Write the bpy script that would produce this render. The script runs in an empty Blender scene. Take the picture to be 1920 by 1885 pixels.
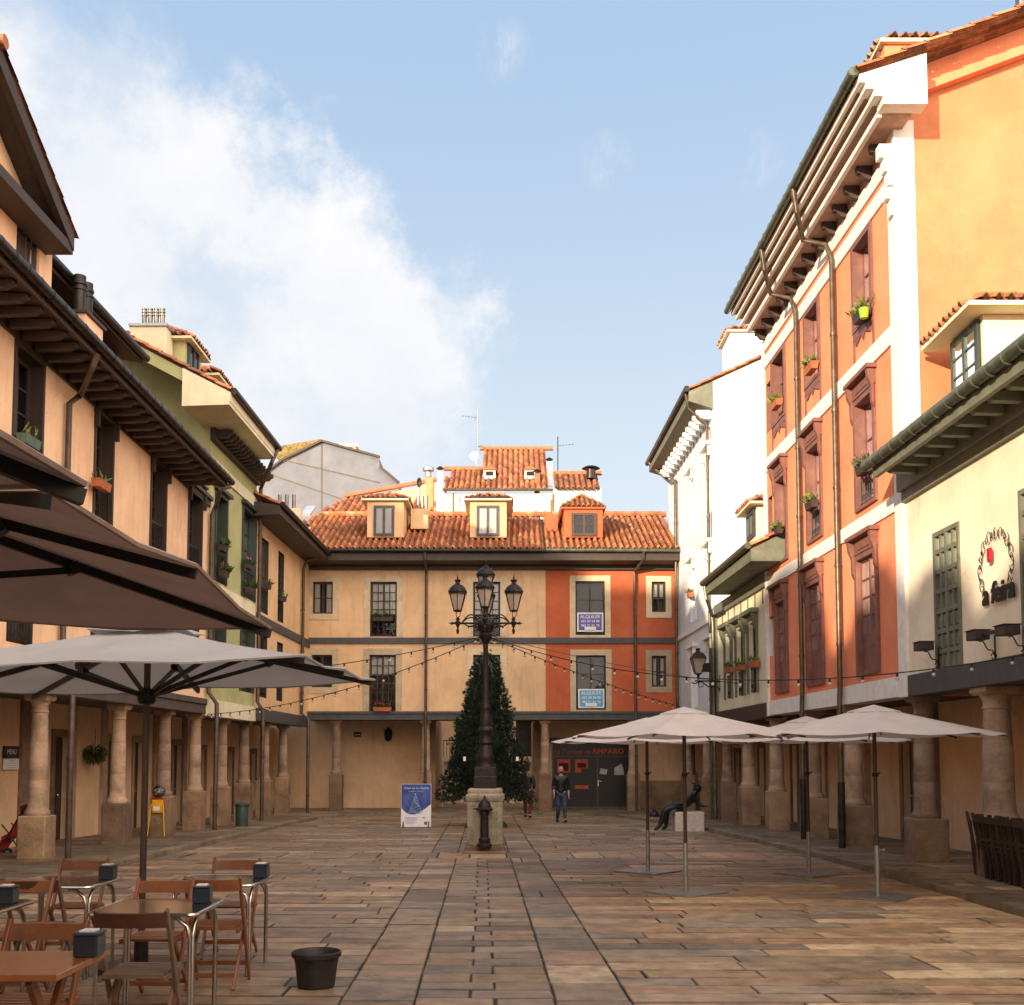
import bpy, bmesh, math, random
from mathutils import Vector, Matrix
random.seed(7)
S = bpy.context.scene
COL = S.collection
R = math.radians
# ------------------------------------------------------------------ camera
FPX, HY, CAMZ, SLOPE = 2050.0, 1417.0, 1.65, 0.0127
PT = math.atan(0.068)
CY = HY - FPX*math.tan(PT)
cam = bpy.data.objects.new('camera', bpy.data.cameras.new('camera')); COL.objects.link(cam)
cam.location = (0, 0, CAMZ); cam.rotation_euler = (math.pi/2 + PT, 0, 0)
cam.data.sensor_fit = 'HORIZONTAL'; cam.data.sensor_width = 36.0
cam.data.lens = FPX/1920*36.0; cam.data.shift_y = (CY - 942.5)/1920.0
cam.data.clip_end = 3000; cam.data.clip_start = 0.05
S.camera = cam
def ray(px, py):
    x = (px-960)/FPX; u = -(py-CY)/FPX
    return Vector((x, math.cos(PT)-u*math.sin(PT), math.sin(PT)+u*math.cos(PT)))
def G(px, py):                     # sight line meets the sloping ground
    d = ray(px, py); t = -CAMZ/(d.z + SLOPE*d.y)
    return Vector((d.x*t, d.y*t, CAMZ+d.z*t))
def gz(y): return -SLOPE*y
def atY(px, py, Y):
    d = ray(px, py); t = Y/d.y
    return Vector((d.x*t, Y, CAMZ+d.z*t))
# ------------------------------------------------------------------ mesh builder
W = {}
class MB:
    def __init__(s): s.v=[]; s.f=[]; s.m=[]; s.c=[]
    def face(s, pts, mi=0, c=None):
        b=len(s.v); s.v += [Vector(p) for p in pts]; s.f.append(list(range(b,b+len(pts)))); s.m.append(mi); s.c.append(c)
    def box(s, a, b, T=None, mi=0, c=None):
        T = T or (lambda x,y,z: Vector((x,y,z)))
        x0,y0,z0=a; x1,y1,z1=b; n=len(s.v)
        for z in (z0,z1):
            for (x,y) in ((x0,y0),(x1,y0),(x1,y1),(x0,y1)): s.v.append(T(x,y,z))
        for q in ((0,3,2,1),(4,5,6,7),(0,1,5,4),(1,2,6,5),(2,3,7,6),(3,0,4,7)):
            s.f.append([n+i for i in q]); s.m.append(mi); s.c.append(c)
    def prism(s, poly, ext, mi=0, c=None):      # poly world pts, ext vector
        ext=Vector(ext); n=len(s.v); k=len(poly)
        s.v += [Vector(p) for p in poly]+[Vector(p)+ext for p in poly]
        s.f.append([n+i for i in range(k)][::-1]); s.f.append([n+k+i for i in range(k)])
        for i in range(k):
            j=(i+1)%k; s.f.append([n+i,n+j,n+k+j,n+k+i])
        s.m += [mi]*(k+2); s.c += [c]*(k+2)
    def bar(s, p, q, w, h=None, mi=0, up=(0,0,1)):  # rectangular bar between points
        h = h or w; p=Vector(p); q=Vector(q); d=(q-p).normalized(); up=Vector(up)
        if abs(d.dot(up))>0.97: up=Vector((0,1,0))
        a=d.cross(up).normalized()*w/2; b=a.cross(d).normalized()*h/2
        n=len(s.v)
        for o in (p,q):
            for k in (-a-b, a-b, a+b, -a+b): s.v.append(o+k)
        for f in ((0,3,2,1),(4,5,6,7),(0,1,5,4),(1,2,6,5),(2,3,7,6),(3,0,4,7)):
            s.f.append([n+i for i in f]); s.m.append(mi); s.c.append(None)
    def tube(s, pts, r, n=8, mi=0, cap=True):
        pts=[Vector(p) for p in pts]; k=len(pts)
        rs = r if isinstance(r,(list,tuple)) else [r]*k
        base=len(s.v); ref=None
        for i,p in enumerate(pts):
            d=(pts[min(i+1,k-1)]-pts[max(i-1,0)]).normalized()
            if ref is None:
                ref = Vector((0,0,1)) if abs(d.z)<0.9 else Vector((1,0,0))
            a=(ref-d*ref.dot(d)).normalized(); ref=a; b=d.cross(a)
            for j in range(n):
                t=2*math.pi*j/n; s.v.append(p+(a*math.cos(t)+b*math.sin(t))*rs[i])
        for i in range(k-1):
            for j in range(n):
                j2=(j+1)%n; s.f.append([base+i*n+j, base+i*n+j2, base+(i+1)*n+j2, base+(i+1)*n+j]); s.m.append(mi); s.c.append(None)
        if cap:
            s.f.append([base+j for j in range(n)][::-1]); s.f.append([base+(k-1)*n+j for j in range(n)]); s.m+=[mi,mi]; s.c+=[None,None]
    def lathe(s, prof, o=(0,0,0), n=20, mi=0, sq=False, rot=0):
        o=Vector(o); base=len(s.v); k=len(prof)
        for (r,z) in prof:
            for j in range(n):
                t=2*math.pi*(j+.5)/n+rot; rr=max(r,1e-4)
                if sq: rr=rr/max(abs(math.cos(t)),abs(math.sin(t)))
                s.v.append(o+Vector((rr*math.cos(t), rr*math.sin(t), z)))
        for i in range(k-1):
            for j in range(n):
                j2=(j+1)%n; s.f.append([base+i*n+j, base+i*n+j2, base+(i+1)*n+j2, base+(i+1)*n+j]); s.m.append(mi); s.c.append(None)
        s.f.append([base+j for j in range(n)][::-1]); s.f.append([base+(k-1)*n+j for j in range(n)]); s.m+=[mi,mi]; s.c+=[None,None]
    def sph(s, o, r, n=12, mi=0, sx=1, sy=1, sz=1):
        o=Vector(o); pr=[(math.sin(math.pi*i/n), -math.cos(math.pi*i/n)) for i in range(n+1)]
        b=len(s.v); s.lathe([(r*a, r*z) for a,z in pr], (0,0,0), n+2, mi)
        for i in range(b,len(s.v)):
            q=s.v[i]; s.v[i]=Vector((q.x*sx,q.y*sy,q.z*sz))+o
    def build(s, name, mats, parent=None, smooth=False, label=None, origin=None, fix=True, bev=0):
        mats = mats if isinstance(mats,(list,tuple)) else [mats]
        if parent is not None: L=W[parent]
        elif origin is not None: L=Vector(origin)
        else:
            L=Vector((sum(p.x for p in s.v)/len(s.v), sum(p.y for p in s.v)/len(s.v), min(p.z for p in s.v)))
        me=bpy.data.meshes.new(name)
        me.from_pydata([p-L for p in s.v],[],s.f)
        for m in mats: me.materials.append(m)
        me.polygons.foreach_set('material_index', s.m)
        if any(c is not None for c in s.c):
            at=me.color_attributes.new('Col','FLOAT_COLOR','CORNER'); vals=[]
            for f,c in zip(s.f,s.c):
                c = c if c is not None else (1,1,1)
                vals += [c[0],c[1],c[2],1.0]*len(f)
            at.data.foreach_set('color', vals)
        if fix and len(s.f) < 20000:
            bm=bmesh.new(); bm.from_mesh(me)
            if bev:
                bmesh.ops.remove_doubles(bm, verts=bm.verts, dist=1e-5)
                es=[e for e in bm.edges if len(e.link_faces)==2 and e.calc_face_angle(0)>0.7]
                bmesh.ops.bevel(bm, geom=es, offset=bev, segments=1, affect='EDGES', clamp_overlap=True)
            bmesh.ops.recalc_face_normals(bm, faces=bm.faces); bm.to_mesh(me); bm.free()
        if smooth:
            me.polygons.foreach_set('use_smooth',[True]*len(me.polygons))
            try: me.set_sharp_from_angle(angle=R(38))
            except Exception: pass
        me.update()
        o=bpy.data.objects.new(name, me); COL.objects.link(o)
        if parent is not None: o.parent=parent
        else: o.location=L
        W[o]=L
        if label: o['label']=label
        return o
def tag(o, label, cat, group=None):
    o['label']=label; o['category']=cat
    if group: o['group']=group
    return o
def thing(name, label, cat, loc=(0,0,0), group=None):
    o=bpy.data.objects.new(name,None); COL.objects.link(o); o.location=loc; o.empty_display_size=.3
    W[o]=Vector(loc); return tag(o,label,cat,group)
def struct(o): o['kind']='structure'; return o
def copy_tree(o, parent=None):
    c=o.copy(); COL.objects.link(c)
    if parent is not None: c.parent=parent
    for ch in list(o.children): copy_tree(ch, c)
    return c
def dup(root, loc, rz=0, label=None, group=None):
    c=copy_tree(root); c.location=loc; c.rotation_euler=(0,0,rz)
    if label: c['label']=label
    if group: c['group']=group
    W[c]=Vector(loc); return c
def textpts(txt, size, shear=0, bold=0, space=1.0, align='CENTER'):
    cu=bpy.data.curves.new('t','FONT'); cu.body=txt; cu.size=size; cu.shear=shear; cu.offset=bold
    cu.align_x=align; cu.align_y='CENTER'; cu.space_character=space; cu.resolution_u=3
    ob=bpy.data.objects.new('t',cu); COL.objects.link(ob)
    bpy.context.view_layer.update()
    me=bpy.data.meshes.new_from_object(ob.evaluated_get(bpy.context.evaluated_depsgraph_get()))
    vs=[v.co.copy() for v in me.vertices]; fs=[list(p.vertices) for p in me.polygons]
    bpy.data.objects.remove(ob); bpy.data.meshes.remove(me); bpy.data.curves.remove(cu)
    return vs,fs
def add_text(mb, txt, size, fn, mi=0, **k):     # fn(x,y)->world
    vs,fs=textpts(txt,size,**k); b=len(mb.v)
    mb.v += [fn(v.x,v.y) for v in vs]
    for f in fs: mb.f.append([b+i for i in f]); mb.m.append(mi); mb.c.append(None)
# ------------------------------------------------------------------ materials
def newmat(name):
    m=bpy.data.materials.new(name); m.use_nodes=True
    nt=m.node_tree; return m, nt, nt.nodes, nt.links, nt.nodes['Principled BSDF']
def noise(N,L,co,scale,detail=4,rough=.6):
    n=N.new('ShaderNodeTexNoise'); n.inputs['Scale'].default_value=scale; n.inputs['Detail'].default_value=detail
    n.inputs['Roughness'].default_value=rough; L.new(co,n.inputs['Vector']); return n.outputs['Fac']
def ramp(N,L,fac,a,b,ca=(0,0,0,1),cb=(1,1,1,1)):
    r=N.new('ShaderNodeValToRGB'); r.color_ramp.elements[0].position=a; r.color_ramp.elements[1].position=b
    r.color_ramp.elements[0].color=ca; r.color_ramp.elements[1].color=cb; L.new(fac,r.inputs[0]); return r.outputs[0]
def mix(N,L,fac,a,b,mode='MIX'):
    n=N.new('ShaderNodeMix'); n.data_type='RGBA'; n.blend_type=mode
    for sock,val in ((n.inputs[0],fac),(n.inputs[6],a),(n.inputs[7],b)):
        if isinstance(val,(int,float)): sock.default_value=val
        elif isinstance(val,(tuple,list)): sock.default_value=(*val[:3],1)
        else: L.new(val,sock)
    return n.outputs[2]
def bump(N,L,h,strength,dist,bs,prev=None):
    b=N.new('ShaderNodeBump'); b.inputs['Strength'].default_value=strength; b.inputs['Distance'].default_value=dist
    L.new(h,b.inputs['Height'])
    if prev is not None: L.new(prev,b.inputs['Normal'])
    L.new(b.outputs[0],bs.inputs['Normal']); return b.outputs[0]
def mapped(N,L,sc,world=True):
    if world:
        g=N.new('ShaderNodeNewGeometry').outputs['Position']
    else: g=N.new('ShaderNodeTexCoord').outputs['Object']
    mp=N.new('ShaderNodeMapping'); mp.inputs['Scale'].default_value=sc; L.new(g,mp.inputs['Vector']); return mp.outputs[0]
def plain(name,c,rough=.7,metal=0,var=.15,scale=6,bmp=.1,spec=.4,coat=0):
    m,nt,N,L,b=newmat(name); co=mapped(N,L,(1,1,1),False)
    f=noise(N,L,co,scale,5)
    dark=tuple(x*(1-var*1.6) for x in c); lite=tuple(min(1,x*(1+var)) for x in c)
    L.new(mix(N,L,ramp(N,L,f,.3,.7),dark,lite),b.inputs['Base Color'])
    b.inputs['Roughness'].default_value=rough; b.inputs['Metallic'].default_value=metal
    b.inputs['Specular IOR Level'].default_value=spec; b.inputs['Coat Weight'].default_value=coat
    if bmp: bump(N,L,noise(N,L,co,scale*6,3),bmp,.01,b)
    return m
def plaster(name,c,dirt=.35,streak=.25,dc=(.18,.12,.08)):
    m,nt,N,L,b=newmat(name); co=mapped(N,L,(1,1,1))
    f=noise(N,L,co,.9,6,.65)
    col=mix(N,L,ramp(N,L,f,.3,.72),tuple(x*.8 for x in c),tuple(min(1,x*1.08) for x in c))
    st=noise(N,L,mapped(N,L,(3.0,3.0,.25)),2.2,5,.7)
    s2=ramp(N,L,st,.52,.8); mm=N.new('ShaderNodeMath'); mm.operation='MULTIPLY'; L.new(s2,mm.inputs[0]); mm.inputs[1].default_value=streak
    col=mix(N,L,mm.outputs[0],col,dc)
    fn=noise(N,L,co,14,4,.7); m2=N.new('ShaderNodeMath'); m2.operation='MULTIPLY'; L.new(ramp(N,L,fn,.55,.85),m2.inputs[0]); m2.inputs[1].default_value=dirt
    col=mix(N,L,m2.outputs[0],col,tuple(x*.6 for x in c))
    pt=ramp(N,L,noise(N,L,co,.38,7,.7),.50,.60); pm=N.new('ShaderNodeMath'); pm.operation='MULTIPLY'; L.new(pt,pm.inputs[0]); pm.inputs[1].default_value=.22
    col=mix(N,L,pm.outputs[0],col,tuple(min(1,x*1.25+.04) for x in c))
    vo=N.new('ShaderNodeTexVoronoi'); vo.feature='DISTANCE_TO_EDGE'; vo.inputs['Scale'].default_value=.55
    dn=N.new('ShaderNodeTexNoise'); dn.inputs['Scale'].default_value=1.7; dn.inputs['Detail'].default_value=6; L.new(co,dn.inputs['Vector'])
    vm=N.new('ShaderNodeMix'); vm.data_type='VECTOR'; vm.inputs[0].default_value=.35; L.new(co,vm.inputs[4]); L.new(dn.outputs['Color'],vm.inputs[5]); L.new(vm.outputs[1],vo.inputs['Vector'])
    ck=ramp(N,L,vo.outputs['Distance'],.0,.006,(1,1,1,1),(0,0,0,1)); cm=N.new('ShaderNodeMath'); cm.operation='MULTIPLY'; L.new(ck,cm.inputs[0]); L.new(ramp(N,L,noise(N,L,co,.8,3),.52,.62),cm.inputs[1])
    c3=N.new('ShaderNodeMath'); c3.operation='MULTIPLY'; L.new(cm.outputs[0],c3.inputs[0]); c3.inputs[1].default_value=.35
    col=mix(N,L,c3.outputs[0],col,tuple(x*.35 for x in c))
    L.new(col,b.inputs['Base Color']); b.inputs['Roughness'].default_value=.88; b.inputs['Specular IOR Level'].default_value=.2
    bp=bump(N,L,noise(N,L,co,40,3),.25,.01,b); bump(N,L,noise(N,L,co,2.5,3),.3,.03,b,bp)
    return m
def stone(name,c,c2,scale=2.5,dark=(.1,.075,.055)):
    m,nt,N,L,b=newmat(name); co=mapped(N,L,(1,1,1))
    col=mix(N,L,ramp(N,L,noise(N,L,co,scale,6,.65),.35,.68),c,c2)
    m2=N.new('ShaderNodeMath'); m2.operation='MULTIPLY'; m2.inputs[1].default_value=.78
    L.new(ramp(N,L,noise(N,L,co,scale*.55,7,.7),.48,.70),m2.inputs[0])
    col=mix(N,L,m2.outputs[0],col,dark)
    sp=ramp(N,L,noise(N,L,co,38,3,.7),.35,.75); col=mix(N,L,.14,col,sp,'OVERLAY')
    oi=N.new('ShaderNodeObjectInfo'); col=mix(N,L,1.0,col,ramp(N,L,oi.outputs['Random'],0,1,(.72,.68,.66,1),(1.30,1.25,1.16,1)),'MULTIPLY')
    sep=N.new('ShaderNodeSeparateXYZ'); L.new(N.new('ShaderNodeNewGeometry').outputs['Position'],sep.inputs[0])
    low=N.new('ShaderNodeMapRange'); low.inputs[1].default_value=-.55; low.inputs[2].default_value=.7; low.inputs[3].default_value=.45; low.inputs[4].default_value=0; L.new(sep.outputs['Z'],low.inputs[0])
    lm=N.new('ShaderNodeMath'); lm.operation='MULTIPLY'; L.new(low.outputs[0],lm.inputs[0]); L.new(ramp(N,L,noise(N,L,co,3.3,6,.7),.35,.6),lm.inputs[1])
    col=mix(N,L,lm.outputs[0],col,dark)
    L.new(col,b.inputs['Base Color']); b.inputs['Roughness'].default_value=.85; b.inputs['Specular IOR Level'].default_value=.25
    bp=bump(N,L,noise(N,L,co,22,5),.6,.02,b); bump(N,L,noise(N,L,co,4,5),.7,.05,b,bp)
    return m
def attrmat(name,rough=.8,moss=(.12,.13,.05),mossamt=.3,wet=False,bmp=.4,scale=9):
    m,nt,N,L,b=newmat(name); co=mapped(N,L,(1,1,1))
    a=N.new('ShaderNodeVertexColor'); a.layer_name='Col'
    f=noise(N,L,co,scale,6,.7)
    col=mix(N,L,.7,a.outputs['Color'],ramp(N,L,f,.3,.7,(.20,.19,.18,1),(.88,.87,.86,1)),'OVERLAY')
    mo=N.new('ShaderNodeMath'); mo.operation='MULTIPLY'; mo.inputs[1].default_value=mossamt
    L.new(ramp(N,L,noise(N,L,co,1.3,7,.75),.5,.75),mo.inputs[0])
    col=mix(N,L,mo.outputs[0],col,moss)
    sp=ramp(N,L,noise(N,L,co,scale*6,4,.8),.62,.8); s3=N.new('ShaderNodeMath'); s3.operation='MULTIPLY'; s3.inputs[1].default_value=.6; L.new(sp,s3.inputs[0])
    col=mix(N,L,s3.outputs[0],col,(.05,.04,.03))
    if wet:
        st=ramp(N,L,noise(N,L,mapped(N,L,(1,1.5,1)),1.1,8,.72),.60,.68); st2=N.new('ShaderNodeMath'); st2.operation='MULTIPLY'; L.new(st,st2.inputs[0]); L.new(ramp(N,L,noise(N,L,co,12,4,.7),.35,.7),st2.inputs[1])
        st3=N.new('ShaderNodeMath'); st3.operation='MULTIPLY'; L.new(st2.outputs[0],st3.inputs[0]); st3.inputs[1].default_value=.55; col=mix(N,L,st3.outputs[0],col,(.27,.27,.29))
        og=ramp(N,L,noise(N,L,mapped(N,L,(1,1.3,1)),.8,6,.7),.60,.70); o2=N.new('ShaderNodeMath'); o2.operation='MULTIPLY'; L.new(og,o2.inputs[0]); o2.inputs[1].default_value=.35; col=mix(N,L,o2.outputs[0],col,(.30,.16,.075))
        dk=ramp(N,L,noise(N,L,mapped(N,L,(1.3,1,1)),.5,7,.75),.50,.66); o3=N.new('ShaderNodeMath'); o3.operation='MULTIPLY'; L.new(dk,o3.inputs[0]); o3.inputs[1].default_value=.45; col=mix(N,L,o3.outputs[0],col,(.07,.055,.042))
    L.new(col,b.inputs['Base Color'])
    if wet:
        pud=ramp(N,L,noise(N,L,mapped(N,L,(1,1.6,1)),.55,5,.6),.38,.62)
        rr=N.new('ShaderNodeMapRange'); rr.inputs[3].default_value=.30; rr.inputs[4].default_value=.72; L.new(pud,rr.inputs[0])
        ad=N.new('ShaderNodeMath'); ad.operation='ADD'; L.new(rr.outputs[0],ad.inputs[0])
        mu=N.new('ShaderNodeMath'); mu.operation='MULTIPLY_ADD'; L.new(f,mu.inputs[0]); mu.inputs[1].default_value=.3; mu.inputs[2].default_value=-.15
        L.new(mu.outputs[0],ad.inputs[1]); L.new(ad.outputs[0],b.inputs['Roughness'])
    else: b.inputs['Roughness'].default_value=rough
    b.inputs['Specular IOR Level'].default_value=.4 if wet else .25
    bp=bump(N,L,noise(N,L,co,scale*4,5,.75),bmp*1.5,.014,b); bump(N,L,noise(N,L,co,scale*.8,4),bmp,.025,b,bp)
    return m
def glassmat(name,tint=(.02,.025,.03),tr=.82):
    m,nt,N,L,b=newmat(name); out=N['Material Output']
    g=N.new('ShaderNodeBsdfGlossy'); g.inputs['Roughness'].default_value=.03; g.inputs['Color'].default_value=(.9,.95,1,1)
    t=N.new('ShaderNodeBsdfTransparent'); t.inputs['Color'].default_value=(tr,tr,tr,1)
    fr=N.new('ShaderNodeFresnel'); fr.inputs['IOR'].default_value=1.42
    co=mapped(N,L,(1,1,1)); bp=N.new('ShaderNodeBump'); bp.inputs['Strength'].default_value=.25; bp.inputs['Distance'].default_value=.02
    L.new(noise(N,L,co,2.2,2),bp.inputs['Height']); L.new(bp.outputs[0],g.inputs['Normal'])
    ms=N.new('ShaderNodeMixShader'); ad=N.new('ShaderNodeMath'); ad.operation='ADD'; ad.inputs[1].default_value=0.0; ad.use_clamp=True
    L.new(fr.outputs[0],ad.inputs[0]); L.new(ad.outputs[0],ms.inputs[0]); L.new(t.outputs[0],ms.inputs[1]); L.new(g.outputs[0],ms.inputs[2])
    L.new(ms.outputs[0],out.inputs[0]); return m
def woodmat(name,c,rough=.5,sc=(1,1,12),var=.35,coat=0):
    m,nt,N,L,b=newmat(name); co=mapped(N,L,sc,False)
    f=noise(N,L,co,4,6,.7)
    L.new(mix(N,L,ramp(N,L,f,.3,.7),tuple(x*(1-var) for x in c),tuple(min(1,x*(1+var*.5)) for x in c)),b.inputs['Base Color'])
    b.inputs['Roughness'].default_value=rough; b.inputs['Coat Weight'].default_value=coat; b.inputs['Coat Roughness'].default_value=.25
    bump(N,L,f,.2,.01,b); return m
M={}
M['cream']=plaster('cream_plaster',(.70,.475,.285),streak=.42)
M['peach']=plaster('peach_plaster',(.92,.60,.38),streak=.36)
M['arc_wall']=plaster('arcade_plaster',(.74,.50,.31),streak=.35)
M['red']=plaster('red_plaster',(.50,.125,.055))
M['green']=plaster('green_plaster',(.44,.43,.21))
M['yellow']=plaster('yellow_plaster',(.72,.47,.26))
M['orange']=plaster('orange_plaster',(.86,.285,.145),streak=.12)
M['gable']=plaster('gable_plaster',(.62,.225,.108),streak=.12)
M['white']=plaster('white_plaster',(.84,.81,.74),streak=.15,dirt=.15)
M['whiteb']=plaster('blue_white_plaster',(.72,.74,.76),streak=.15,dirt=.15)
M['offwhite']=plaster('offwhite_plaster',(.82,.72,.54),streak=.14,dirt=.12)
M['palegreen']=plaster('pale_green_plaster',(.76,.69,.48),streak=.15)
M['greyc']=plaster('grey_concrete',(.185,.19,.215),streak=.5,dc=(.2,.18,.17))
M['trimw']=plain('white_trim',(.80,.76,.70),.7,var=.08)
M['surround']=stone('stone_surround',(.50,.42,.30),(.58,.50,.37),3,(.35,.28,.2))
M['colstone']=stone('column_stone',(.31,.215,.155),(.43,.31,.225),2.2)
M['plinth']=stone('plinth_stone',(.25,.16,.10),(.34,.24,.165),1.8,(.08,.06,.05))
M['palestone']=stone('pale_stone',(.48,.40,.30),(.56,.48,.36),4)
M['granite']=stone('pedestal_granite',(.26,.235,.19),(.35,.315,.26),6,(.09,.085,.05))
M['kerb']=stone('kerb_stone',(.20,.165,.13),(.30,.24,.18),2,(.08,.08,.04))
M['darkwood']=woodmat('dark_wood',(.045,.028,.02),.6,(1,1,1))
M['brownwood']=woodmat('brown_wood',(.065,.040,.029),.65,(1,1,1))
M['greywood']=woodmat('weathered_beam',(.085,.065,.058),.75,(1,1,1))
M['bluebeam']=woodmat('slate_beam',(.06,.062,.068),.6,(1,1,1))
M['greenwood']=woodmat('green_grey_wood',(.16,.165,.115),.6,(1,1,1))
M['dkgreen']=woodmat('dark_green_wood',(.03,.045,.035),.5,(1,1,1))
M['maroon']=woodmat('maroon_wood',(.22,.088,.066),.55,(1,1,1))
M['soffit']=plain('brown_soffit',(.46,.29,.215),.8)
M['metalpipe']=plain('painted_pipe',(.09,.06,.045),.45,.3,var=.3)
M['pipeg']=plain('green_brown_pipe',(.115,.085,.055),.4,.4,var=.3)
M['gutter']=plain('dark_gutter',(.035,.03,.027),.4,.5,var=.3)
M['gutterg']=plain('green_gutter',(.12,.13,.09),.4,.5,var=.3)
M['iron']=plain('cast_iron',(.022,.017,.016),.5,.4,var=.4,scale=20,bmp=.3)
M['blackmetal']=plain('black_metal',(.012,.012,.013),.45,.2)
M['steel']=plain('brushed_steel',(.55,.53,.50),.22,1,var=.1,bmp=.03)
M['steeltop']=plain('table_steel',(.50,.47,.44),.16,1,var=.12,scale=3,bmp=.02)
M['zinc']=plain('zinc',(.35,.35,.35),.45,.8)
M['flue']=plain('metal_flue',(.22,.20,.17),.35,.9)
M['lampglass']=plain('frosted_lamp_glass',(.50,.40,.34),.35,var=.08,bmp=0)
M['lampglass'].node_tree.nodes['Principled BSDF'].inputs['Transmission Weight'].default_value=.25
M['pane']=glassmat('window_glass')
M['interior']=plain('dark_interior',(.02,.017,.015),.9)
M['curtain']=woodmat('curtain_cloth',(.62,.60,.56),.9,(16,16,.3),.25)
M['tile']=attrmat('clay_tiles',.85,(.10,.10,.05),.35)
M['paving']=attrmat('stone_paving',.6,(.10,.10,.035),.35,wet=True,bmp=.35,scale=5)
M['joint']=plain('joint_earth',(.022,.018,.013),.95)
M['asph']=plain('old_stone_floor',(.13,.105,.085),.8,scale=2)
M['canvasw']=plain('white_canvas',(.62,.54,.50),.9,var=.06,scale=3)
M['canvasg']=plain('grey_white_canvas',(.40,.385,.38),.85,var=.06,scale=2)
M['canvasb']=plain('brown_canvas',(.35,.255,.225),.9,var=.12,scale=2)
for k in ('canvasw','canvasg','canvasb'):
    nt=M[k].node_tree; N=nt.nodes; L=nt.links; b=N['Principled BSDF']; out=N['Material Output']
    tr=N.new('ShaderNodeBsdfTranslucent'); ms=N.new('ShaderNodeMixShader'); ms.inputs[0].default_value=.22 if k!='canvasb' else .08
    L.new(b.inputs['Base Color'].links[0].from_socket,tr.inputs['Color']); L.new(b.outputs[0],ms.inputs[1]); L.new(tr.outputs[0],ms.inputs[2]); L.new(ms.outputs[0],out.inputs[0])
    co=mapped(N,L,(1,1,1),False); bump(N,L,noise(N,L,co,2.6,4,.55),.55,.06,b)
M['chairwood']=woodmat('orange_chair_wood',(.21,.072,.028),.38,(2,2,2),.4,.3)
M['chairdark']=woodmat('dark_chair_wood',(.085,.032,.018),.45,(2,2,2),.4,.2)
M['chairgrey']=woodmat('worn_chair_wood',(.17,.11,.075),.55,(2,2,2),.4)
M['tablewood']=woodmat('varnished_table_wood',(.30,.105,.038),.22,(1,6,1),.25,.6)
M['navy']=plain('navy_plastic',(.016,.024,.04),.35)
M['bluegrey']=plain('blue_grey_plastic',(.05,.068,.085),.35)
M['bucket']=plain('dark_bucket',(.022,.018,.016),.55,var=.4)
M['soil']=plain('soil',(.03,.02,.014),.95)
M['leaf']=plain('leaf_green',(.045,.09,.022),.6,var=.5,scale=12,bmp=0)
M['leafy']=plain('leaf_yellow_green',(.13,.16,.03),.6,var=.5,scale=12,bmp=0)
M['conifer']=plain('conifer_needles',(.009,.022,.011),.6,var=.6,scale=9,bmp=0)
M['conifer2']=plain('conifer_light',(.016,.036,.017),.6,var=.6,scale=9,bmp=0)
M['bark']=plain('bark',(.06,.04,.03),.9)
M['terracotta']=plain('terracotta',(.42,.13,.055),.75)
M['flowerred']=plain('red_petals',(.55,.02,.02),.6,bmp=0)
M['flowerpink']=plain('pink_petals',(.6,.08,.35),.6,bmp=0)
M['lime']=plain('lime_pot',(.30,.62,.03),.5)
M['greenbox']=plain('green_planter',(.07,.13,.10),.5)
M['bin']=plain('green_bin',(.035,.07,.055),.4)
M['yellowp']=plain('yellow_plastic',(.75,.36,.02),.35)
M['redcloth']=plain('red_cloth',(.28,.015,.012),.8)
M['pinkcloth']=plain('pink_cloth',(.45,.02,.06),.8)
M['rubber']=plain('rubber',(.02,.02,.02),.8)
M['bulb']=plain('opal_bulb',(.46,.44,.42),.15,bmp=0)
M['posterblue']=plain('poster_blue',(.05,.09,.32),.35,var=.5,scale=2.5,bmp=0)
M['posterlite']=plain('poster_light_blue',(.35,.52,.85),.4,bmp=0)
M['paper']=plain('white_paper',(.75,.75,.78),.6,var=.04,bmp=0)
M['papert']=plain('paper_text_grey',(.35,.33,.38),.6,bmp=0)
M['indigo']=plain('indigo_banner',(.12,.10,.38),.5,bmp=0)
M['cyan']=plain('cyan_banner',(.09,.38,.62),.5,bmp=0)
M['orangesign']=plain('orange_paint',(.55,.10,.02),.5,bmp=0)
M['door']=plain('black_door_paint',(.017,.016,.018),.4,bmp=.02)
M['skin']=plain('skin',(.48,.27,.19),.55,var=.08,bmp=0)
M['jacket']=plain('black_leather',(.012,.012,.014),.4)
M['jeans']=plain('blue_denim',(.035,.055,.10),.85,var=.35,scale=9)
M['shoe']=plain('black_shoe',(.012,.012,.012),.4)
M['trred']=plain('maroon_trousers',(.10,.015,.018),.85)
M['bronze']=plain('dark_bronze',(.03,.032,.036),.4,.6,var=.4,scale=14)
M['whitestone']=stone('white_stone_block',(.48,.43,.42),(.60,.56,.54),9,(.36,.32,.31))
M['polewood']=woodmat('dark_pole_wood',(.055,.028,.02),.45,(2,2,2),.3,.2)
M['polegrey']=plain('grey_metal_pole',(.33,.32,.30),.4,.6)
M['signblk']=plain('black_sign',(.018,.018,.02),.5,bmp=0)
M['whitesolid']=plain('white_paint',(.8,.8,.78),.5,bmp=0)
M['redenamel']=plain('red_enamel',(.35,.01,.03),.3,bmp=0)
M['mossroof']=plain('mossy_roof',(.22,.16,.06),.95,var=.4)
M['skylight']=plain('skylight_glass',(.35,.38,.42),.12,bmp=0)
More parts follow.
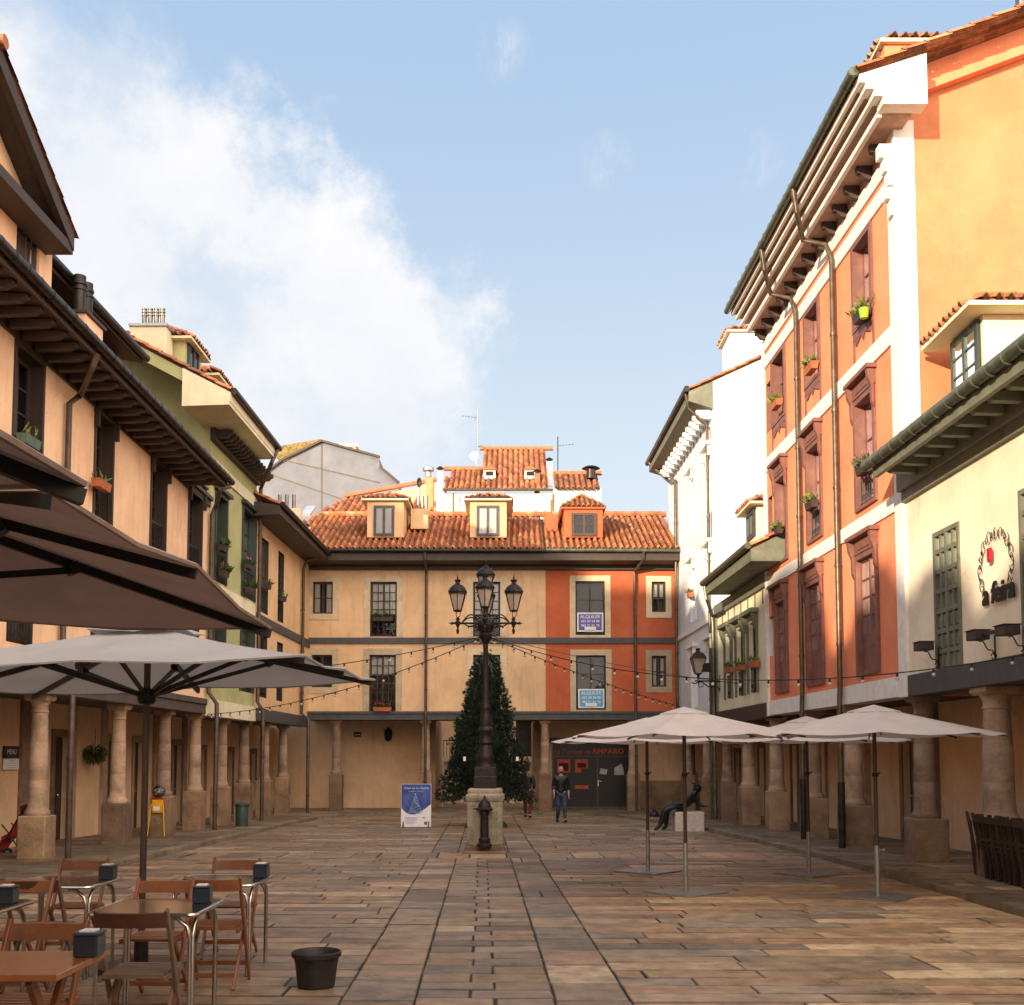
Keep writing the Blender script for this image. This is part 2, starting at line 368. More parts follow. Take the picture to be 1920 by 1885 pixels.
# ------------------------------------------------------------------ facades
class Side:             # wall along the plaza's side; u is the world y, w counts out into the plaza
    def __init__(s, x0, k, sg): s.x0=x0; s.k=k; s.sg=sg
    def X(s,u): return s.x0+s.k*u
    def P(s,u,w,z): return Vector((s.X(u)+s.sg*w, u, z))
    def uz(s,px,py,w=0):
        d=ray(px,py); t=(s.x0+s.sg*w)/(d.x-s.k*d.y); return d.y*t, CAMZ+d.z*t
    def T(s): return lambda u,w,z: s.P(u,w,z)
    def rt(s): return s.sg      # +1: u grows to the viewer's right (left-hand side walls); -1 otherwise
class Front:            # wall facing the camera
    def __init__(s, y): s.y=y; s.sg=1
    def P(s,u,w,z): return Vector((u, s.y-w, z))
    def uz(s,px,py,w=0):
        p=atY(px,py,s.y-w); return p.x,p.z
    def T(s): return lambda u,w,z: s.P(u,w,z)
    def rt(s): return 1
FL=Side(-8.45,.0143,1); FR=Side(7.2,-.02,-1); FB=Front(42.0)
def U(F,px,py=1200,w=0): return F.uz(px,py,w)[0]
def Z(F,px,py,w=0): return F.uz(px,py,w)[1]
def wallmesh(mb,F,u0,u1,z0,z1,holes,depth=.42,w=0,mi=0,md=1,mr_=None):
    mr_ = mi if mr_ is None else mr_
    us=sorted({u0,u1,*[h[0] for h in holes],*[h[1] for h in holes]}); zs=sorted({z0,z1,*[h[2] for h in holes],*[h[3] for h in holes]})
    us=[x for x in us if u0<=x<=u1]; zs=[x for x in zs if z0<=x<=z1]
    for a,b in zip(us,us[1:]):
        for c,d in zip(zs,zs[1:]):
            mu,mz=(a+b)/2,(c+d)/2
            if any(h[0]<mu<h[1] and h[2]<mz<h[3] for h in holes): continue
            mb.face([F.P(a,w,c),F.P(b,w,c),F.P(b,w,d),F.P(a,w,d)],mi)
    for (a,b,c,d) in holes:
        q=w-depth
        for e in (((a,c),(b,c)),((b,c),(b,d)),((b,d),(a,d)),((a,d),(a,c))):
            (p0,r0),(p1,r1)=e
            mb.face([F.P(p0,w,r0),F.P(p1,w,r1),F.P(p1,q,r1),F.P(p0,q,r0)],mr_)
        mb.face([F.P(a,q,c),F.P(b,q,c),F.P(b,q,d),F.P(a,q,d)],md)
def fbox(mb,F,u0,u1,w0,w1,z0,z1,mi=0):
    mb.box((min(u0,u1),min(w0,w1),z0),(max(u0,u1),max(w0,w1),z1),F.T(),mi)
def window(b,F,u0,u1,z0,z1,fm,cols=2,rows=3,dep=.14,fw=.07,mw=.03,curtain=0,sur=None,surm=None,rail=None,panel=0,label=None,name='window',sillproj=0):
    mb=MB(); t=.05
    fbox(mb,F,u0+.002,u0+fw,-dep-t,-dep,z0+.002,z1-.002); fbox(mb,F,u1-fw,u1-.002,-dep-t,-dep,z0+.002,z1-.002)
    fbox(mb,F,u0+fw,u1-fw,-dep-t,-dep,z1-fw,z1-.002); fbox(mb,F,u0+fw,u1-fw,-dep-t,-dep,z0+.002,z0+fw)
    a,bb=u0+fw,u1-fw; c,d=z0+fw,z1-fw
    if panel: fbox(mb,F,a,bb,-dep-t+.008,-dep-.008,c,c+panel); c+=panel
    if cols==2 or cols==4: fbox(mb,F,(a+bb)/2-.035,(a+bb)/2+.035,-dep-t+.003,-dep+.006,c,d)
    for i in range(1,cols):
        if cols in(2,4) and i==cols//2: continue
        x=a+(bb-a)*i/cols; fbox(mb,F,x-mw/2,x+mw/2,-dep-t+.006,-dep-.004,c,d)
    for i in range(1,rows):
        z=c+(d-c)*i/rows; fbox(mb,F,a,bb,-dep-t+.009,-dep-.007,z-mw/2,z+mw/2)
    o=mb.build(name,fm,b,label=label)
    p=MB(); p.face([F.P(a,-dep-.03,c),F.P(bb,-dep-.03,c),F.P(bb,-dep-.03,d),F.P(a,-dep-.03,d)]); p.build('pane',M['pane'],o)
    if curtain:
        k=MB(); n=14; f0=c if curtain>.9 else c+(d-c)*(1-curtain)
        if curtain==2: f0=c; segs_=((a+.0,a+(bb-a)*.30),(bb-(bb-a)*.30,bb))
        else: segs_=((a+.01,(a+bb)/2-.03),((a+bb)/2+.03,bb-.01))
        for (s0,s1) in segs_:
            for i in range(n):
                x0=s0+(s1-s0)*i/n; x1=s0+(s1-s0)*(i+1)/n
                w0=-dep-.058-.007*math.sin(i*2.1); w1=-dep-.058-.007*math.sin((i+1)*2.1)
                k.face([F.P(x0,w0,f0),F.P(x1,w1,f0),F.P(x1,w1,d),F.P(x0,w0,d)])
        k.build('curtain',M['curtain'],o,smooth=True)
    if sur:
        s=MB(); q=sur; sb=q if surm!='open' else 0
        for rr in ((u0-q,u0-.001,z0-sb,z1+q),(u1+.001,u1+q,z0-sb,z1+q),(u0-.001,u1+.001,z1,z1+q)):
            fbox(s,F,rr[0],rr[1],-.05,.025,rr[2],rr[3])
        if sb: fbox(s,F,u0-.001,u1+.001,-.05,.025,z0-sb,z0)
        s.build('surround',M['surround'],o)
    if rail:
        r=MB(); zt=z0+rail; n=max(5,int((u1-u0)/.11))
        fbox(r,F,u0+.02,u1-.02,-.06,-.03,zt-.02,zt+.02); fbox(r,F,u0+.02,u1-.02,-.06,-.03,z0+.06,z0+.085)
        for i in range(n+1):
            x=u0+.03+(u1-u0-.06)*i/n; r.tube([F.P(x,-.045,z0+.06),F.P(x,-.045,zt)],.008,5)
        for i in range(n):
            x=u0+.03+(u1-u0-.06)*(i+.5)/n; r.tube([F.P(x+.03*math.cos(t),-.045,z0+.2+.05*math.sin(t)) for t in [k*math.pi/4 for k in range(9)]],.006,4,cap=False)
        r.build('railing',M['blackmetal'],o)
    return o
TC=[(.45,.165,.07),(.39,.14,.06),(.50,.20,.09),(.33,.12,.06),(.54,.235,.115),(.30,.12,.065),(.43,.155,.065)]
def tile_roof(mb,O,A,B,Lg,Sl,pitch=.21,row=.36,r=.075,clip=None,pal=TC,seg=3,endcap=True,dark=0.0):
    O=Vector(O); A=Vector(A).normalized(); B=Vector(B).normalized(); N=A.cross(B).normalized()
    if N.z<0: N=-N
    nc=int(Lg/pitch); nr=max(1,int(math.ceil(Sl/row)))
    prof=[(0.6*i/(seg*2), r*math.sin(math.pi*i/(seg*2))) for i in range(seg*2+1)]+[(.6+.4*i/3, -.5*r*math.sin(math.pi*i/3)) for i in range(1,4)]
    for c in range(nc):
        jo=random.uniform(-.012,.012); hj=random.uniform(-.008,.008)
        for k in range(nr):
            v0=k*row-.02+jo; v1=min(Sl,(k+1)*row+.03+jo); vm=(v0+v1)/2; um=(c+.5)*pitch
            if clip and not clip(um,vm): continue
            col=random.choice(pal); g=random.uniform(.75,1.15)*(1-dark); col=tuple(x*g for x in col)
            base=len(mb.v); n=len(prof); tw=random.uniform(-.008,.008)
            for (v,hh,tt) in ((v0,.03,tw),(v1,0,0)):
                for (t,h) in prof:
                    cov = t<=.6
                    mb.v.append(O+A*((c+t)*pitch+tt)+B*v+N*(h+(hh if cov else 0)+hj))
            for i in range(n-1):
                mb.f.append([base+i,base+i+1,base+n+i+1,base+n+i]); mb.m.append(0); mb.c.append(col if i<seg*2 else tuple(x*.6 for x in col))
            if endcap:   # thickness of the tile's lower lip
                b2=len(mb.v)
                for (t,h) in prof[:seg*2+1]:
                    mb.v.append(O+A*((c+.3+(t-.3)*.75)*pitch+tw)+B*(v0+.004)+N*(h*.72+.03+hj))
                for i in range(seg*2):
                    mb.f.append([base+i,base+i+1,b2+i+1,b2+i]); mb.m.append(0); mb.c.append(tuple(x*.8 for x in col))
                if k==0:
                    cc=O+A*((c+.3)*pitch)+B*v0+N*(-.02); b3=len(mb.v); mb.v.append(cc+B*.05)
                    for i in range(seg*2):
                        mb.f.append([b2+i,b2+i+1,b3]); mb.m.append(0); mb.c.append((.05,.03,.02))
def halfgutter(mb,pts,r=.075,mi=0):
    mb.tube(pts,r,10,mi)
def inpoly(x,y,poly):
    c=False; n=len(poly)
    for i in range(n):
        x0,y0=poly[i]; x1,y1=poly[(i+1)%n]
        if (y0>y)!=(y1>y) and x<(x1-x0)*(y-y0)/(y1-y0)+x0: c=not c
    return c
# ------------------------------------------------------------------ ground
KL=[(-6.75,-6),(-6.7,14),(-6.65,24),(-6.6,32),(-6.45,36.5),(-5.9,38.8),(-4.9,39.9),(-2,40.0),(2.6,39.8),(3.6,38.6),(4.15,36),(4.75,32.5),(5.2,29.5),(5.5,25),(5.75,20),(5.75,14),(5.7,10),(5.7,-6)]
mb=MB(); mb.face([(-400,-200,gz(-200)-.06),(400,-200,gz(-200)-.06),(400,600,gz(600)-.06),(-400,600,gz(600)-.06)])
struct(mb.build('ground',M['asph'],origin=(0,0,0)))
mb=MB(); mb.face([(x,y,gz(y)-.012) for x,y in KL]); struct(mb.build('paving_bed',M['joint'],origin=(0,0,0),fix=False))
PAV=[(.225,.165,.110),(.19,.142,.100),(.26,.195,.130),(.155,.125,.098),(.245,.160,.108),(.20,.145,.092),(.31,.24,.165),(.17,.145,.115),(.235,.155,.100),(.135,.105,.078)]
def bounds(y):
    xs=[]
    n=len(KL)
    for i in range(n):
        (x0,y0),(x1,y1)=KL[i],KL[(i+1)%n]
        if (y0>y)!=(y1>y): xs.append(x0+(x1-x0)*(y-y0)/(y1-y0))
    return (min(xs),max(xs)) if len(xs)>1 else None
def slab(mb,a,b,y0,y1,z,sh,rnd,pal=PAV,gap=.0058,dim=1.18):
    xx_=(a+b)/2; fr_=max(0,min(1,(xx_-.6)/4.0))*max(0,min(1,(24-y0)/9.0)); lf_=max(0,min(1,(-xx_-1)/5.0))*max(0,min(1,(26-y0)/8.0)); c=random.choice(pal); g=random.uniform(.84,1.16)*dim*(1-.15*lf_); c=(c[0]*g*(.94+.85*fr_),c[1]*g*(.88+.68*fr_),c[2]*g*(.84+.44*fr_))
    d0=random.uniform(-rnd,rnd); dx=random.uniform(-rnd,rnd)*.8; dy=random.uniform(-rnd,rnd)*.5
    g2=gap*random.uniform(.5,1.9); ins=.009; jy=random.uniform(-.01,.01)
    P=[]
    for (qx,qy,s1,s2) in ((a,y0,-1,-1),(b,y0,1,-1),(b,y1,1,1),(a,y1,-1,1)):
        P.append((qx+sh(qy)-s1*g2+random.uniform(-.004,.004), qy-s2*g2*1.25+jy*s1*.4, gz(qy)+z+d0+dx*s1+dy*s2, s1, s2))
    base=len(mb.v)
    for p in P: mb.v.append(Vector((p[0],p[1],p[2]-.03)))
    for p in P: mb.v.append(Vector((p[0],p[1],p[2]-.006)))
    for p in P: mb.v.append(Vector((p[0]-p[3]*ins,p[1]-p[4]*ins,p[2])))
    for i in range(4):
        j=(i+1)%4
        mb.f.append([base+i,base+j,base+4+j,base+4+i]); mb.m.append(0); mb.c.append(tuple(v*.4 for v in c))
        mb.f.append([base+4+i,base+4+j,base+8+j,base+8+i]); mb.m.append(0); mb.c.append(tuple(v*.55 for v in c))
    mb.f.append([base+8,base+9,base+10,base+11]); mb.m.append(0); mb.c.append(c)
def rows(mb,ya,yb,row,lmin,lmax,xl,xr,z,sh=lambda y:0.0,rnd=.0035,alt=None,**k):
    """rows of slabs; xl/xr give the limits at a given y"""
    y=ya; q=0
    while y<yb-.03:
        h=min(row*random.uniform(.88,1.12),yb-y)
        if yb-(y+h)<row*.4: h=yb-y
        xa,xb=xl(y+h/2),xr(y+h/2)
        if xb-xa>.1:
            if alt:
                c=xa+(xb-xa)*(alt[q%2]+random.uniform(-.015,.015)); cuts=[xa,c,xb]
            else:
                cuts=[xa]; x=xa-random.uniform(0,lmax)
                while x<xb:
                    x+=random.uniform(lmin,lmax)
                    if xa+.15<x<xb-.15: cuts.append(x)
                cuts.append(xb)
            for c0,c1 in zip(cuts,cuts[1:]): slab(mb,c0,c1,y,y+h,z,sh,rnd,**k)
        y+=h; q+=1
mb=MB(); ANG=.027; shf=lambda y: -ANG*(y-7.65)
o0,i0,i1,o1=-1.22,-.69,.32,.86
YT=40.0
def lo(y):
    b=bounds(y); return (b[0] if b else 0)-shf(y)
def hi(y):
    b=bounds(y); return (b[1] if b else 0)-shf(y)
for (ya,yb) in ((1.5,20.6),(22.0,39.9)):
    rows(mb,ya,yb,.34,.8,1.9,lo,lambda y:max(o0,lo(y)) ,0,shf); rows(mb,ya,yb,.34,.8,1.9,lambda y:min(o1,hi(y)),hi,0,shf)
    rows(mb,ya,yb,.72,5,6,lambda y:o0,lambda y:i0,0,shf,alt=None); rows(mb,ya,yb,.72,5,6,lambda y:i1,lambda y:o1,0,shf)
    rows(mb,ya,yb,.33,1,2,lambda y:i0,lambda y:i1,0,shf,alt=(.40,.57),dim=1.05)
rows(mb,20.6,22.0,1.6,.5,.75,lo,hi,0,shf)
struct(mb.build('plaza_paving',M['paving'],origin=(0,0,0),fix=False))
LP=[(x,y) for x,y in KL if x<=-2]+[(-2,46),(-12,46),(-12,-6)]
RP=[(x,y) for x,y in KL if x>2]+[(11,-6),(11,46),(2.6,46)]
BP=[(-2,40.0),(2.6,39.8),(2.6,46),(-2,46)]
for nm,pl in (('left_arcade_pavement',LP),('right_arcade_pavement',RP),('back_arcade_pavement',BP)):
    mb=MB(); mb.face([(x,y,gz(y)+.055) for x,y in pl]); struct(mb.build(nm+'_bed',M['joint'],origin=(0,0,0),fix=False))
    mb=MB()
    if nm[0]=='l':
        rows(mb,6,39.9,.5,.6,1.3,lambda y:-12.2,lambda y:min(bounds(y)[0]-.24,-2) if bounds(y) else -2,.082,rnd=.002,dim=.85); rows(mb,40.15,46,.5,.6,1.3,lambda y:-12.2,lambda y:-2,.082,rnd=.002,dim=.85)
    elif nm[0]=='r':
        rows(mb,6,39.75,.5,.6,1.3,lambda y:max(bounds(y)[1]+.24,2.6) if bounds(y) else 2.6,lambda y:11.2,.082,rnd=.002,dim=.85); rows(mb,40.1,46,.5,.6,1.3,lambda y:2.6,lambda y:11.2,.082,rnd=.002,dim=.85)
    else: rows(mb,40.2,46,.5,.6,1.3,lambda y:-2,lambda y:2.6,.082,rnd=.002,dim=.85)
    struct(mb.build(nm,M['paving'],origin=(0,0,0),fix=False))
# kerb stones
mb=MB()
pts=[Vector((x,y,0)) for x,y in KL]; 
for p,q in zip(pts,pts[1:]):
    L_=(q-p).length; n=max(1,int(L_/.9)); 
    for i in range(n):
        a=p.lerp(q,i/n); b=p.lerp(q,(i+1)/n); d=(b-a).normalized(); nn=Vector((d.y,-d.x,0))*-1
        mid=(a+b)/2
        if not inpoly(mid.x+nn.x*.3, mid.y+nn.y*.3, KL): out=nn
        else: out=-nn
        a=a+d*.006; b=b-d*.006; jz=random.uniform(-.008,.008); g=random.uniform(.8,1.15)
        c=tuple(v*g for v in (.20,.155,.11))
        top=[a,b,b+out*.26,a+out*.26]; base=len(mb.v)
        for t in top: mb.v.append(Vector((t.x,t.y,gz(t.y)-.02)))
        for t in top: mb.v.append(Vector((t.x,t.y,gz(t.y)+.088+jz)))
        for f in ((4,5,6,7),(0,1,5,4),(1,2,6,5),(2,3,7,6),(3,0,4,7)):
            mb.f.append([base+i for i in f]); mb.m.append(0); mb.c.append(c)
struct(mb.build('kerb',M['paving'],origin=(0,0,0),fix=False))
# ------------------------------------------------------------------ building helpers
def column(b,F,px,zb,w=-.28,pw=.245,ph=None,r=.158,py=1450,u=None):
    if u is None: u=U(F,px,py,w)
    c=F.P(u,w,0); g=gz(c.y)+.08
    if ph is None: ph=.74+.028*max(0,c.y-19)
    zt=g+ph; H=zb-zt
    m=MB(); m.lathe([(r*1.32,zt),(r*1.36,zt+.03),(r*1.34,zt+.07),(r*1.2,zt+.10),(r*1.12,zt+.13),(r*1.08,zt+.16),(r*1.03,zt+.3),(r*1.02,zt+H*.29),(r*.995,zt+H*.293),(r*1.012,zt+H*.297),(r*1.0,zt+H*.45),(r*.96,zt+H*.60),(r*.935,zt+H*.603),(r*.955,zt+H*.607),(r*.86,zb-.36),(r*.86,zb-.33),(r*.95,zb-.32),(r*.95,zb-.29),(r*.87,zb-.28),(r*.88,zb-.2),(r*1.1,zb-.12)],(c.x,c.y,0),22)
    m.lathe([(r*1.12,zb-.118),(r*1.30,zb-.07),(r*1.30,zb-.004)],(c.x,c.y,0),4,sq=True)
    o=m.build('column',M['colstone'],b,smooth=True)
    p=MB(); rr=random.uniform(-.012,.012)
    p.lathe([(pw+.01,g-.1),(pw+rr,g+ph*.5),(pw*.97,zt-.02),(pw*.95,zt+.001)],(c.x,c.y,0),8,sq=True)
    p=MB(); p.box((c.x-pw,c.y-pw,g-.12),(c.x+pw,c.y+pw,zt-.001)); p.build('plinth',M['plinth'],o,bev=.018)
    return o
def rafters(b,F,us,w0,w1,z,mat,h=.13,wd=.10,name='rafter',curve=True,dz=0):
    first=None
    for u in us:
        if first is None:
            m=MB(); c=F.P(u,0,0)
            pr=[(w0,z),(w1,z),(w1,z-h*.55),(w1-.06,z-h*.62),(w1-.13,z-h),(w0,z-h*1.15)] if curve else [(w0,z),(w1,z),(w1,z-h),(w0,z-h)]
            poly=[F.P(u-wd/2,w,zz) for w,zz in pr]; m.prism(poly,F.P(u+wd/2,0,0)-F.P(u-wd/2,0,0))
            first=m.build(name,mat,b); fu=u; 
        else:
            o=first.copy(); COL.objects.link(o); o.parent=b; o.location=F.P(u,0,dz*(u-fu))-F.P(fu,0,0)
def downpipe(b,pts,r=.05,mat='metalpipe',brk=None,name='downpipe'):
    m=MB(); m.tube(pts,r,10)
    for p,q in zip(pts,pts[1:]):
        p,q=Vector(p),Vector(q)
        if abs(p.z-q.z)>2:
            n=int(abs(p.z-q.z)/1.6)
            for i in range(1,n+1):
                t=p.lerp(q,i/(n+.5)); m.tube([t-Vector((0,0,.03)),t+Vector((0,0,.03))],r*1.25,10)
    return m.build(name,M[mat],b,smooth=True)
def quad(F,u0,u1,w,z0,z1): return [F.P(u0,w,z0),F.P(u1,w,z0),F.P(u1,w,z1),F.P(u0,w,z1)]
def ctr(px,py): return atY(px,py,1)
def planter(px=None,loc=None,F=None,u=None,w=.12,z=None,lab='',L_=.5,mat='terracotta',kind='leafy',flow=None,grp='flower boxes on the facades',n=60,droop=.0,h=.16,cat='flower box'):
    c=F.P(u,w,z) if F else Vector(loc)
    ax=(F.P(u+.01,w,z)-c).normalized() if F else Vector((1,0,0)); ou=(F.P(u,w+.1,z)-c).normalized() if F else Vector((0,-1,0))
    t=thing('flower_box',lab,cat,c,grp)
    m=MB(); T=lambda x,y,zz: c+ax*x+ou*y+Vector((0,0,zz))
    b4=[(-L_/2*.92,-.07,0),(L_/2*.92,-.07,0),(L_/2*.92,.07,0),(-L_/2*.92,.07,0)]; t4=[(-L_/2,-.09,h),(L_/2,-.09,h),(L_/2,.09,h),(-L_/2,.09,h)]
    bb=len(m.v); m.v += [T(*p) for p in b4+t4]
    for f in ((0,3,2,1),(0,1,5,4),(1,2,6,5),(2,3,7,6),(3,0,4,7)): m.f.append([bb+i for i in f]); m.m.append(0); m.c.append(None)
    m.face([T(*p) for p in [(x,y,h-.02) for x,y,_ in t4]],0)
    m.build('box',M[mat],t)
    f=MB()
    for i in range(n):
        a=Vector((random.uniform(-L_/2,L_/2),random.uniform(-.08,.1),h)); d=Vector((random.uniform(-.5,.5),random.uniform(-.3,.8),random.uniform(.2,1)-droop)).normalized()*random.uniform(.08,.26)
        p=T(*a); q=T(*(a+d)); s=(q-p).cross(Vector((random.random()-.5,random.random()-.5,random.random()-.5))).normalized()*random.uniform(.015,.035)
        f.face([p,(p+q)/2+s,q,(p+q)/2-s],0)
    f.build('foliage',M[kind],t)
    if flow:
        f=MB()
        for i in range(14):
            p=T(random.uniform(-L_/2,L_/2),random.uniform(-.05,.14),h+random.uniform(.03,.2)); f.sph(p,random.uniform(.015,.03),4)
        f.build('flower',M[flow],t)
    return t
def recess(b,F,u0,u1,w,zt,doors,m='arc_wall',jamb=True,name='arcade_wall',dm='darkwood'):
    mb=MB(); hs=[]
    for (a,c,h) in doors:
        a,c=min(a,c),max(a,c); y=F.P(a,w,0).y; hs.append((a,c,gz(y)+.05,gz(y)+.08+h))
    zb=min(gz(F.P(u0,w,0).y),gz(F.P(u1,w,0).y))-.1
    wallmesh(mb,F,u0,u1,zb,zt,hs,.25,w); mb.build(name,[M[m],M['interior']],b,fix=False)
    for (a,c,z0,z1) in hs:
        d=MB(); fbox(d,F,a+.01,c-.01,w-.2,w-.14,z0,z1-.01)
        n=2 if c-a<1.3 else 4
        for i in range(n):
            for (za,zb_) in ((.12,.42),(.5,.92)):
                p=(c-a-.1)/n; x=a+.05+p*i; H=z1-z0
                fbox(d,F,x+.06,x+p-.06,w-.14,w-.125,z0+H*za,z0+H*zb_)
        o=d.build('door',M[dm],b); k=MB(); k.sph(F.P((a+c)/2+.08,w-.1,z0+1.02),.03,6); k.build('handle',M['steel'],o)
        if jamb:
            s=MB(); q=.16
            for rr in ((a-q,a-.002,z0,z1+q),(c+.002,c+q,z0,z1+q),(a-.002,c+.002,z1,z1+q)):
                zz=rr[2]
                fbox(s,F,rr[0],rr[1],w-.01,w+.04,rr[2],rr[3])
            s.build('door_surround',M['plinth'],b)
def gable_body(mb,F,u0,u1,wb,zl,zr,zt,mi=0):
    """end walls and back so that no light leaks"""
    for u in (u0,u1):
        mb.face([F.P(u,0,zl),F.P(u,wb,zl),F.P(u,wb,zt),F.P(u,0,zt)],mi)
    mb.face([F.P(u0,wb,zl),F.P(u1,wb,zl),F.P(u1,wb,zt),F.P(u0,wb,zt)],mi)
# ================================================================== LEFT A (peach building with attic gable)
A=thing('peach_building','peach plastered arcaded building with dark timber eaves and attic gable nearest on the left','building',FL.P(18,-4,gz(18)))
ZB=3.13
uA0,uA1=6.0,U(FL,391,1000)
wins=[(U(FL,27,760),U(FL,78,760),6.1,8.42),(U(FL,178,860),U(FL,210,860),6.1,8.35),(U(FL,283,940),U(FL,310,940),6.1,8.3),(U(FL,353,1000),U(FL,377,1000),6.1,8.3)]
lw=[(U(FL,10,1235),U(FL,60,1235),3.5,5.35)]+[(a,b,3.45,5.35) for a,b,_,_ in wins[1:]]+[(10.2,11.3,6.1,8.4),(10.2,11.3,3.45,5.35),(13.3,14.3,6.1,8.4),(13.3,14.3,3.45,5.35)]
mb=MB(); wallmesh(mb,FL,uA0,uA1,ZB,8.56,wins+lw,mr_=2); gable_body(mb,FL,uA0,uA1,-7,2.9,0,8.5); 
mb.build('wall',[M['peach'],M['interior'],M['darkwood']],A,fix=False)
for i,(a,b,c,d) in enumerate(wins):
    o=window(A,FL,a,b,c,d,M['darkwood'],2,5,dep=.2,fw=.09,rail=.85)
    s=MB()
    for rr in ((a-.07,a+.003,c,d+.09),(b-.003,b+.07,c,d+.09),(a+.003,b-.003,d-.003,d+.09)): fbox(s,FL,rr[0],rr[1],.001,.03,rr[2],rr[3])
    if i: 
        fbox(s,FL,a-.1,b+.1,-.02,.06,d+.002,d+.26); fbox(s,FL,a-.16,b+.16,-.02,.13,d+.262,d+.32)
        for x in (a-.07,b+.07): fbox(s,FL,x-.035,x+.035,.031,.11,d-.3,d+.255)
        for k in range(5):
            x=a+(b-a)*(k+.5)/5; fbox(s,FL,x-.05,x+.05,.061,.075,d+.06,d+.2)
    s.build('surround',M['darkwood'],o)
for (a,b,c,d) in lw: window(A,FL,a,b,c,d,M['darkwood'],2,4,dep=.2,fw=.09,rail=.7)
s=MB(); fbox(s,FL,uA0,uA1,-.3,.06,2.98,ZB); fbox(s,FL,uA0,uA1,-.3,.02,2.74,2.978); s.build('beam',M['greywood'],A,bev=.01)
for px in (72,221,307,365): column(A,FL,px,2.74,ph=None)
for u in (16.2,13.2): column(A,FL,0,2.74,u=u)
s=MB(); fbox(s,FL,uA0,uA1,-2,-.3,2.80,2.84); s.build('arcade_ceiling',M['greywood'],A)
recess(A,FL,6,uA1,-2.0,2.8,[(U(FL,100,1450,-2),U(FL,128,1450,-2),2.3),(U(FL,200,1450,-2),U(FL,222,1450,-2),2.3),(17.0,18.3,2.3)])
for px,wd in ((49,.5),(136,.34),(195,.30)):
    u=U(FL,px,1450,-1.95); s=MB(); fbox(s,FL,u-wd/2,u+wd/2,-1.999,-1.93,-.6,2.8); s.build('stone_pilaster',M['colstone'],A)
# eave: soffit board, frieze, rafters, gutter
ue=U(FL,433,905,1.0)
zE=lambda u: 8.87-.030*(u-15.6)-8.66
dE=Vector((0,0,zE(ue)-zE(uA0)))
s=MB(); 
z0_=zE(uA0); s.prism([FL.P(uA0,0,8.60+z0_),FL.P(uA0,.88,8.52+z0_),FL.P(uA0,.88,8.56+z0_),FL.P(uA0,0,8.68+z0_)],FL.P(ue,0,0)-FL.P(uA0,0,0)+dE); s.build('soffit',M['darkwood'],A)
s=MB(); s.prism([FL.P(uA0,0,8.34+z0_),FL.P(uA0,.05,8.34+z0_),FL.P(uA0,.05,8.5+z0_),FL.P(uA0,.12,8.5+z0_),FL.P(uA0,.12,8.6+z0_),FL.P(uA0,0,8.6+z0_)],FL.P(uA1,0,0)-FL.P(uA0,0,0)+dE*.98); s.build('frieze',M['brownwood'],A)
s=MB(); s.prism([FL.P(uA0,.87,8.50+z0_),FL.P(uA0,.91,8.50+z0_),FL.P(uA0,.91,8.66+z0_),FL.P(uA0,.87,8.66+z0_)],FL.P(ue,0,0)-FL.P(uA0,0,0)+dE); s.build('fascia',M['brownwood'],A)
rafters(A,FL,[12.2+.46*i for i in range(int((ue-12.3)/.46))],.1,.80,8.52+zE(12.2),M['brownwood'],h=.12,wd=.13,dz=-.030)
s=MB(); halfgutter(s,[FL.P(uA0,1.0,8.66+zE(uA0)),FL.P(ue+.1,1.0,8.66+zE(ue))],.085)
for i in range(40):
    u=12+.42*i
    if u<ue: s.tube([FL.P(u,1.0,8.66+zE(u)),FL.P(u+.03,1.0,8.66+zE(u))],.093,10)
s.build('gutter',M['gutter'],A,smooth=True)
# roofs
s=MB(); O=FL.P(uA0,.90,8.60+z0_); ax=FL.P(10,0,0)-FL.P(0,0,0); axA=ax+Vector((0,0,-.30)); sl=Vector((-1,0,.42)); 
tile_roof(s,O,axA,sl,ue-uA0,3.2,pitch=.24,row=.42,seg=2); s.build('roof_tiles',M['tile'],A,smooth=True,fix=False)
s=MB(); s.face([FL.P(uA0,-1.9,9.72),FL.P(ue-.4,-1.9,9.72),FL.P(ue-.4,-5,11.6),FL.P(uA0,-5,11.6)]); s.face([FL.P(uA0,-9,9.3),FL.P(ue-.4,-9,9.3),FL.P(ue-.4,-5,11.6),FL.P(uA0,-5,11.6)])
for u in (uA0,ue-.4): s.face([FL.P(u,0,8.6),FL.P(u,-5,11.58),FL.P(u,-9,9.3),FL.P(u,-9,8.6)])
s.build('roof_back',M['mossroof'],A)
# attic gable (faces the plaza)
gw=-.15
ug=U(FL,98,480,gw)     # right edge of gable wall
uc=ug-3.15
tipu=U(FL,133,458,.30); zt_=Z(FL,133,458,.30); za=zt_+1.62
hole=[(U(FL,31,450,gw),U(FL,75,450,gw),9.45,10.92)]
s=MB(); wallmesh(s,FL,2*uc-ug,ug,8.75,11.05,hole,.35,gw); s.face([FL.P(2*uc-ug,gw,11.05),FL.P(ug,gw,11.05),FL.P(uc,gw,za)]); 
s.face([FL.P(ug,gw,8.75),FL.P(ug,-4,8.75),FL.P(ug,-4,11.05),FL.P(ug,gw,11.05)]); s.face([FL.P(2*uc-ug,gw,8.75),FL.P(2*uc-ug,-4,8.75),FL.P(2*uc-ug,-4,11.05),FL.P(2*uc-ug,gw,11.05)])
og=s.build('attic_gable',[M['peach'],M['interior']],A,fix=False)
class Off:      # facade shifted outwards by w0
    def __init__(s,F,w0): s.F=F; s.w0=w0; s.sg=F.sg
    def P(s,u,w,z): return s.F.P(u,w+s.w0,z)
    def T(s): return lambda u,w,z: s.P(u,w,z)
    def uz(s,px,py,w=0): return s.F.uz(px,py,w+s.w0)
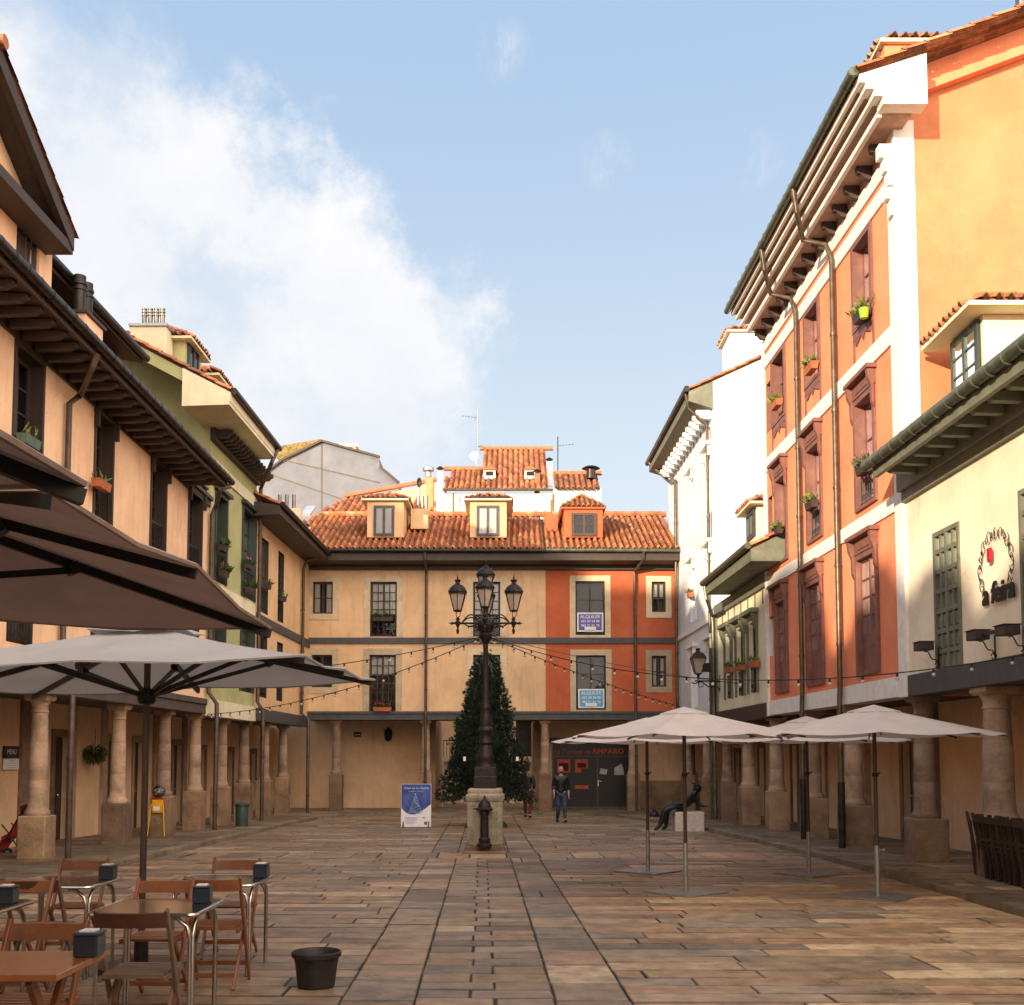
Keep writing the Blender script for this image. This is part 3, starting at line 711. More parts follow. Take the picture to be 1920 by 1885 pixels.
h=hole[0]; window(A,Off(FL,gw),h[0],h[1],h[2],h[3],M['brownwood'],4,4,dep=.05,fw=.07,curtain=.9,name='attic_window')
s=MB()
for sgn in (-1,1):
    e=uc+sgn*(tipu-uc)
    for (w0,w1,t0,t1) in ((-4,.30,0,.12),(.24,.36,-.13,.15)):
        poly=[FL.P(e,w0,zt_+t0),FL.P(uc,w0,za+t0),FL.P(uc,w0,za+t1),FL.P(e,w0,zt_+t1)]
        s.prism(poly,FL.P(0,w1,0)-FL.P(0,w0,0))
fbox(s,FL,2*uc-tipu,tipu,gw,.34,zt_-.20,zt_-.02)
s.build('bargeboards',M['darkwood'],og)
s=MB()
for sgn in (-1,1):
    e=Vector(FL.P(uc+sgn*(tipu-uc+.1),.40,zt_+.14)); t=Vector(FL.P(uc,.40,za+.2))
    tile_roof(s,e,Vector((-1,0,0)),(t-e),4.2,(t-e).length,pitch=.24,row=.40,seg=2)
s.tube([FL.P(uc,.45,za+.2),FL.P(uc,-4,za+.2)],.11,8,cap=True); 
for c_ in range(len(s.c)):
    if s.c[c_] is None: s.c[c_]=(.40,.15,.08)
s.build('gable_roof',M['tile'],og,smooth=True,fix=False)
# upper attic storey with its own eave, behind
u0,u1=ug+.3,U(FL,268,690,-.45)
s=MB(); wallmesh(s,FL,u0,u1-.25,9.1,10.75,[],.3,-.95); s.face([FL.P(u1-.25,-.95,9.0),FL.P(u1-.25,-4,9.0),FL.P(u1-.25,-4,10.9),FL.P(u1-.25,-.95,10.9)])
oa=s.build('attic_wall',[M['darkwood'],M['interior']],A,fix=False)
s=MB(); s.prism([FL.P(u0,-.95,10.80),FL.P(u0,-.45,10.72),FL.P(u0,-.45,10.82),FL.P(u0,-.95,10.93)],FL.P(u1,0,0)-FL.P(u0,0,0)); 
s.prism([FL.P(u0,-.45,10.86),FL.P(u0,-5,12.3),FL.P(u0,-5,12.2),FL.P(u0,-.45,10.8)],FL.P(u1,0,0)-FL.P(u0,0,0))
s.build('attic_roof',M['darkwood'],oa)
s=MB(); s.tube([FL.P(u0,-.38,10.88),FL.P(u1+.05,-.38,10.84)],.085,10); s.build('attic_gutter',M['gutter'],oa,smooth=True)
# chimney with two flues in front of the attic
uch=U(FL,190,600,.15); 
s=MB(); fbox(s,FL,uch-.5,uch+.35,-.6,.05,9.0,Z(FL,190,612,.1)); oc=s.build('chimney',M['peach'],A,bev=.01)
zc=Z(FL,190,612,.1)
s=MB(); fbox(s,FL,uch-.55,uch+.4,-.65,.1,zc+.001,zc+.06); s.build('chimney_cap',M['darkwood'],oc)
for k in (-.22,.12):
    s=MB(); c=FL.P(uch+k,-.2,0); s.lathe([(.12,zc+.06),(.12,zc+.55),(.14,zc+.56),(.14,zc+.6),(.11,zc+.61),(.11,zc+.66),(.14,zc+.67),(.14,zc+.72),(.12,zc+.73),(.12,zc+.85)],(c.x,c.y,0),12); s.build('flue',M['gutter'],oc,smooth=True)
# pipes
up=U(FL,124,900,.08)
downpipe(A,[FL.P(U(FL,185,670,1.0),.98,8.62),FL.P(U(FL,185,700,1.0),.9,8.42),FL.P(up+.25,.2,8.30),FL.P(up,.10,8.05),FL.P(up,.10,3.3),FL.P(up,.30,3.0),FL.P(up,.30,.9),FL.P(up,.30,gz(up)+.05)],.055)
u2=uA1-.06
downpipe(A,[FL.P(ue,.98,8.4),FL.P(ue-.2,.8,8.3),FL.P(u2,.2,8.25),FL.P(u2,.10,8.0),FL.P(u2,.10,3.3),FL.P(u2,.32,3.0),FL.P(u2,.32,gz(u2)+.05)],.06)
# ================================================================== GREEN building
B_=thing('green_building','olive green arcaded building with white cornice and roof dormer on the left','building',FL.P(31,-4,gz(31)))
uB0,uB1=uA1,U(FL,480,1000)
g1=(U(FL,403,1010),U(FL,423,1010),6.38,8.75); g2=(U(FL,454,1030),U(FL,477,1030),6.38,9.0)
g3=(g1[0],g1[1],3.55,5.6); g4=(g2[0],g2[1],3.55,5.6)
s=MB(); wallmesh(s,FL,uB0,uB1,3.13,10.35,[g1,g2,g3,g4],mr_=2); 
zr=lambda w: 10.95-w*.55     # roof line over w (w negative inside)
for u in (uB0+.02,uB1): s.face([FL.P(u,0,6),FL.P(u,-8,6),FL.P(u,-8,12.5),FL.P(u,-4.8,13.75),FL.P(u,0,11.2)])
s.face([FL.P(uB0,-8,3),FL.P(uB1,-8,3),FL.P(uB1,-8,12.5),FL.P(uB0,-8,12.5)])
s.build('wall',[M['green'],M['interior'],M['dkgreen']],B_,fix=False)
for g in (g1,g2,g3,g4):
    o=window(B_,FL,*g,M['dkgreen'],2,5,dep=.2,fw=.08,rail=.8)
    k=MB()
    for rr in ((g[0]-.09,g[0]+.003,g[2],g[3]+.1),(g[1]-.003,g[1]+.09,g[2],g[3]+.1),(g[0]+.003,g[1]-.003,g[3]-.003,g[3]+.1)): fbox(k,FL,rr[0],rr[1],.001,.05,rr[2],rr[3])
    fbox(k,FL,g[0]-.2,g[1]+.2,0,.16,g[3]+.102,g[3]+.2); k.build('surround',M['dkgreen'],o)
for q in ((9.28,9.62),(5.95,6.3)):
    s=MB(); fbox(s,FL,uB0,uB1,0,.045,*q); s.build('belt_course',M['palegreen'],B_)
s=MB(); fbox(s,FL,uB0,uB1,-.3,.08,2.70,3.14); s.build('beam',M['palegreen'],B_)
s=MB(); fbox(s,FL,uB0,uB1,-2,-.3,2.80,2.84); s.build('arcade_ceiling',M['greywood'],B_)
for px in (415,457): column(B_,FL,px,2.70)
recess(B_,FL,uA1,uB1,-2.0,2.8,[(U(FL,250,1450,-2),U(FL,268,1450,-2),2.3),(U(FL,324,1450,-2),U(FL,340,1450,-2),2.3)],dm='door')
for px,wd in ((292,.35),(316,.3),(346,.35)):
    u=U(FL,px,1450,-1.95); s=MB(); fbox(s,FL,u-wd/2,u+wd/2,-1.999,-1.93,-.6,2.8); s.build('stone_pilaster',M['colstone'],B_)
# cornice
ub0=U(FL,447,755,1.15)-.25; ub1=U(FL,527,870,1.15)
zc0=10.75
s=MB(); prof=[(-.2,10.38),(.98,10.42),(.98,10.5),(1.0,10.52),(1.0,10.74),(-.2,11.36),(-1.6,12.2),(-1.6,11.6),(-.9,10.8),(-.9,10.38)]
s.prism([FL.P(ub0,w,z) for w,z in prof[:6]],FL.P(ub1,0,0)-FL.P(ub0,0,0)); 
s.build('cornice',M['palegreen'],B_)
s=MB(); s.prism([FL.P(ub0+.1,w,z) for w,z in [(-.201,11.36),(-4.8,13.8),(-4.8,13.5),(-.201,11.04)]],FL.P(ub0+.25,0,0)-FL.P(ub0+.1,0,0)); s.build('verge_board',M['green'],B_)
s=MB(); fbox(s,FL,uB0,uB1,0,.14,10.05,10.378); s.build('frieze',M['darkwood'],B_)
rafters(B_,FL,[uB0+.2+.33*i for i in range(int((uB1-uB0)/.33))],.14,.55,10.36,M['darkwood'],h=.2,wd=.13,name='bracket')
s=MB(); s.tube([FL.P(ub0+.1,1.08,10.80),FL.P(ub1+.1,1.08,10.76)],.085,10); s.build('gutter',M['gutter'],B_,smooth=True)
s=MB(); O=FL.P(ub0,.98,10.80); sl=Vector((-1,0,.53)); tile_roof(s,O,ax,sl,ub1-ub0,6.6,pitch=.22,row=.40,seg=2); s.build('roof_tiles',M['tile'],B_,smooth=True,fix=False)
s=MB(); s.face([FL.P(ub0,-4.7,13.9),FL.P(ub1,-4.7,13.9),FL.P(ub1,-9,11.4),FL.P(ub0,-9,11.4)]); s.build('roof_back',M['mossroof'],B_)
# green dormer + chimney standing on the roof
dc=atY(345,690,29.6)
def small_dormer(b,x0,x1,y0,y1,z0,z1,wall,face,winpx=None,hip=True,tilecol=TC,fr='dkgreen',ov=.22,slope=.35,name='dormer'):
    """box dormer; face 'x+'/'x-' looks across the plaza, 'y-' looks at the camera"""
    m=MB(); m.box((x0,y0,z0),(x1,y1,z1)); o=m.build(name,M[wall],b,bev=.008)
    c=MB(); c.box((x0-ov,y0-ov,z1+.001),(x1+ov,y1+ov,z1+.07)); c.build('dormer_cornice',M['palegreen' if wall!='red' else 'red'],o)
    t=MB(); cx,cy=(x0+x1)/2,(y0+y1)/2; zz=z1+.09
    hx,hy=(x1-x0)/2+ov,(y1-y0)/2+ov; H=min(hx,hy)*slope*1.6
    for (O,Ax,Bx,Ln,dd) in (((cx-hx,cy-hy,zz),(1,0,0),(0,1,H/hy),2*hx,hy),((cx+hx,cy+hy,zz),(-1,0,0),(0,-1,H/hy),2*hx,hy),((cx-hx,cy+hy,zz),(0,-1,0),(1,0,H/hx),2*hy,hx),((cx+hx,cy-hy,zz),(0,1,0),(-1,0,H/hx),2*hy,hx)):
        S_=math.hypot(dd,H)
        tile_roof(t,O,Ax,Bx,Ln+.01,S_,pitch=.2,row=.34,r=.07,seg=3,clip=lambda u,v,Ln=Ln,S_=S_: (v/S_*Ln/2*0.98<=u+.05 and u<=Ln-v/S_*Ln/2*.98+.05))
    t.sph((cx,cy,zz+H+.03),.09,6); 
    for i in range(len(t.c)):
        if t.c[i] is None: t.c[i]=(.40,.15,.08)
    t.build('dormer_roof',M['tile'],o,smooth=True,fix=False)
    return o
def dormer_window(o,F,u0,u1,z0,z1,fm,cur=1,cols=2,rows=1):
    """window set on the dormer's outer face (no opening needed: it has its own backing)"""
    m=MB(); fbox(m,F,u0,u1,.004,.02,z0,z1); bk=m.build('window',M['interior'],o)
    f=MB(); q=.07
    fbox(f,F,u0-.03,u0+q,.004,.07,z0-.03,z1+.03); fbox(f,F,u1-q,u1+.03,.004,.07,z0-.03,z1+.03); fbox(f,F,u0+q,u1-q,.004,.07,z1-q,z1+.03); fbox(f,F,u0+q,u1-q,.004,.07,z0-.03,z0+q)
    for i in range(1,cols): x=u0+(u1-u0)*i/cols; fbox(f,F,x-.045,x+.045,.004,.075,z0+q,z1-q)
    for i in range(1,rows): z=z0+(z1-z0)*i/rows; fbox(f,F,u0+q,u1-q,.004,.06,z-.018,z+.018)
    f.build('frame',fm,bk) if False else f.build('window_frame',fm,o)
    if cur:
        k=MB(); n=24
        for i in range(n):
            a=u0+q+(u1-u0-2*q)*i/n; b=u0+q+(u1-u0-2*q)*(i+1)/n
            k.face([F.P(a,.028+.006*math.sin(i*1.9),z0+q),F.P(b,.028+.006*math.sin((i+1)*1.9),z0+q),F.P(b,.028+.006*math.sin((i+1)*1.9),z1-q),F.P(a,.028+.006*math.sin(i*1.9),z1-q)])
        k.build('curtain',M['curtain'],o,smooth=True)
    p=MB(); p.face([F.P(u0+q,.045,z0+q),F.P(u1-q,.045,z0+q),F.P(u1-q,.045,z1-q),F.P(u0+q,.045,z1-q)]); p.build('pane',M['pane'],o)
# dormer 1 near (behind its chimney block)
d0=atY(318,800,29.9); d1=atY(358,640,29.9)
o=small_dormer(B_,d0.x-.9,d1.x,29.4,30.9,11.3,atY(358,642,29.5).z,'green','x+')
DF=Side(d1.x,0,1); dormer_window(o,DF,29.6,30.5,11.75,d1.z-.12,M['dkgreen'],0)
c0=atY(248,616,28.9); c1=atY(315,616,28.9); s=MB(); s.box((c0.x,28.75,11.0),(c1.x,29.35,c0.z)); oc=s.build('chimney',M['palegreen'],B_,bev=.01)
s=MB(); s.box((c0.x-.04,28.70,c0.z+.001),(c1.x+.04,29.4,c0.z+.07)); s.build('chimney_cap',M['zinc'],oc)
for k in range(4):
    x=c0.x+(c1.x-c0.x)*(.28+.17*k); z=c0.z+.07; s=MB()
    s.lathe([(.062,z),(.062,z+.32),(.075,z+.33),(.075,z+.37),(.05,z+.38),(.05,z+.41),(.075,z+.42),(.075,z+.46),(.05,z+.47),(.05,z+.50),(.07,z+.51),(.07,z+.54)],(x,29.05,0),12); s.build('flue',M['flue'],oc,smooth=True)
p0=atY(385,730,32.3); p1=atY(412,722,32.3)
o=small_dormer(B_,p0.x-1.0,p1.x-.1,32.0,33.2,11.2,atY(400,708,32).z,'green','x+')
# ================================================================== YELLOW (left, far)
C_=thing('yellow_building','yellow arcaded building with wide dark eaves at the far left corner','building',FL.P(37.5,-4,gz(37)))
uC1=42.0
y1=(U(FL,489,1090),U(FL,503,1090),6.2,8.6); y2=(U(FL,521,1110),U(FL,532,1110),6.2,8.6); y3=(y1[0],y1[1],3.5,5.5); y4=(y2[0],y2[1],3.5,5.5)
s=MB(); wallmesh(s,FL,uB1,uC1,3.13,9.2,[y1,y2,y3,y4],mr_=2); s.build('wall',[M['yellow'],M['interior'],M['darkwood']],C_,fix=False)
for g in (y1,y2,y3,y4): window(C_,FL,*g,M['darkwood'],2,4,dep=.1,fw=.08,rail=.8)
s=MB(); fbox(s,FL,uB1,uC1,0,.06,5.8,6.08); s.build('belt_beam',M['bluebeam'],C_)
s=MB(); fbox(s,FL,uB1,uC1,-.3,.08,2.74,3.13); s.build('beam',M['bluebeam'],C_)
s=MB(); fbox(s,FL,uB1,uC1,-2,-.3,2.80,2.84); s.build('arcade_ceiling',M['greywood'],C_)
for px in (495,530): column(C_,FL,px,2.74)
recess(C_,FL,uB1,45,-2.0,2.8,[(U(FL,372,1450,-2),U(FL,383,1450,-2),2.2),(U(FL,424,1450,-2),U(FL,435,1450,-2),2.2),(U(FL,470,1450,-2),U(FL,478,1450,-2),2.2)],dm='door')
s=MB(); s.prism([FL.P(uB1-.5,0,9.0),FL.P(uB1-.5,.85,9.05),FL.P(uB1-.5,.85,9.32),FL.P(uB1-.5,0,9.45)],FL.P(41.3,0,0)-FL.P(uB1-.5,0,0)); s.build('eaves',M['darkwood'],C_)
s=MB(); s.tube([FL.P(uB1-.5,.93,9.36),FL.P(41.2,.93,9.32)],.08,10); s.build('gutter',M['gutter'],C_,smooth=True)
s=MB(); tile_roof(s,FL.P(uB1-.4,.84,9.36),ax,Vector((-1,0,.45)),41.5-uB1+3.5,5.5,pitch=.24,row=.42,seg=2,clip=lambda u,v: u<7.2+v*.0+ (v*.9)); s.build('roof_tiles',M['tile'],C_,smooth=True,fix=False)
downpipe(C_,[FL.P(41.0,.9,9.3),FL.P(40.4,.2,8.9),FL.P(40.4,.1,8.6),FL.P(40.4,.1,3.2),FL.P(40.4,.35,3.0),FL.P(40.4,.35,gz(40))],.06)
downpipe(B_,[FL.P(ub1-.1,1.08,10.74),FL.P(ub1-.25,.95,10.3),FL.P(uB1-.05,.14,9.95),FL.P(uB1-.05,.14,3.3),FL.P(uB1-.05,.32,3.0),FL.P(uB1-.05,.32,gz(34))],.06)
k0=atY(524,955,40); k1=atY(562,955,40); s=MB(); s.box((k0.x,40,9.3),(k1.x,40.6,atY(540,953,40).z)); oc=s.build('chimney',M['palegreen'],C_,bev=.01)
for k in range(3):
    x=k0.x+(k1.x-k0.x)*(-.05+.35*k); z=atY(540,953,40).z; s=MB(); s.lathe([(.07,z),(.07,z+.55)],(x,40.2,0),12); s.build('flue',M['flue'],oc,smooth=True)
# ================================================================== BACK BUILDINGS
D_=thing('cream_building','long cream plastered building with tiled roof and two dormers closing the plaza','building',(-3,45,gz(45)))
E_=thing('red_building','red plastered building with stone framed windows and a red dormer','building',(4,45,gz(45)))
xl,xm,xr=-8.2,U(FB,1023),U(FB,1279)
zb1,zb0=Z(FB,900,1334),Z(FB,900,1350)
zbelt1,zbelt0=Z(FB,900,1196),Z(FB,900,1207)
zw=9.3
def rc(px0,px1,py0,py1): 
    a=FB.uz(px0,(py0+py1)/2)[0]; b=FB.uz(px1,(py0+py1)/2)[0]; return (a,b,Z(FB,900,py1),Z(FB,900,py0))
cw=[rc(586,624,1091,1151),rc(694,744,1091,1194),rc(887,938,1091,1194),rc(584,623,1228,1289),rc(692,742,1228,1334),rc(887,938,1228,1334)]
rw=[rc(1079,1134,1090,1191),rc(1222,1248,1091,1148),rc(1080,1136,1229,1331),rc(1222,1249,1230,1288)]
s=MB(); wallmesh(s,FB,xl,xm,zb1,zw,cw); s.box((xl,43,4),(xm,49,9.2)); s.build('wall',[M['cream'],M['interior']],D_,fix=False)
s=MB(); wallmesh(s,FB,xm,xr,zb1,zw,rw); s.box((xm,43,4),(xr,49,9.2)); s.build('wall',[M['red'],M['interior']],E_,fix=False)
fr=M['darkwood']
window(D_,FB,*cw[0],fr,2,2,dep=.12,curtain=2,sur=.24); window(D_,FB,*cw[1],fr,4,6,dep=.12,curtain=.6,sur=.24,surm='open',rail=.85)
window(D_,FB,*cw[2],fr,4,6,dep=.12,curtain=.6,sur=.24,surm='open',rail=.85); window(D_,FB,*cw[3],fr,2,2,dep=.12,sur=.24)
window(D_,FB,*cw[4],fr,4,6,dep=.12,curtain=.35,sur=.24,surm='open',rail=.85); window(D_,FB,*cw[5],fr,4,6,dep=.12,sur=.24,surm='open')
window(E_,FB,*rw[0],fr,2,3,dep=.12,sur=.22,rail=.8); window(E_,FB,*rw[2],fr,2,3,dep=.12,sur=.22,rail=.8)
window(E_,FB,*rw[1],fr,2,2,dep=.12,sur=.22,curtain=.55); window(E_,FB,*rw[3],fr,2,2,dep=.12,sur=.22,curtain=2)
for b,x0,x1 in ((D_,-8.2,xm-.001),(E_,xm,xr)):
    s=MB(); fbox(s,FB,x0,x1,0,.07,zbelt0,zbelt1); s.build('belt_beam',M['bluebeam'],b)
    s=MB(); fbox(s,FB,x0,x1,-.35,.08,zb0,zb1); fbox(s,FB,x0,x1,-.3,.12,zb1-.1,zb1-.02); s.build('beam',M['bluebeam'],b)
    s=MB(); fbox(s,FB,x0,x1,-3,-.35,zb0+.05,zb0+.1); s.build('arcade_ceiling',M['greywood'],b)
    s=MB(); s.prism([FB.P(x0,0,8.95),FB.P(x0,.9,9.05),FB.P(x0,.9,9.36),FB.P(x0,0,9.5)],(x1-x0,0,0)); fbox(s,FB,x0,x1,0,.16,8.82,8.949); s.build('eaves',M['darkwood'],b)
    s=MB(); s.tube([FB.P(x0,1.0,9.42),FB.P(x1,1.0,9.40)],.075,10); s.build('gutter',M['gutterg'] if b is E_ else M['gutter'],b,smooth=True)
    s=MB(); O=Vector((x0,41.0,9.46)); tile_roof(s,O,(1,0,0),(0,1,.474),x1-x0,5.6,pitch=.235,row=.36,r=.085,pal=TC); 
    s.build('roof_tiles',M['tile'],b,smooth=True,fix=False)
    s=MB(); s.prism([(x0,41.1,9.36),(x0,46.0,11.70),(x0,49.5,10),(x0,49.5,9)],(x1-x0,0,0)); s.build('roof_deck',M['mossroof'],b)
    s=MB()
    x=x0
    while x<x1-.1:
        c=random.choice(TC); s.tube([(x,46.05,11.93),(min(x1,x+.43),46.05,11.92)],[.135,.12],8,cap=True)
        for i in range(len(s.c)): s.c[i]=s.c[i] or c
        x+=.38
    s.build('ridge_tiles',M['tile'],b,smooth=True,fix=False)
for px in (631,798): column(D_,FB,px,zb0,r=.17,py=1430)
column(E_,FB,1022,zb0,r=.17,py=1430); column(E_,FB,1187,zb0,r=.17,py=1430); column(E_,FB,1295,zb0,r=.17,py=1430)
# arcade back wall with the passage and the shop front
FK=Front(45.0)
pa,pb=U(FK,818),U(FK,1000)
s=MB(); wallmesh(s,FK,-11,pa,-1,zb0+.1,[]); 
for (x) in (pa,): s.face([(x,45,-1),(x,50,-1),(x,50,zb0+.1),(x,45,zb0+.1)])
s.build('arcade_wall',[M['arc_wall'],M['interior']],D_,fix=False)
sa,sb=U(FK,1035),U(FK,1180); st=atY(1100,1393,45).z; sz=atY(1100,1515,45).z
s=MB(); wallmesh(s,FK,pb,10,-1,zb0+.1,[(sa,sb,sz,st)],.2); s.face([(pb,45,-1),(pb,50,-1),(pb,50,zb0+.1),(pb,45,zb0+.1)])
s.build('arcade_wall',[M['arc_wall'],M['interior']],E_,fix=False)
s=MB(); fbox(s,FK,sb+.12,9.5,0,.04,-1,atY(1230,1464,45).z); s.build('stone_dado',M['plinth'],E_)
s=MB(); fbox(s,FK,pa-.5,pa,0,.1,-1,zb0); s.build('pilaster',M['colstone'],D_)
s=MB(); fbox(s,FK,pb,pb+.35,0,.1,-1,zb0); s.build('pilaster',M['colstone'],E_)
s=MB(); fbox(s,FK,sa-.02,sb+.02,-.15,-.02,sz,st)
fbox(s,FK,sa-.12,sb+.12,0,.14,st,st+.2); od=s.build('shop_front',M['door'],E_)
s=MB(); xm_=U(FK,1119); 
for x in (U(FK,1036.5),xm_,U(FK,1178)): fbox(s,FK,x-.02,x+.02,-.02,.0,sz,st-.55)
fbox(s,FK,sa,sb,-.02,.012,st-.57,st-.53); fbox(s,FK,sa-.02,sa+.03,0,.02,sz,st); fbox(s,FK,sb-.03,sb+.02,0,.02,sz,st); fbox(s,FK,sa,sb,0,.02,sz,sz+.05); s.build('shop_frame',M['steel'] if False else M['pipeg'],od)
s=MB()
def fkp(px,py,w=.02): 
    p=atY(px,py,45-w); return p
add_text(s,'La Terraza de',.27,lambda x,y: fkp(1072.5,1410)+Vector((x,0,y)),shear=.35,space=1.0)
add_text(s,'AMPARO',.30,lambda x,y: fkp(1140,1409)+Vector((x,0,y)),bold=.012,space=1.12)
s.build('sign_lettering',M['orangesign'],od)
s=MB()
for (x0,x1,y0,y1) in ((1045,1069,1424,1449),(1078,1102,1424,1449),(1064.5,1069,1473,1479),(1078,1103,1473,1479.5)):
    a=fkp(x0,y1,.004); b=fkp(x1,y0,.004); s.box((a.x,44.99,a.z),(b.x,44.999,b.z))
s.build('poster',M['orangesign'],od)
for (x0,x1,y0,y1) in ((1048,1066,1431,1446),(1083,1099,1431,1440),(1090,1104,1441,1450)):
    s=MB(); a=fkp(x0,y1,.004); b=fkp(x1,y0,.004); s.box((a.x,44.98,a.z),(b.x,44.989,b.z)); s.build('poster_picture',M['trred'] if x0<1089 else M['door'],od)
s=MB()
for pl in (((1124,1451),(1137,1453),(1139,1443),(1126,1441)),((1152,1453.5),(1170,1453.5),(1169,1441),(1165,1432),(1152,1440))):
    s.prism([fkp(x,y,.02) for x,y in pl],(0,-.01,0))
s.build('taped_paper',M['zinc'],od)
s=MB(); a=fkp(1121,1463,.03); s.box((a.x-.02,44.9,a.z-.25),(a.x+.03,44.97,a.z+.02)); s.box((a.x,44.88,a.z-.06),(a.x+.14,44.90,a.z-.03)); s.build('door_handle',M['steel'],od)
# lit street seen through the passage
s=MB(); FP=Front(56); wallmesh(s,FP,-8,6,-1.2,9,[(-2.9,-1.9,1.6,3.6),(.2,1.2,1.6,3.6)],.3); 
H_=s.build('house',[M['cream'],M['interior']],origin=(-1,56,-1),fix=False); tag(H_,'cream house wall with balcony seen through the archway behind the conifer','building')
s=MB(); fbox(s,FP,-3.6,2.5,.02,.8,1.35,1.55); s.build('balcony',M['palestone'],H_)
s=MB()
for i in range(40): s.tube([(-3.6+i*.155,55.25,1.55),(-3.6+i*.155,55.25,2.4)],.015,4)
s.tube([(-3.6,55.25,2.4),(2.5,55.25,2.4)],.03,5); s.build('railing',M['blackmetal'],H_)
# pipes
for b,px,off in ((D_,799,0),(E_,1191,0)):
    x=U(FB,px,1200,.1)
    pts=[FB.P(x+(.25 if b is E_ else 0),1.0,9.4),FB.P(x+(.25 if b is E_ else 0),.95,9.1),FB.P(x,.14,8.75),FB.P(x,.14,8.5),FB.P(x,.14,zb1+.1),FB.P(x,.2,zb0),FB.P(x,.2,gz(42)+.08)]
    downpipe(b,pts,.055,'metalpipe')
# small iron wall bosses and lantern on arcade wall
# dormers
for k,(b,x0,x1,w0,w1,wall) in enumerate(((D_,688,757,702,738,'yellow'),(D_,881,950,895,934,'yellow'),(E_,1058,1130,1073,1117,'red'))):
    yf=42.25; a=atY(x0,1008,yf); c=atY(x1,945,yf); zt=atY(900,940 if k<2 else 955,yf).z
    o=small_dormer(b,a.x,c.x,yf,yf+2.6,a.z,zt,wall,'y-',ov=.2 if k<2 else .1,slope=.33 if k<2 else .55)
    FD=Front(yf); wa=atY(w0,1004,yf); wb=atY(w1,950 if k<2 else 964,yf)
    dormer_window(o,FD,wa.x,wb.x,wa.z,wb.z,M['bluebeam'] if k<2 else M['brownwood'],1 if k<2 else 0,2,1 if k<2 else 2)
# roof chimneys on the cream roof
a=atY(770,978,43.3); b=atY(802,954,43.3); s=MB(); s.box((a.x,43.3,a.z-.3),(b.x,44.0,b.z)); oc=s.build('chimney',M['cream'],D_,bev=.01)
for k in range(3):
    s=MB(); x=a.x+.28+.17*k; s.lathe([(.065,b.z),(.065,b.z+.58)],(x,43.5,0),10); s.build('flue',M['flue'],oc,smooth=True)
a=atY(1022,978,43.6); b=atY(1046,964,43.6); s=MB(); s.box((a.x,43.6,a.z-.4),(b.x,44.1,b.z)); oc=s.build('chimney',M['red'],E_,bev=.01)
s=MB(); x=(a.x+b.x)/2; s.lathe([(.045,b.z),(.045,b.z+.62)],(x,43.8,0),10); s.build('flue',M['terracotta'],oc,smooth=True)
for (b,px0,px1,py0,py1) in ((D_,566,590,955,975),(E_,1248,1276,968,998)):
    a=atY(px0,py1,44.6); c=atY(px1,py0,45.4); s=MB(); s.prism([(a.x,44.4,a.z+.1),(c.x,44.4,a.z+.1),(c.x,45.7,a.z+.75),(a.x,45.7,a.z+.75)],(0,-.03,.08)); s.build('skylight',M['skylight'],b)
# ================================================================== RIGHT SIDE
ax_r=FR.P(10,0,0)-FR.P(0,0,0)
# ---- orange building
O_=thing('orange_building','tall orange building with white bands, maroon windows and heavy white cornice','building',FR.P(24,-4,gz(24)))
uO0,uO1=U(FR,1706,1290),U(FR,1437,1000)
zo=[2.68,3.04,5.97,6.25,9.0,9.34,11.75,12.05,12.45]
def hol(px0,px1,py,z0,z1):
    a=U(FR,px1,py); b=U(FR,px0,py); return (min(a,b),max(a,b),z0,z1)
f3=[hol(1603,1634,520,10.0,11.62),hol(1512,1536,640,10.0,11.62),hol(1450,1472,720,10.0,11.62),hol(1436.5,1444,720,10.0,11.3)]
f2=[hol(1608,1641,850,6.45,8.5),hol(1516,1540,900,6.45,8.5),hol(1457,1475,930,6.45,8.5),hol(1440,1448,930,7.2,8.3)]
f1=[hol(1611,1646,1150,3.25,5.45),hol(1516,1543,1160,3.25,5.45),hol(1457,1476,1180,3.25,5.45),hol(1441,1450,1180,4.2,5.2)]
for f in (f3,f2,f1):
    a,b,c,d=f[3]; f[3]=(a,min(b,uO1-.08),c,d)
s=MB(); wallmesh(s,FR,uO0,uO1,3.0,12.5,f1+f2+f3,.5,mr_=2); 
s.face([FR.P(uO1,0,2.7),FR.P(uO1,-9,2.7),FR.P(uO1,-9,15.5),FR.P(uO1,0,12.5)]); s.face([FR.P(uO0,-9,-1),FR.P(uO1,-9,-1),FR.P(uO1,-9,15.6),FR.P(uO0,-9,15.6)])
s.build('wall',[M['orange'],M['interior'],M['maroon']],O_,fix=False)
s=MB(); s.prism([FR.P(uO0,.0,2.68),FR.P(uO0,-9,2.68),FR.P(uO0,-9,17.0),FR.P(uO0,0,13.52)],FR.P(uO0+.3,0,0)-FR.P(uO0,0,0)); s.build('gable_wall',M['gable'],O_)
for z0,z1 in ((zo[0],zo[1]),(zo[2],zo[3]),(zo[4],zo[5]),(zo[6],zo[7]),(12.2,12.5)):
    s=MB(); fbox(s,FR,uO0+.34,uO1-.13,-.1,.04,z0,z1); s.build('white_band',M['trimw'],O_)
for q in ((uO0-.03,uO0+.34,-.3,12.9),(uO1-.13,uO1+.02,-.1,12.5)):
    s=MB(); fbox(s,FR,q[0],q[1],q[2],.06,2.66,q[3]); s.build('corner_pilaster',M['trimw'],O_)
s=MB(); fbox(s,FR,uO0,uO1,-.4,-.101,2.68,3.0); s.build('beam',M['trimw'],O_)
mr=M['maroon']
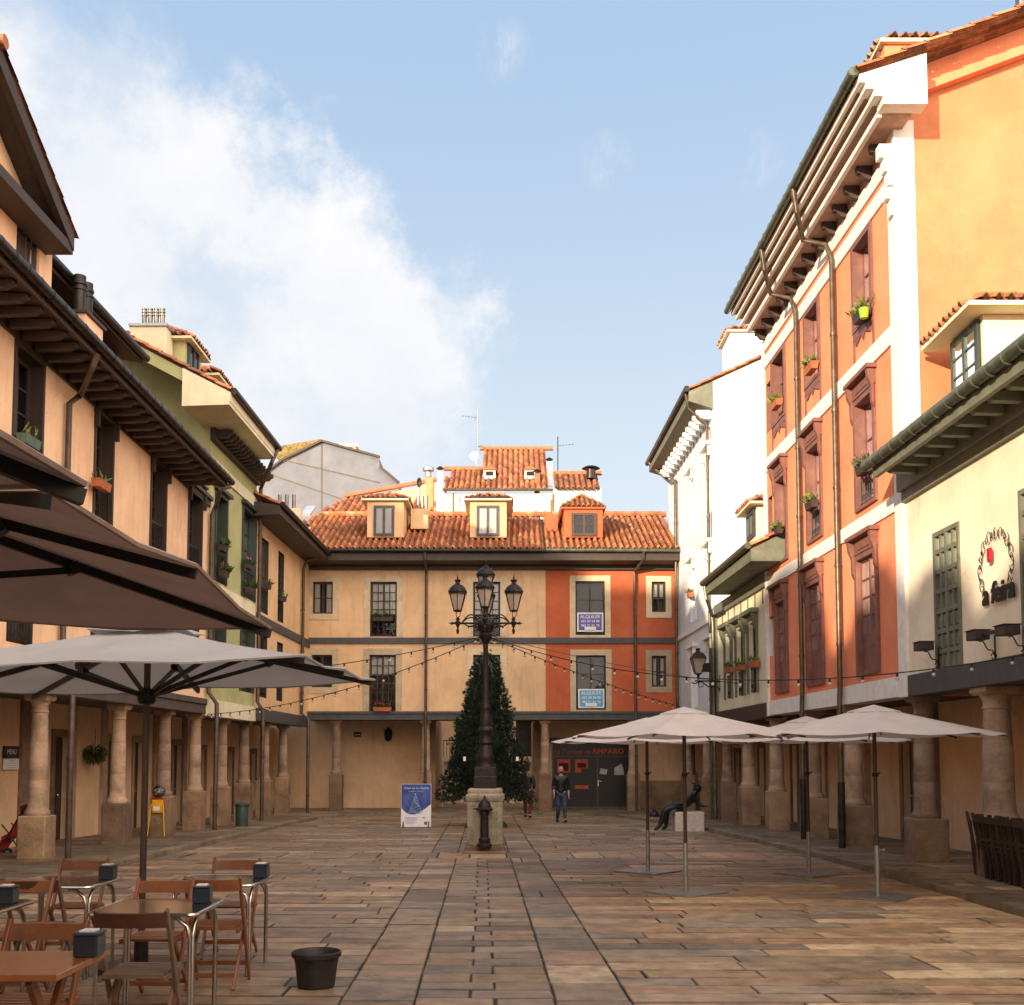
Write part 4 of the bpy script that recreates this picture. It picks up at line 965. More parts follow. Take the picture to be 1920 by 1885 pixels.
for fl,ff in ((3,f3),(2,f2),(1,f1)):
    for i,h in enumerate(ff):
        if i==3: o=window(O_,FR,*h,mr,1,2,dep=.12,fw=.07); continue
        o=window(O_,FR,*h,mr,2,3 if fl>1 else 4,dep=.17 if fl>1 else .05,fw=.05,curtain=1 if fl==1 else .8,rail=.75 if fl==2 else None,panel=.7 if fl==1 else 0)
        a,b,c,d=h; k=MB()
        zb_=c if fl<3 else c-.02
        fbox(k,FR,a-.11,a+.004,.001,.05,c-.06,d+.1); fbox(k,FR,b-.004,b+.11,.001,.05,c-.06,d+.1); fbox(k,FR,a+.004,b-.004,.001,.05,d-.004,d+.1); fbox(k,FR,a+.004,b-.004,-.05,.06,c-.06,c+.004)
        if fl<3:
            fbox(k,FR,a-.14,b+.14,.0,.07,d+.101,d+.38); fbox(k,FR,a-.2,b+.2,.0,.2,d+.381,d+.46)
            for x in (a-.1,b+.1):
                k.prism([FR.P(x-.05,w,z) for w,z in ((.05,d+.38),(.18,d+.38),(.16,d+.2),(.1,d+.05),(.09,d-.25),(.05,d-.35))],FR.P(x+.05,0,0)-FR.P(x-.05,0,0))
            fbox(k,FR,a+.15,b-.15,.071,.085,d+.17,d+.32)
        else:
            for x in (a-.08,b+.08): fbox(k,FR,x-.03,x+.03,.0,.03,c-.75,c-.061)
            fbox(k,FR,a-.08,b+.08,.0,.04,c-.2,c-.061)
            k.prism([FR.P(a,.0,c-.2),FR.P(a+.05,.0,c-.34),FR.P((a+b)/2-.12,.0,c-.22),FR.P((a+b)/2,.0,c-.34),FR.P((a+b)/2+.12,.0,c-.22),FR.P(b-.05,.0,c-.34),FR.P(b,.0,c-.2)],FR.P(0,.035,0)-FR.P(0,0,0))
        k.build('surround',mr,o)
# cornice
cg=U(FR,1602,150,.95)-.1; 
ce=U(FR,1367,577,.95)
dv=FR.P(ce,0,0)-FR.P(cg,0,0)
s=MB()
s.prism([FR.P(cg,w,z) for w,z in ((-.26,12.76),(.50,12.76),(.50,12.90),(.65,12.90),(.65,13.03),(.79,13.03),(.79,13.14),(.90,13.14),(.90,13.28),(-.26,13.66))],FR.P(cg+.3,0,0)-FR.P(cg,0,0))
d2=FR.P(ce,0,0)-FR.P(cg+.301,0,0); b0=cg+.301
for (w0,w1,z0,z1) in ((.42,.50,12.70,12.80),(.58,.65,12.90,12.97),(.72,.79,13.03,13.09),(.84,.90,13.14,13.26)):
    s.prism([FR.P(b0,w0,z0),FR.P(b0,w1,z0),FR.P(b0,w1,z1),FR.P(b0,w0,z1)],d2)
s.build('cornice',M['trimw'],O_)
s=MB(); s.prism([FR.P(b0,w,z) for w,z in ((-.1,12.74),(.42,12.74),(.42,12.93),(.58,12.93),(.58,13.06),(.72,13.06),(.72,13.17),(.84,13.17),(.84,13.27),(-.1,13.6))],d2); s.build('cornice_soffit',M['soffit'],O_)
s=MB(); fbox(s,FR,uO0,uO1,-.2,0.001,12.45,12.76); s.build('upper_frieze',M['soffit'],O_)
rafters(O_,FR,[uO0+.5+.72*i for i in range(int((uO1-uO0-.5)/.72)+1)],.03,.30,12.735,M['brownwood'],h=.24,wd=.12,name='corbel')
s=MB()
for i,(w0,w1,z0,z1) in enumerate(((0.06,.30,12.25,12.5),(.06,.22,12.0,12.25),(.06,.16,11.75,12.0),(.06,.2,11.5,11.7),(.06,.12,11.2,11.5))): fbox(s,FR,uO0+.02,uO0+.2,w0,w1,z0+.003,z1)
s.build('corner_bracket',M['trimw'],O_)
s=MB(); s.tube([FR.P(cg-.02,1.0,13.33),FR.P(ce+.03,1.0,13.28)],.085,10)
for i in range(24): s.tube([FR.P(cg+.42*i,1.0,13.325),FR.P(cg+.42*i+.03,1.0,13.325)],.093,10)
s.build('gutter',M['gutterg'],O_,smooth=True)
s=MB(); tile_roof(s,FR.P(cg-.12,.92,13.32),ax_r,Vector((1,0,.385)),ce-cg+.2,9.6,pitch=.22,row=.42,seg=2); s.build('roof_tiles',M['tile'],O_,smooth=True,fix=False)
s=MB(); s.prism([FR.P(uO0-.20,w,13.32+(.92-w)*.385-q) for w,q in ((-.262,.02),(-9,.02),(-9,.5),(-.262,.5))],(0,.198,0)); s.build('verge_board',M['orange'],O_)
s=MB(); s.face([FR.P(uO0,.85,13.29),FR.P(ce,.85,13.29),FR.P(ce,-8.6,16.93),FR.P(uO0,-8.6,16.93)]); s.build('roof_deck',M['mossroof'],O_)
# dormer on the orange roof
da=atY(1655,110,20.2); db=atY(1790,75,20.2)
o=small_dormer(O_,da.x,db.x+.6,20.1,21.6,da.z-.6,atY(1700,84,20.1).z,'orange','y-',ov=.1)
dormer_window(o,Side(da.x,0,-1),20.3,21.2,da.z-.2,da.z+.35,mr,0)
s=MB(); p=atY(1915,28,19.6); s.tube([p-Vector((0,0,.5)),p+Vector((0,0,.5))],.1,10); s.build('flue',M['flue'],O_,smooth=True)
# pipes
for (ga,gb,x2,x3,py3,name) in (((1487,370),(1493,405),1556,1570,1590,1),((1427,480),(1433,512),1489,1497,1575,2)):
    ug_=U(FR,ga[0],ga[1],1.0); us=U(FR,x2,430 if name==1 else 535,.14)
    zt=12.1
    downpipe(O_,[FR.P(ug_,1.0,13.25),FR.P(ug_+.05,.92,12.80),FR.P(us+.35,.60,12.52),FR.P(us+.1,.20,12.3),FR.P(us,.12,11.95),FR.P(us,.12,3.1),FR.P(us,.14,2.6),FR.P(us,.14,1.1)],.055,'pipeg' )
    s=MB(); c=FR.P(us,.14,0); s.tube([(c.x,c.y,1.12),(c.x,c.y,gz(us)+.05)],.075,12); s.build('pipe_shoe',M['gutter'],O_,smooth=True)
for px in (1734,1601,1525,1456.5,1404.5): column(O_,FR,px,2.68,pw=.285 if px>1600 else .265,r=.18)
s=MB(); fbox(s,FR,uO0,uO1,-2,-.4,2.74,2.78); s.build('arcade_ceiling',M['greywood'],O_)
recess(O_,FR,uO0,uO1,-2.0,2.74,[(U(FR,1713,1450,-2),U(FR,1694,1450,-2),2.4),(U(FR,1549,1450,-2),U(FR,1539,1450,-2),2.3),(U(FR,1496,1450,-2),U(FR,1486,1450,-2),2.3),(U(FR,1434,1450,-2),U(FR,1424,1450,-2),2.3)])
for px in (1746,1620): 
    s=MB(); u=U(FR,px,1450,-1.9); fbox(s,FR,u-.2,u+.2,-1.999,-1.85,-.6,2.74); s.build('stone_pilaster',M['colstone'],O_)
# ---- near right building with green eaves
N_=thing('white_building','white tavern building with grey green eaves and shutter door nearest on the right','building',FR.P(13,-4,gz(13)))
uN0,uN1=5.0,uO0-.03
dh=hol(1754,1803,1120,2.98,Z(FR,1780,987)); dh2=hol(1916,1990,1060,2.98,dh[3])
s=MB(); wallmesh(s,FR,uN0,uN1,3.02,6.45,[dh,dh2],.3); s.face([FR.P(uN0,0,-1),FR.P(uN0,-9,-1),FR.P(uN0,-9,6.4),FR.P(uN0,0,6.4)]); s.face([FR.P(uN0,-9,-1),FR.P(uN1,-9,-1),FR.P(uN1,-9,6.4),FR.P(uN0,-9,6.4)])
s.build('wall',[M['offwhite'],M['interior']],N_,fix=False)
for h in (dh,dh2):
    a,b,c,d=h; s=MB(); H=d-c; q=.07
    for rr in ((a,a+q,c,d),(b-q,b,c,d),(a+q,b-q,c,c+q),(a+q,b-q,d-q,d),((a+b)/2-.035,(a+b)/2+.035,c+q,d-q)): fbox(s,FR,rr[0]+.001,rr[1]-.001,-.06,.03,rr[2],rr[3])
    for j in range(1,7): 
        z=c+H*j/7; fbox(s,FR,a+q,b-q,-.05,.022,z-.035,z+.035)
    for hf in (0,1):
        x0=a+q if hf==0 else (a+b)/2+.035; x1=(a+b)/2-.035 if hf==0 else b-q
        fbox(s,FR,(x0+x1)/2-.025,(x0+x1)/2+.025,-.05,.018,c+q,d-q)
        fbox(s,FR,x0,x1,-.05,-.03,c+q,c+H*3/7)
        for j in range(3):
            for k in range(2):
                p0=x0+(x1-x0)*k/2+.04; p1=x0+(x1-x0)*(k+1)/2-.04; fbox(s,FR,p0,p1,-.03,.0,c+H*j/7+.07,c+H*(j+1)/7-.07)
    o=s.build('shutter_door',M['greenwood'],N_)
    p=MB(); p.face(quad(FR,a+q,b-q,-.035,c+H*3/7,d-q)); p.build('pane',M['pane'],o)
s=MB(); fbox(s,FR,uN0,uN1,-.4,.05,2.66,3.02); s.build('beam',M['bluebeam'],N_,bev=.008)
s=MB(); fbox(s,FR,uN0,uN1,-2,-.4,2.74,2.78); s.build('arcade_ceiling',M['greywood'],N_)
recess(N_,FR,uN0,uO0+.01,-2.003,2.74,[])
column(N_,FR,1872,2.66,pw=.26,r=.215,ph=.80); column(N_,FR,0,2.66,u=12.9,pw=.26,r=.215,ph=.8)
gN=U(FR,1625,868,.85)
dN=FR.P(gN,0,0)-FR.P(uN0,0,0)
s=MB(); s.prism([FR.P(uN0,w,z) for w,z in ((0,6.55),(.75,6.42),(.75,6.56),(0,6.75))],dN); fbox(s,FR,uN0,gN-.1,.70,.78,6.30,6.50); s.build('soffit',M['greenwood'],N_)
s=MB(); fbox(s,FR,uN0,uN1,0,.08,6.02,6.2); fbox(s,FR,uN0,uN1,0,.16,6.2,6.54); s.build('frieze',M['greenwood'],N_)
rafters(N_,FR,[gN-.35-.52*i for i in range(20)],.1,.70,6.44,M['greenwood'],h=.12,wd=.13)
s=MB(); s.tube([FR.P(uN0,.86,6.58),FR.P(gN,.86,6.52)],.095,10)
for i in range(26): s.tube([FR.P(gN-.42*i,.86,6.525),FR.P(gN-.42*i-.03,.86,6.525)],.104,10)
s.build('gutter',M['gutterg'],N_,smooth=True)
s=MB(); tile_roof(s,FR.P(uN0,.74,6.56),ax_r,Vector((1,0,.5)),gN-uN0,6,pitch=.22,row=.42,seg=2); s.build('roof_tiles',M['tile'],N_,smooth=True,fix=False)
s=MB(); s.face([FR.P(uN0,.8,6.6),FR.P(uN1,.8,6.6),FR.P(uN1,-9,11.5),FR.P(uN0,-9,11.5)]); s.build('roof_deck',M['mossroof'],N_)
# dormer on its roof
wx=7.45
s_=Side(wx,0,-1); ua=s_.uz(1790,640)[0]; ub=s_.uz(1838,640)[0]; zt=s_.uz(1838,600)[1]
o=small_dormer(N_,wx,wx+3.0,ub-.12,ua+.12,6.9,zt+.05,'offwhite','x-',ov=.38,slope=.3)
dormer_window(o,s_,ub,ua,7.6,zt-.02,M['dkgreen'],0,2,3)
# sign, lettering and floodlights
t=thing('wall_sign','iron lettering a feira with wire ring and small red shield on white wall','sign',FR.P(15.4,0,3.6))
def frp(px,py,w): 
    u,z=FR.uz(px,py,w); return FR.P(u,w,z)
c0=frp(1872,1108,.05); uc_,zc_=FR.uz(1872,1108,.05)
s=MB(); add_text(s,'a feira',.42,lambda x,y: FR.P(uc_-x,.05,zc_+y-.02),bold=.012,shear=.15,space=.95)
n0=len(s.v); s.v += [v+Vector((-.02,0,0)) for v in s.v[:n0]]; s.f += [[i+n0 for i in f] for f in s.f]; s.m += s.m; s.c += s.c
s.build('lettering',M['iron'],t)
s=MB(); uc2,zc2=FR.uz(1866,1062,.04)
for i in range(30):
    a=R(-35)+R(250)*i/29; rr=.47; cx=math.cos(a)*rr*1.05; cz=math.sin(a)*rr*1.0
    r_=.045+.02*math.sin(i*2.3)
    s.tube([FR.P(uc2-cx-r_*math.cos(q*.7+i),.04,zc2+cz+r_*1.5*math.sin(q*.7+i)) for q in range(8)],.006,4,cap=False)
s.build('wire_ring',M['iron'],t)
s=MB(); p=FR.uz(1859,1042,.05); s.prism([FR.P(p[0]+a,.05,p[1]+b) for a,b in ((-.05,.11),(.05,.11),(.05,-.06),(.03,-.1),(-.03,-.1),(-.05,-.06))],FR.P(0,.05,0)-FR.P(0,0,0)); s.build('shield',M['redenamel'],t,bev=.01)
for i,(x0,x1,y0,y1,lab) in enumerate(((1709,1737,1206,1220,'black wall floodlight on scrolled bracket left of the shutter door'),(1809,1838,1185,1200,'middle black floodlight beside the shutter door, joined by a bar'),(1861,1895,1175,1191,'rightmost black floodlight on scrolled bracket under the iron lettering'))):
    uu,zz=FR.uz((x0+x1)/2,(y0+y1)/2,.3); t=thing('floodlight',lab,'floodlight',FR.P(uu,0,zz-.3),'floodlights on the tavern wall')
    s=MB(); fbox(s,FR,uu-.16,uu+.13,.12,.34,zz-.065,zz+.065); fbox(s,FR,uu-.17,uu+.14,.10,.36,zz+.066,zz+.08); s.build('lamp_head',M['darkwood'],t,bev=.008)
    s=MB(); s.tube([FR.P(uu-.1,.03,zz+.0),FR.P(uu-.1,.03,zz-.42)],.012,6)
    s.tube([FR.P(uu-.1,.03+.22*k/10,zz-.32+.24*(k/10)**.7+.03*math.sin(k)) for k in range(11)],.01,5)
    s.tube([FR.P(uu-.1,.05+.04*math.cos(k*.7),zz-.30+.04*math.sin(k*.7)) for k in range(9)],.008,4)
    s.build('bracket',M['iron'],t)
    if i==1:
        u2=FR.uz(1865,1186,.2)[0]; s=MB(); fbox(s,FR,u2,uu,.18,.24,zz-.02,zz+.03); s.build('connecting_bar',M['darkwood'],t)
# ---- small cream green building
K_=thing('small_building','small cream building with grey green window bays and low tiled eave between taller houses','building',FR.P(31.5,-4,gz(31)))
uK0,uK1=uO1+.03,U(FR,1343,1200)
kw=[hol(x0,x1,1260,3.35,5.3) for x0,x1 in ((1361,1373),(1382,1396.5),(1405,1421))]
s=MB(); wallmesh(s,FR,uK0,uK1,3.0,6.4,kw,.35); s.face([FR.P(uK1,0,2.8),FR.P(uK1,-8,2.8),FR.P(uK1,-8,9),FR.P(uK1,0,6.4)]); s.build('wall',[M['palegreen'],M['interior']],K_,fix=False)
for h in kw:
    o=window(K_,FR,*h,M['dkgreen'],2,4,dep=.12,fw=.05,rail=.7); a,b,c,d=h; k=MB()
    fbox(k,FR,a-.12,a+.004,.001,.05,c,d+.08); fbox(k,FR,b-.004,b+.12,.001,.05,c,d+.08); fbox(k,FR,a-.2,b+.2,0,.22,d+.2,d+.32); fbox(k,FR,a-.12,b+.12,0,.05,d+.081,d+.199)
    for x in (a-.06,b+.06): k.prism([FR.P(x-.05,w,z) for w,z in ((.05,d+.2),(.2,d+.2),(.17,d+.05),(.08,d-.2),(.05,d-.3))],FR.P(x+.05,0,0)-FR.P(x-.05,0,0))
    k.build('surround',M['greenwood'],o)
s=MB(); 
for i in range(8): u=uK0+.4+(uK1-uK0-.6)*i/7; fbox(s,FR,u-.03,u+.03,0,.03,5.66,6.04)
fbox(s,FR,uK0,uK1,0,.08,6.05,6.4); fbox(s,FR,uK1-.25,uK1,0,.06,3.0,6.049); s.build('timber_frame',M['greenwood'],K_)
s=MB(); fbox(s,FR,uK0,uK1,-.35,.06,2.62,3.02); s.build('beam',M['darkwood'],K_)
gk0,gk1=U(FR,1400,1035,.9),U(FR,1316,1098,.9)
s=MB(); s.prism([FR.P(gk0,w,z) for w,z in ((-.3,6.42),(.8,6.42),(.8,6.72),(-.9,7.55),(-.9,6.9))],FR.P(gk1,0,0)-FR.P(gk0,0,0)); s.build('eaves',M['greenwood'],K_)
s=MB(); s.tube([FR.P(gk0-.05,.88,6.80),FR.P(gk1,.88,6.76)],.09,10); s.build('gutter',M['gutterg'],K_,smooth=True)
s=MB(); tile_roof(s,FR.P(gk0-.1,.76,6.79),ax_r,Vector((1,0,.5)),gk1-gk0,6,pitch=.24,row=.42,seg=2); s.build('roof_tiles',M['tile'],K_,smooth=True,fix=False)
s=MB(); s.face([FR.P(gk0,.8,6.8),FR.P(gk1,.8,6.8),FR.P(gk1,-5.5,9.9),FR.P(gk0,-5.5,9.9)]); s.build('roof_deck',M['mossroof'],K_)
p=atY(1408,1020,31); q=atY(1428,950,31)
o=small_dormer(K_,p.x+.05,p.x+2.0,30.4,31.8,7.2,q.z-.1,'offwhite','x-',ov=.25); dormer_window(o,Side(p.x+.05,0,-1),30.6,31.5,7.9,q.z-.2,M['dkgreen'],0)
for px in (1364,1327): column(K_,FR,px,2.62)
s=MB(); fbox(s,FR,uK0,44.8,-2,-.35,2.7,2.74); s.build('arcade_ceiling',M['greywood'],K_)
recess(K_,FR,uK0,45,-2.0,2.7,[(U(FR,1388,1450,-2),U(FR,1380,1450,-2),2.2)])
downpipe(K_,[FR.P(gk1-.1,.85,6.75),FR.P(gk1-.2,.8,6.3),FR.P(uK1-.1,.15,6.1),FR.P(uK1-.1,.12,5.8),FR.P(uK1-.1,.12,gz(34))],.055,'gutterg')
# ---- white tall building
T_=thing('white_tower_house','tall plain white house with pale gable and dark green cornice at the far right','building',FR.P(38,-4,gz(38)))
uT0,uT1=uK1+.05,43.6
zT=12.9
tw=[]
for (a,b) in ((U(FR,1334,900),U(FR,1325,900)),(U(FR,1302,900),U(FR,1294,900))):
    a,b=min(a,b),max(a,b)
    for z0 in (3.3,6.4,9.6): tw.append((a,b,z0,z0+1.9))
s=MB(); wallmesh(s,FR,uT0,uT1,2.95,zT,tw,.25); s.prism([FR.P(uT0,0,2.9),FR.P(uT0,-9,2.9),FR.P(uT0,-9,zT+5.0),FR.P(uT0,0,zT+.85)],(0,.3,0)); s.build('wall',[M['whiteb'],M['interior']],T_,fix=False)
for h in tw:
    o=window(T_,FR,*h,M['whitesolid'],2,3,dep=.08,fw=.07,curtain=1); a,b,c,d=h; k=MB()
    fbox(k,FR,a-.18,b+.18,0,.06,d+.08,d+.24); fbox(k,FR,a-.25,b+.25,0,.2,d+.241,d+.36); fbox(k,FR,a-.1,a,0,.04,c,d+.08); fbox(k,FR,b,b+.1,0,.04,c,d+.08)
    for x in (a-.1,b+.1): fbox(k,FR,x-.05,x+.05,.06,.16,d-.1,d+.239)
    k.build('surround',M['trimw'],o)
for q in ((0,.08,6.0,6.18),(0,.08,2.75,2.95),(-.3,-.003,2.6,2.95)):
    s=MB(); fbox(s,FR,uT0,uT1,*q); s.build('belt_course',M['trimw'],T_)
s=MB(); s.prism([FR.P(uT0-.02,w,z) for w,z in ((.001,zT-.05),(.001,zT+.85),(.78,zT+.52),(.78,zT+.2))],FR.P(uT1,0,0)-FR.P(uT0,0,0)); s.build('eaves',M['greenwood'],T_)
rafters(T_,FR,[uT0+.3+.62*i for i in range(13)],.02,.5,zT-.02,M['whitesolid'],h=.26,wd=.16,name='bracket')
s=MB(); s.tube([FR.P(uT0-.05,.85,zT+.6),FR.P(uT1,.85,zT+.55)],.1,10); s.build('gutter',M['gutter'],T_,smooth=True)
s=MB(); tile_roof(s,FR.P(uT0-.05,.77,zT+.58),ax_r,Vector((1,0,.46)),uT1-uT0,8.5,pitch=.24,row=.42,seg=2); s.build('roof_tiles',M['tile'],T_,smooth=True,fix=False)
s=MB(); s.face([FR.P(uT0,.8,zT+.6),FR.P(uT1,.8,zT+.6),FR.P(uT1,-8,zT+4.6),FR.P(uT0,-8,zT+4.6)]); s.build('roof_deck',M['mossroof'],T_)
p=atY(1367,670,36); q=atY(1420,628,36); o=small_dormer(T_,p.x,q.x+1.5,35.8,37.2,p.z-.6,q.z,'whiteb','y-',ov=.12)
column(T_,FR,1290,2.6)
pz=U(FR,1284,1100,.1)
downpipe(T_,[FR.P(uT0+.2,.85,zT+.5),FR.P(uT0+.25,.75,zT+.05),FR.P(uT0+.3,.14,zT-.5),FR.P(uT0+.3,.12,2.7),FR.P(uT0+.3,.12,gz(35))],.05,'pipeg')
downpipe(T_,[FR.P(uT1-.5,.85,zT+.45),FR.P(uT1-.9,.14,zT-.4),FR.P(41.3,.12,zT-.7),FR.P(41.3,.12,3)],.06,'pipeg')
# ================================================================== distant roofs
def bgpoly(name,label,cat,Y,pts,mat,ext=6):
    s=MB(); s.prism([atY(x,y,Y) for x,y in pts],(0,ext,0)); o=s.build(name,M[mat],origin=(atY(*pts[0],Y).x,Y,0)); tag(o,label,cat); return o
g=thing('apartment_block','grey concrete apartment block with sloping tops behind the left houses','building',(-22,75,0))
s=MB(); s.prism([atY(x,y,75) for x,y in ((440,1000),(440,930),(530,864),(603,829),(711,860),(712,878),(748,906),(748,1000))],(0,10,0)); s.build('wall',M['greyc'],g)
s=MB(); s.prism([atY(x,y,74.9) for x,y in ((528,868),(504,840),(603,823),(605,827))],(0,3,0)); s.build('roof',M['mossroof'],g)
s=MB(); 
for a,b in (((440,928),(530,862)),((530,862),(603,827)),((603,827),(712,857)),((712,875),(748,905))): s.bar(atY(*a,74.9),atY(*b,74.9),.25,.15)
s.build('coping',M['brownwood'],g)
s=MB(); a=atY(641,850,78); b=atY(667,832,78); s.box((a.x,78,a.z-1),(b.x,79,b.z)); s.box((a.x-.15,77.8,b.z-.25),(b.x+.15,79.2,b.z-.05)); s.build('chimney',M['offwhite'],g)
s=MB()
for (a,b) in (((480,880),(712,960)),((500,855),(712,905)),((603,830),(603,960))): s.bar(atY(*a,74.97),atY(*b,74.97),.05,.05)
s.build('panel_joints',M['pipeg'],g)
# long low tiled roof behind the cream building
h_=thing('tiled_house','low house with long rust tiled roof behind the cream building','building',(-6,52,0))
def tiled_quad(b,p00,p10,p11,p01,pitch=.3,row=.45,name='roof_tiles',dark=0,r=.085,seg=2):
    p00,p10,p11,p01=[Vector(p) for p in (p00,p10,p11,p01)]
    A_=(p10-p00); N=A_.cross(p01-p00).normalized(); Bd=N.cross(A_).normalized()
    if Bd.z<0: Bd=-Bd
    An=A_.normalized(); loc=[((p-p00).dot(An),(p-p00).dot(Bd)) for p in (p00,p10,p11,p01)]
    umin=min(a for a,_ in loc); umax=max(a for a,_ in loc); vmax=max(v for _,v in loc)
    s=MB(); tile_roof(s,p00+An*umin,An,Bd,umax-umin,vmax,pitch=pitch,row=row,seg=seg,dark=dark,r=r,clip=lambda u,v: inpoly(u+umin,v,loc))
    return s.build(name,M['tile'],b,smooth=True,fix=False)
def P3(px,py,Y): return atY(px,py,Y)
e0=P3(560,985,49); e1=P3(835,985,49); e0.z=e1.z=(e0.z+e1.z)/2
sl2=.5
def up(px,Y): # point on that slope above
    z=e0.z+(Y-49)*sl2; return Vector(((px-960)/FPX*Y*1.0,Y,z))
tl=atY(648,933,54.5); tr=atY(818,902,56)
tiled_quad(h_,e0,e1+Vector((.8,0,0)),tr,tl,pitch=.3,row=.42)
s=MB(); s.prism([e0+Vector((0,.1,-.1)),e1+Vector((.8,.1,-.1)),tr+Vector((0,0,-.15)),tl+Vector((0,0,-.15))],(0,.4,-3)); s.build('wall',M['cream'],h_)
s=MB(); s.tube([tl+Vector((0,0,.08)),tr+Vector((0,0,.08))],.12,6); s.c=[(.45,.17,.09)]*len(s.f); s.build('ridge_tiles',M['tile'],h_,smooth=True,fix=False)
s=MB(); a=P3(797,925,52); b=P3(812,895,52); s.box((a.x,52,a.z-1),(b.x,52.6,b.z)); oc=s.build('chimney',M['orange'],h_)
s=MB(); c=P3(803,895,52.3); s.lathe([(.16,c.z),(.14,c.z+.25),(.28,c.z+.3),(.28,c.z+.45),(.2,c.z+.5)],(c.x,52.3,0),14); s.build('cowl',M['zinc'],oc,smooth=True)
# white house with stepped tile roofs
w_=thing('white_house','white walled house with stepped orange tile roofs rising behind the cream building','building',(.5,52,0))
s=MB(); Yw=50.0
s.prism([atY(x,y,Yw) for x,y in ((818,990),(818,905),(833,905),(833,925),(1036,925),(1036,990))],(0,8,0))
s.prism([atY(x,y,Yw-.3) for x,y in ((1037,990),(1037,916),(1128,916),(1128,990))],(0,6,0)); s.build('wall',M['white'],w_)
ev=atY(900,920,Yw).z
a0=Vector((atY(830,920,Yw).x,Yw-.15,ev)); a1=Vector((atY(902,920,Yw).x,Yw-.15,ev)); a2=Vector((atY(1037,917,Yw).x,Yw-.15,ev))
r1=atY(832,881,Yw+2.6); r2=atY(900,881,Yw+2.6); 
tiled_quad(w_,a0,a1+Vector((.25,0,0)),(a1.x+.25,r2.y,r2.z),(a0.x+.2,r1.y,r1.z),pitch=.26,row=.4,r=.09,seg=3)
q2=atY(1037,843,Yw+4.6); q1=atY(900,843,Yw+4.6)
tiled_quad(w_,a1,a2,(a2.x,q2.y,q2.z),(a1.x,q1.y,q1.z),pitch=.26,row=.4,r=.09,seg=3)
b0=Vector((atY(1040,916,Yw-.5).x,Yw-.5,atY(1040,917,Yw-.5).z)); b1=Vector((atY(1134,916,Yw-.5).x,Yw-.5,b0.z)); c1=atY(1134,889,Yw+1.2)
tiled_quad(w_,b0,b1,(b1.x,c1.y,c1.z),(b0.x,c1.y,c1.z),pitch=.26,row=.4,dark=.25,r=.09,seg=3)
for p_,q_ in ((Vector((q1.x,q1.y,q1.z+.05)),Vector((q2.x,q2.y,q2.z+.05))),(Vector((r1.x,r1.y,r1.z+.05)),Vector((a1.x,r2.y,r2.z+.05))),(Vector((b0.x,c1.y,c1.z+.04)),Vector((b1.x,c1.y,c1.z+.04)))):
    s=MB(); s.tube([p_,q_],.12,6); s.c=[(.42,.16,.08)]*len(s.f); s.build('ridge_tiles',M['tile'],w_,smooth=True,fix=False)
for px in (918,994):
    a=atY(px-11,897,Yw+1.2); b=atY(px+11,884,Yw+1.2); s=MB(); s.box((a.x,Yw+.95,a.z-.1),(b.x,Yw+3,b.z)); o=s.build('dormer_vent',M['white'],w_)
    s=MB(); s.prism([(a.x-.1,Yw+.85,b.z),(b.x+.1,Yw+.85,b.z),((a.x+b.x)/2,Yw+.85,b.z+.18)],(0,2.2,0)); s.build('vent_roof',M['terracotta'],o)
    s=MB(); s.box((a.x+.1,Yw+.93,a.z+.06),(b.x-.1,Yw+.949,b.z-.07)); s.build('vent_opening',M['interior'],o)
for (px,py0,py1,Y,lab) in ((825,905,883,50.2,0),(1030,900,866,52.5,1),(1007,920,888,50.6,2)):
    a=atY(px-5,py0,Y); b=atY(px+5,py1,Y); s=MB(); s.box((a.x,Y,a.z-.3),(b.x,Y+.25,b.z)); o=s.build('chimney',M['white'] if lab<2 else M['terracotta'],w_)
    s=MB(); s.lathe([(.10,b.z),(.10,b.z+.12),(.2,b.z+.13),(.05,b.z+.24)],((a.x+b.x)/2,Y+.12,0),12); s.build('cowl',M['gutter'],o)
s=MB(); c=atY(1108,890,50.4); s.lathe([(.22,c.z-.2),(.22,c.z+.22),(.06,c.z+.23),(.06,c.z+.27),(.43,c.z+.28),(.30,c.z+.36),(.05,c.z+.42)],(c.x,50.4,0),18); s.build('roof_cowl',M['gutter'],w_,smooth=True)
s=MB(); 
for x in (850,1036): c0_=atY(x,925,Yw-.42); s.tube([c0_,c0_-Vector((0,0,3))],.05,8)
s.tube([Vector((a0.x,Yw-.25,ev-.03)),Vector((a2.x,Yw-.25,ev-.03))],.06,8); s.build('gutter',M['pipeg'],w_,smooth=True)
def antenna(px,py0,py1,Y,els,lab,m='zinc'):
    b=atY(px,py0,Y); tp=atY(px,py1,Y); t=thing('antenna',lab,'antenna',b)
    s=MB(); s.tube([b,tp],.025,6); s.build('mast',M[m],t)
    s=MB()
    for (ex,ey,ex2,ey2) in els:
        p=atY(ex,ey,Y); q=atY(ex2,ey2,Y); s.tube([p,q],.014,5)
        for k in range(5): c=p.lerp(q,.1+.2*k); s.tube([c+Vector((0,-.18,0)),c+Vector((0,.18,0))],.008,4)
        s.tube([q+Vector((-.1,0,.18)),q,q+Vector((-.1,0,-.18))],.01,4)
    s.build('aerial',M['zinc'],t)
antenna(895,870,764,54,[(865,780,893,783),(906,836,896,838)],'tall pale aerial mast left of the white house roof ridge')
antenna(1046,890,819,52,[(1076,833,1048,836)],'thin dark aerial mast right of the white house roof ridge','gutter')
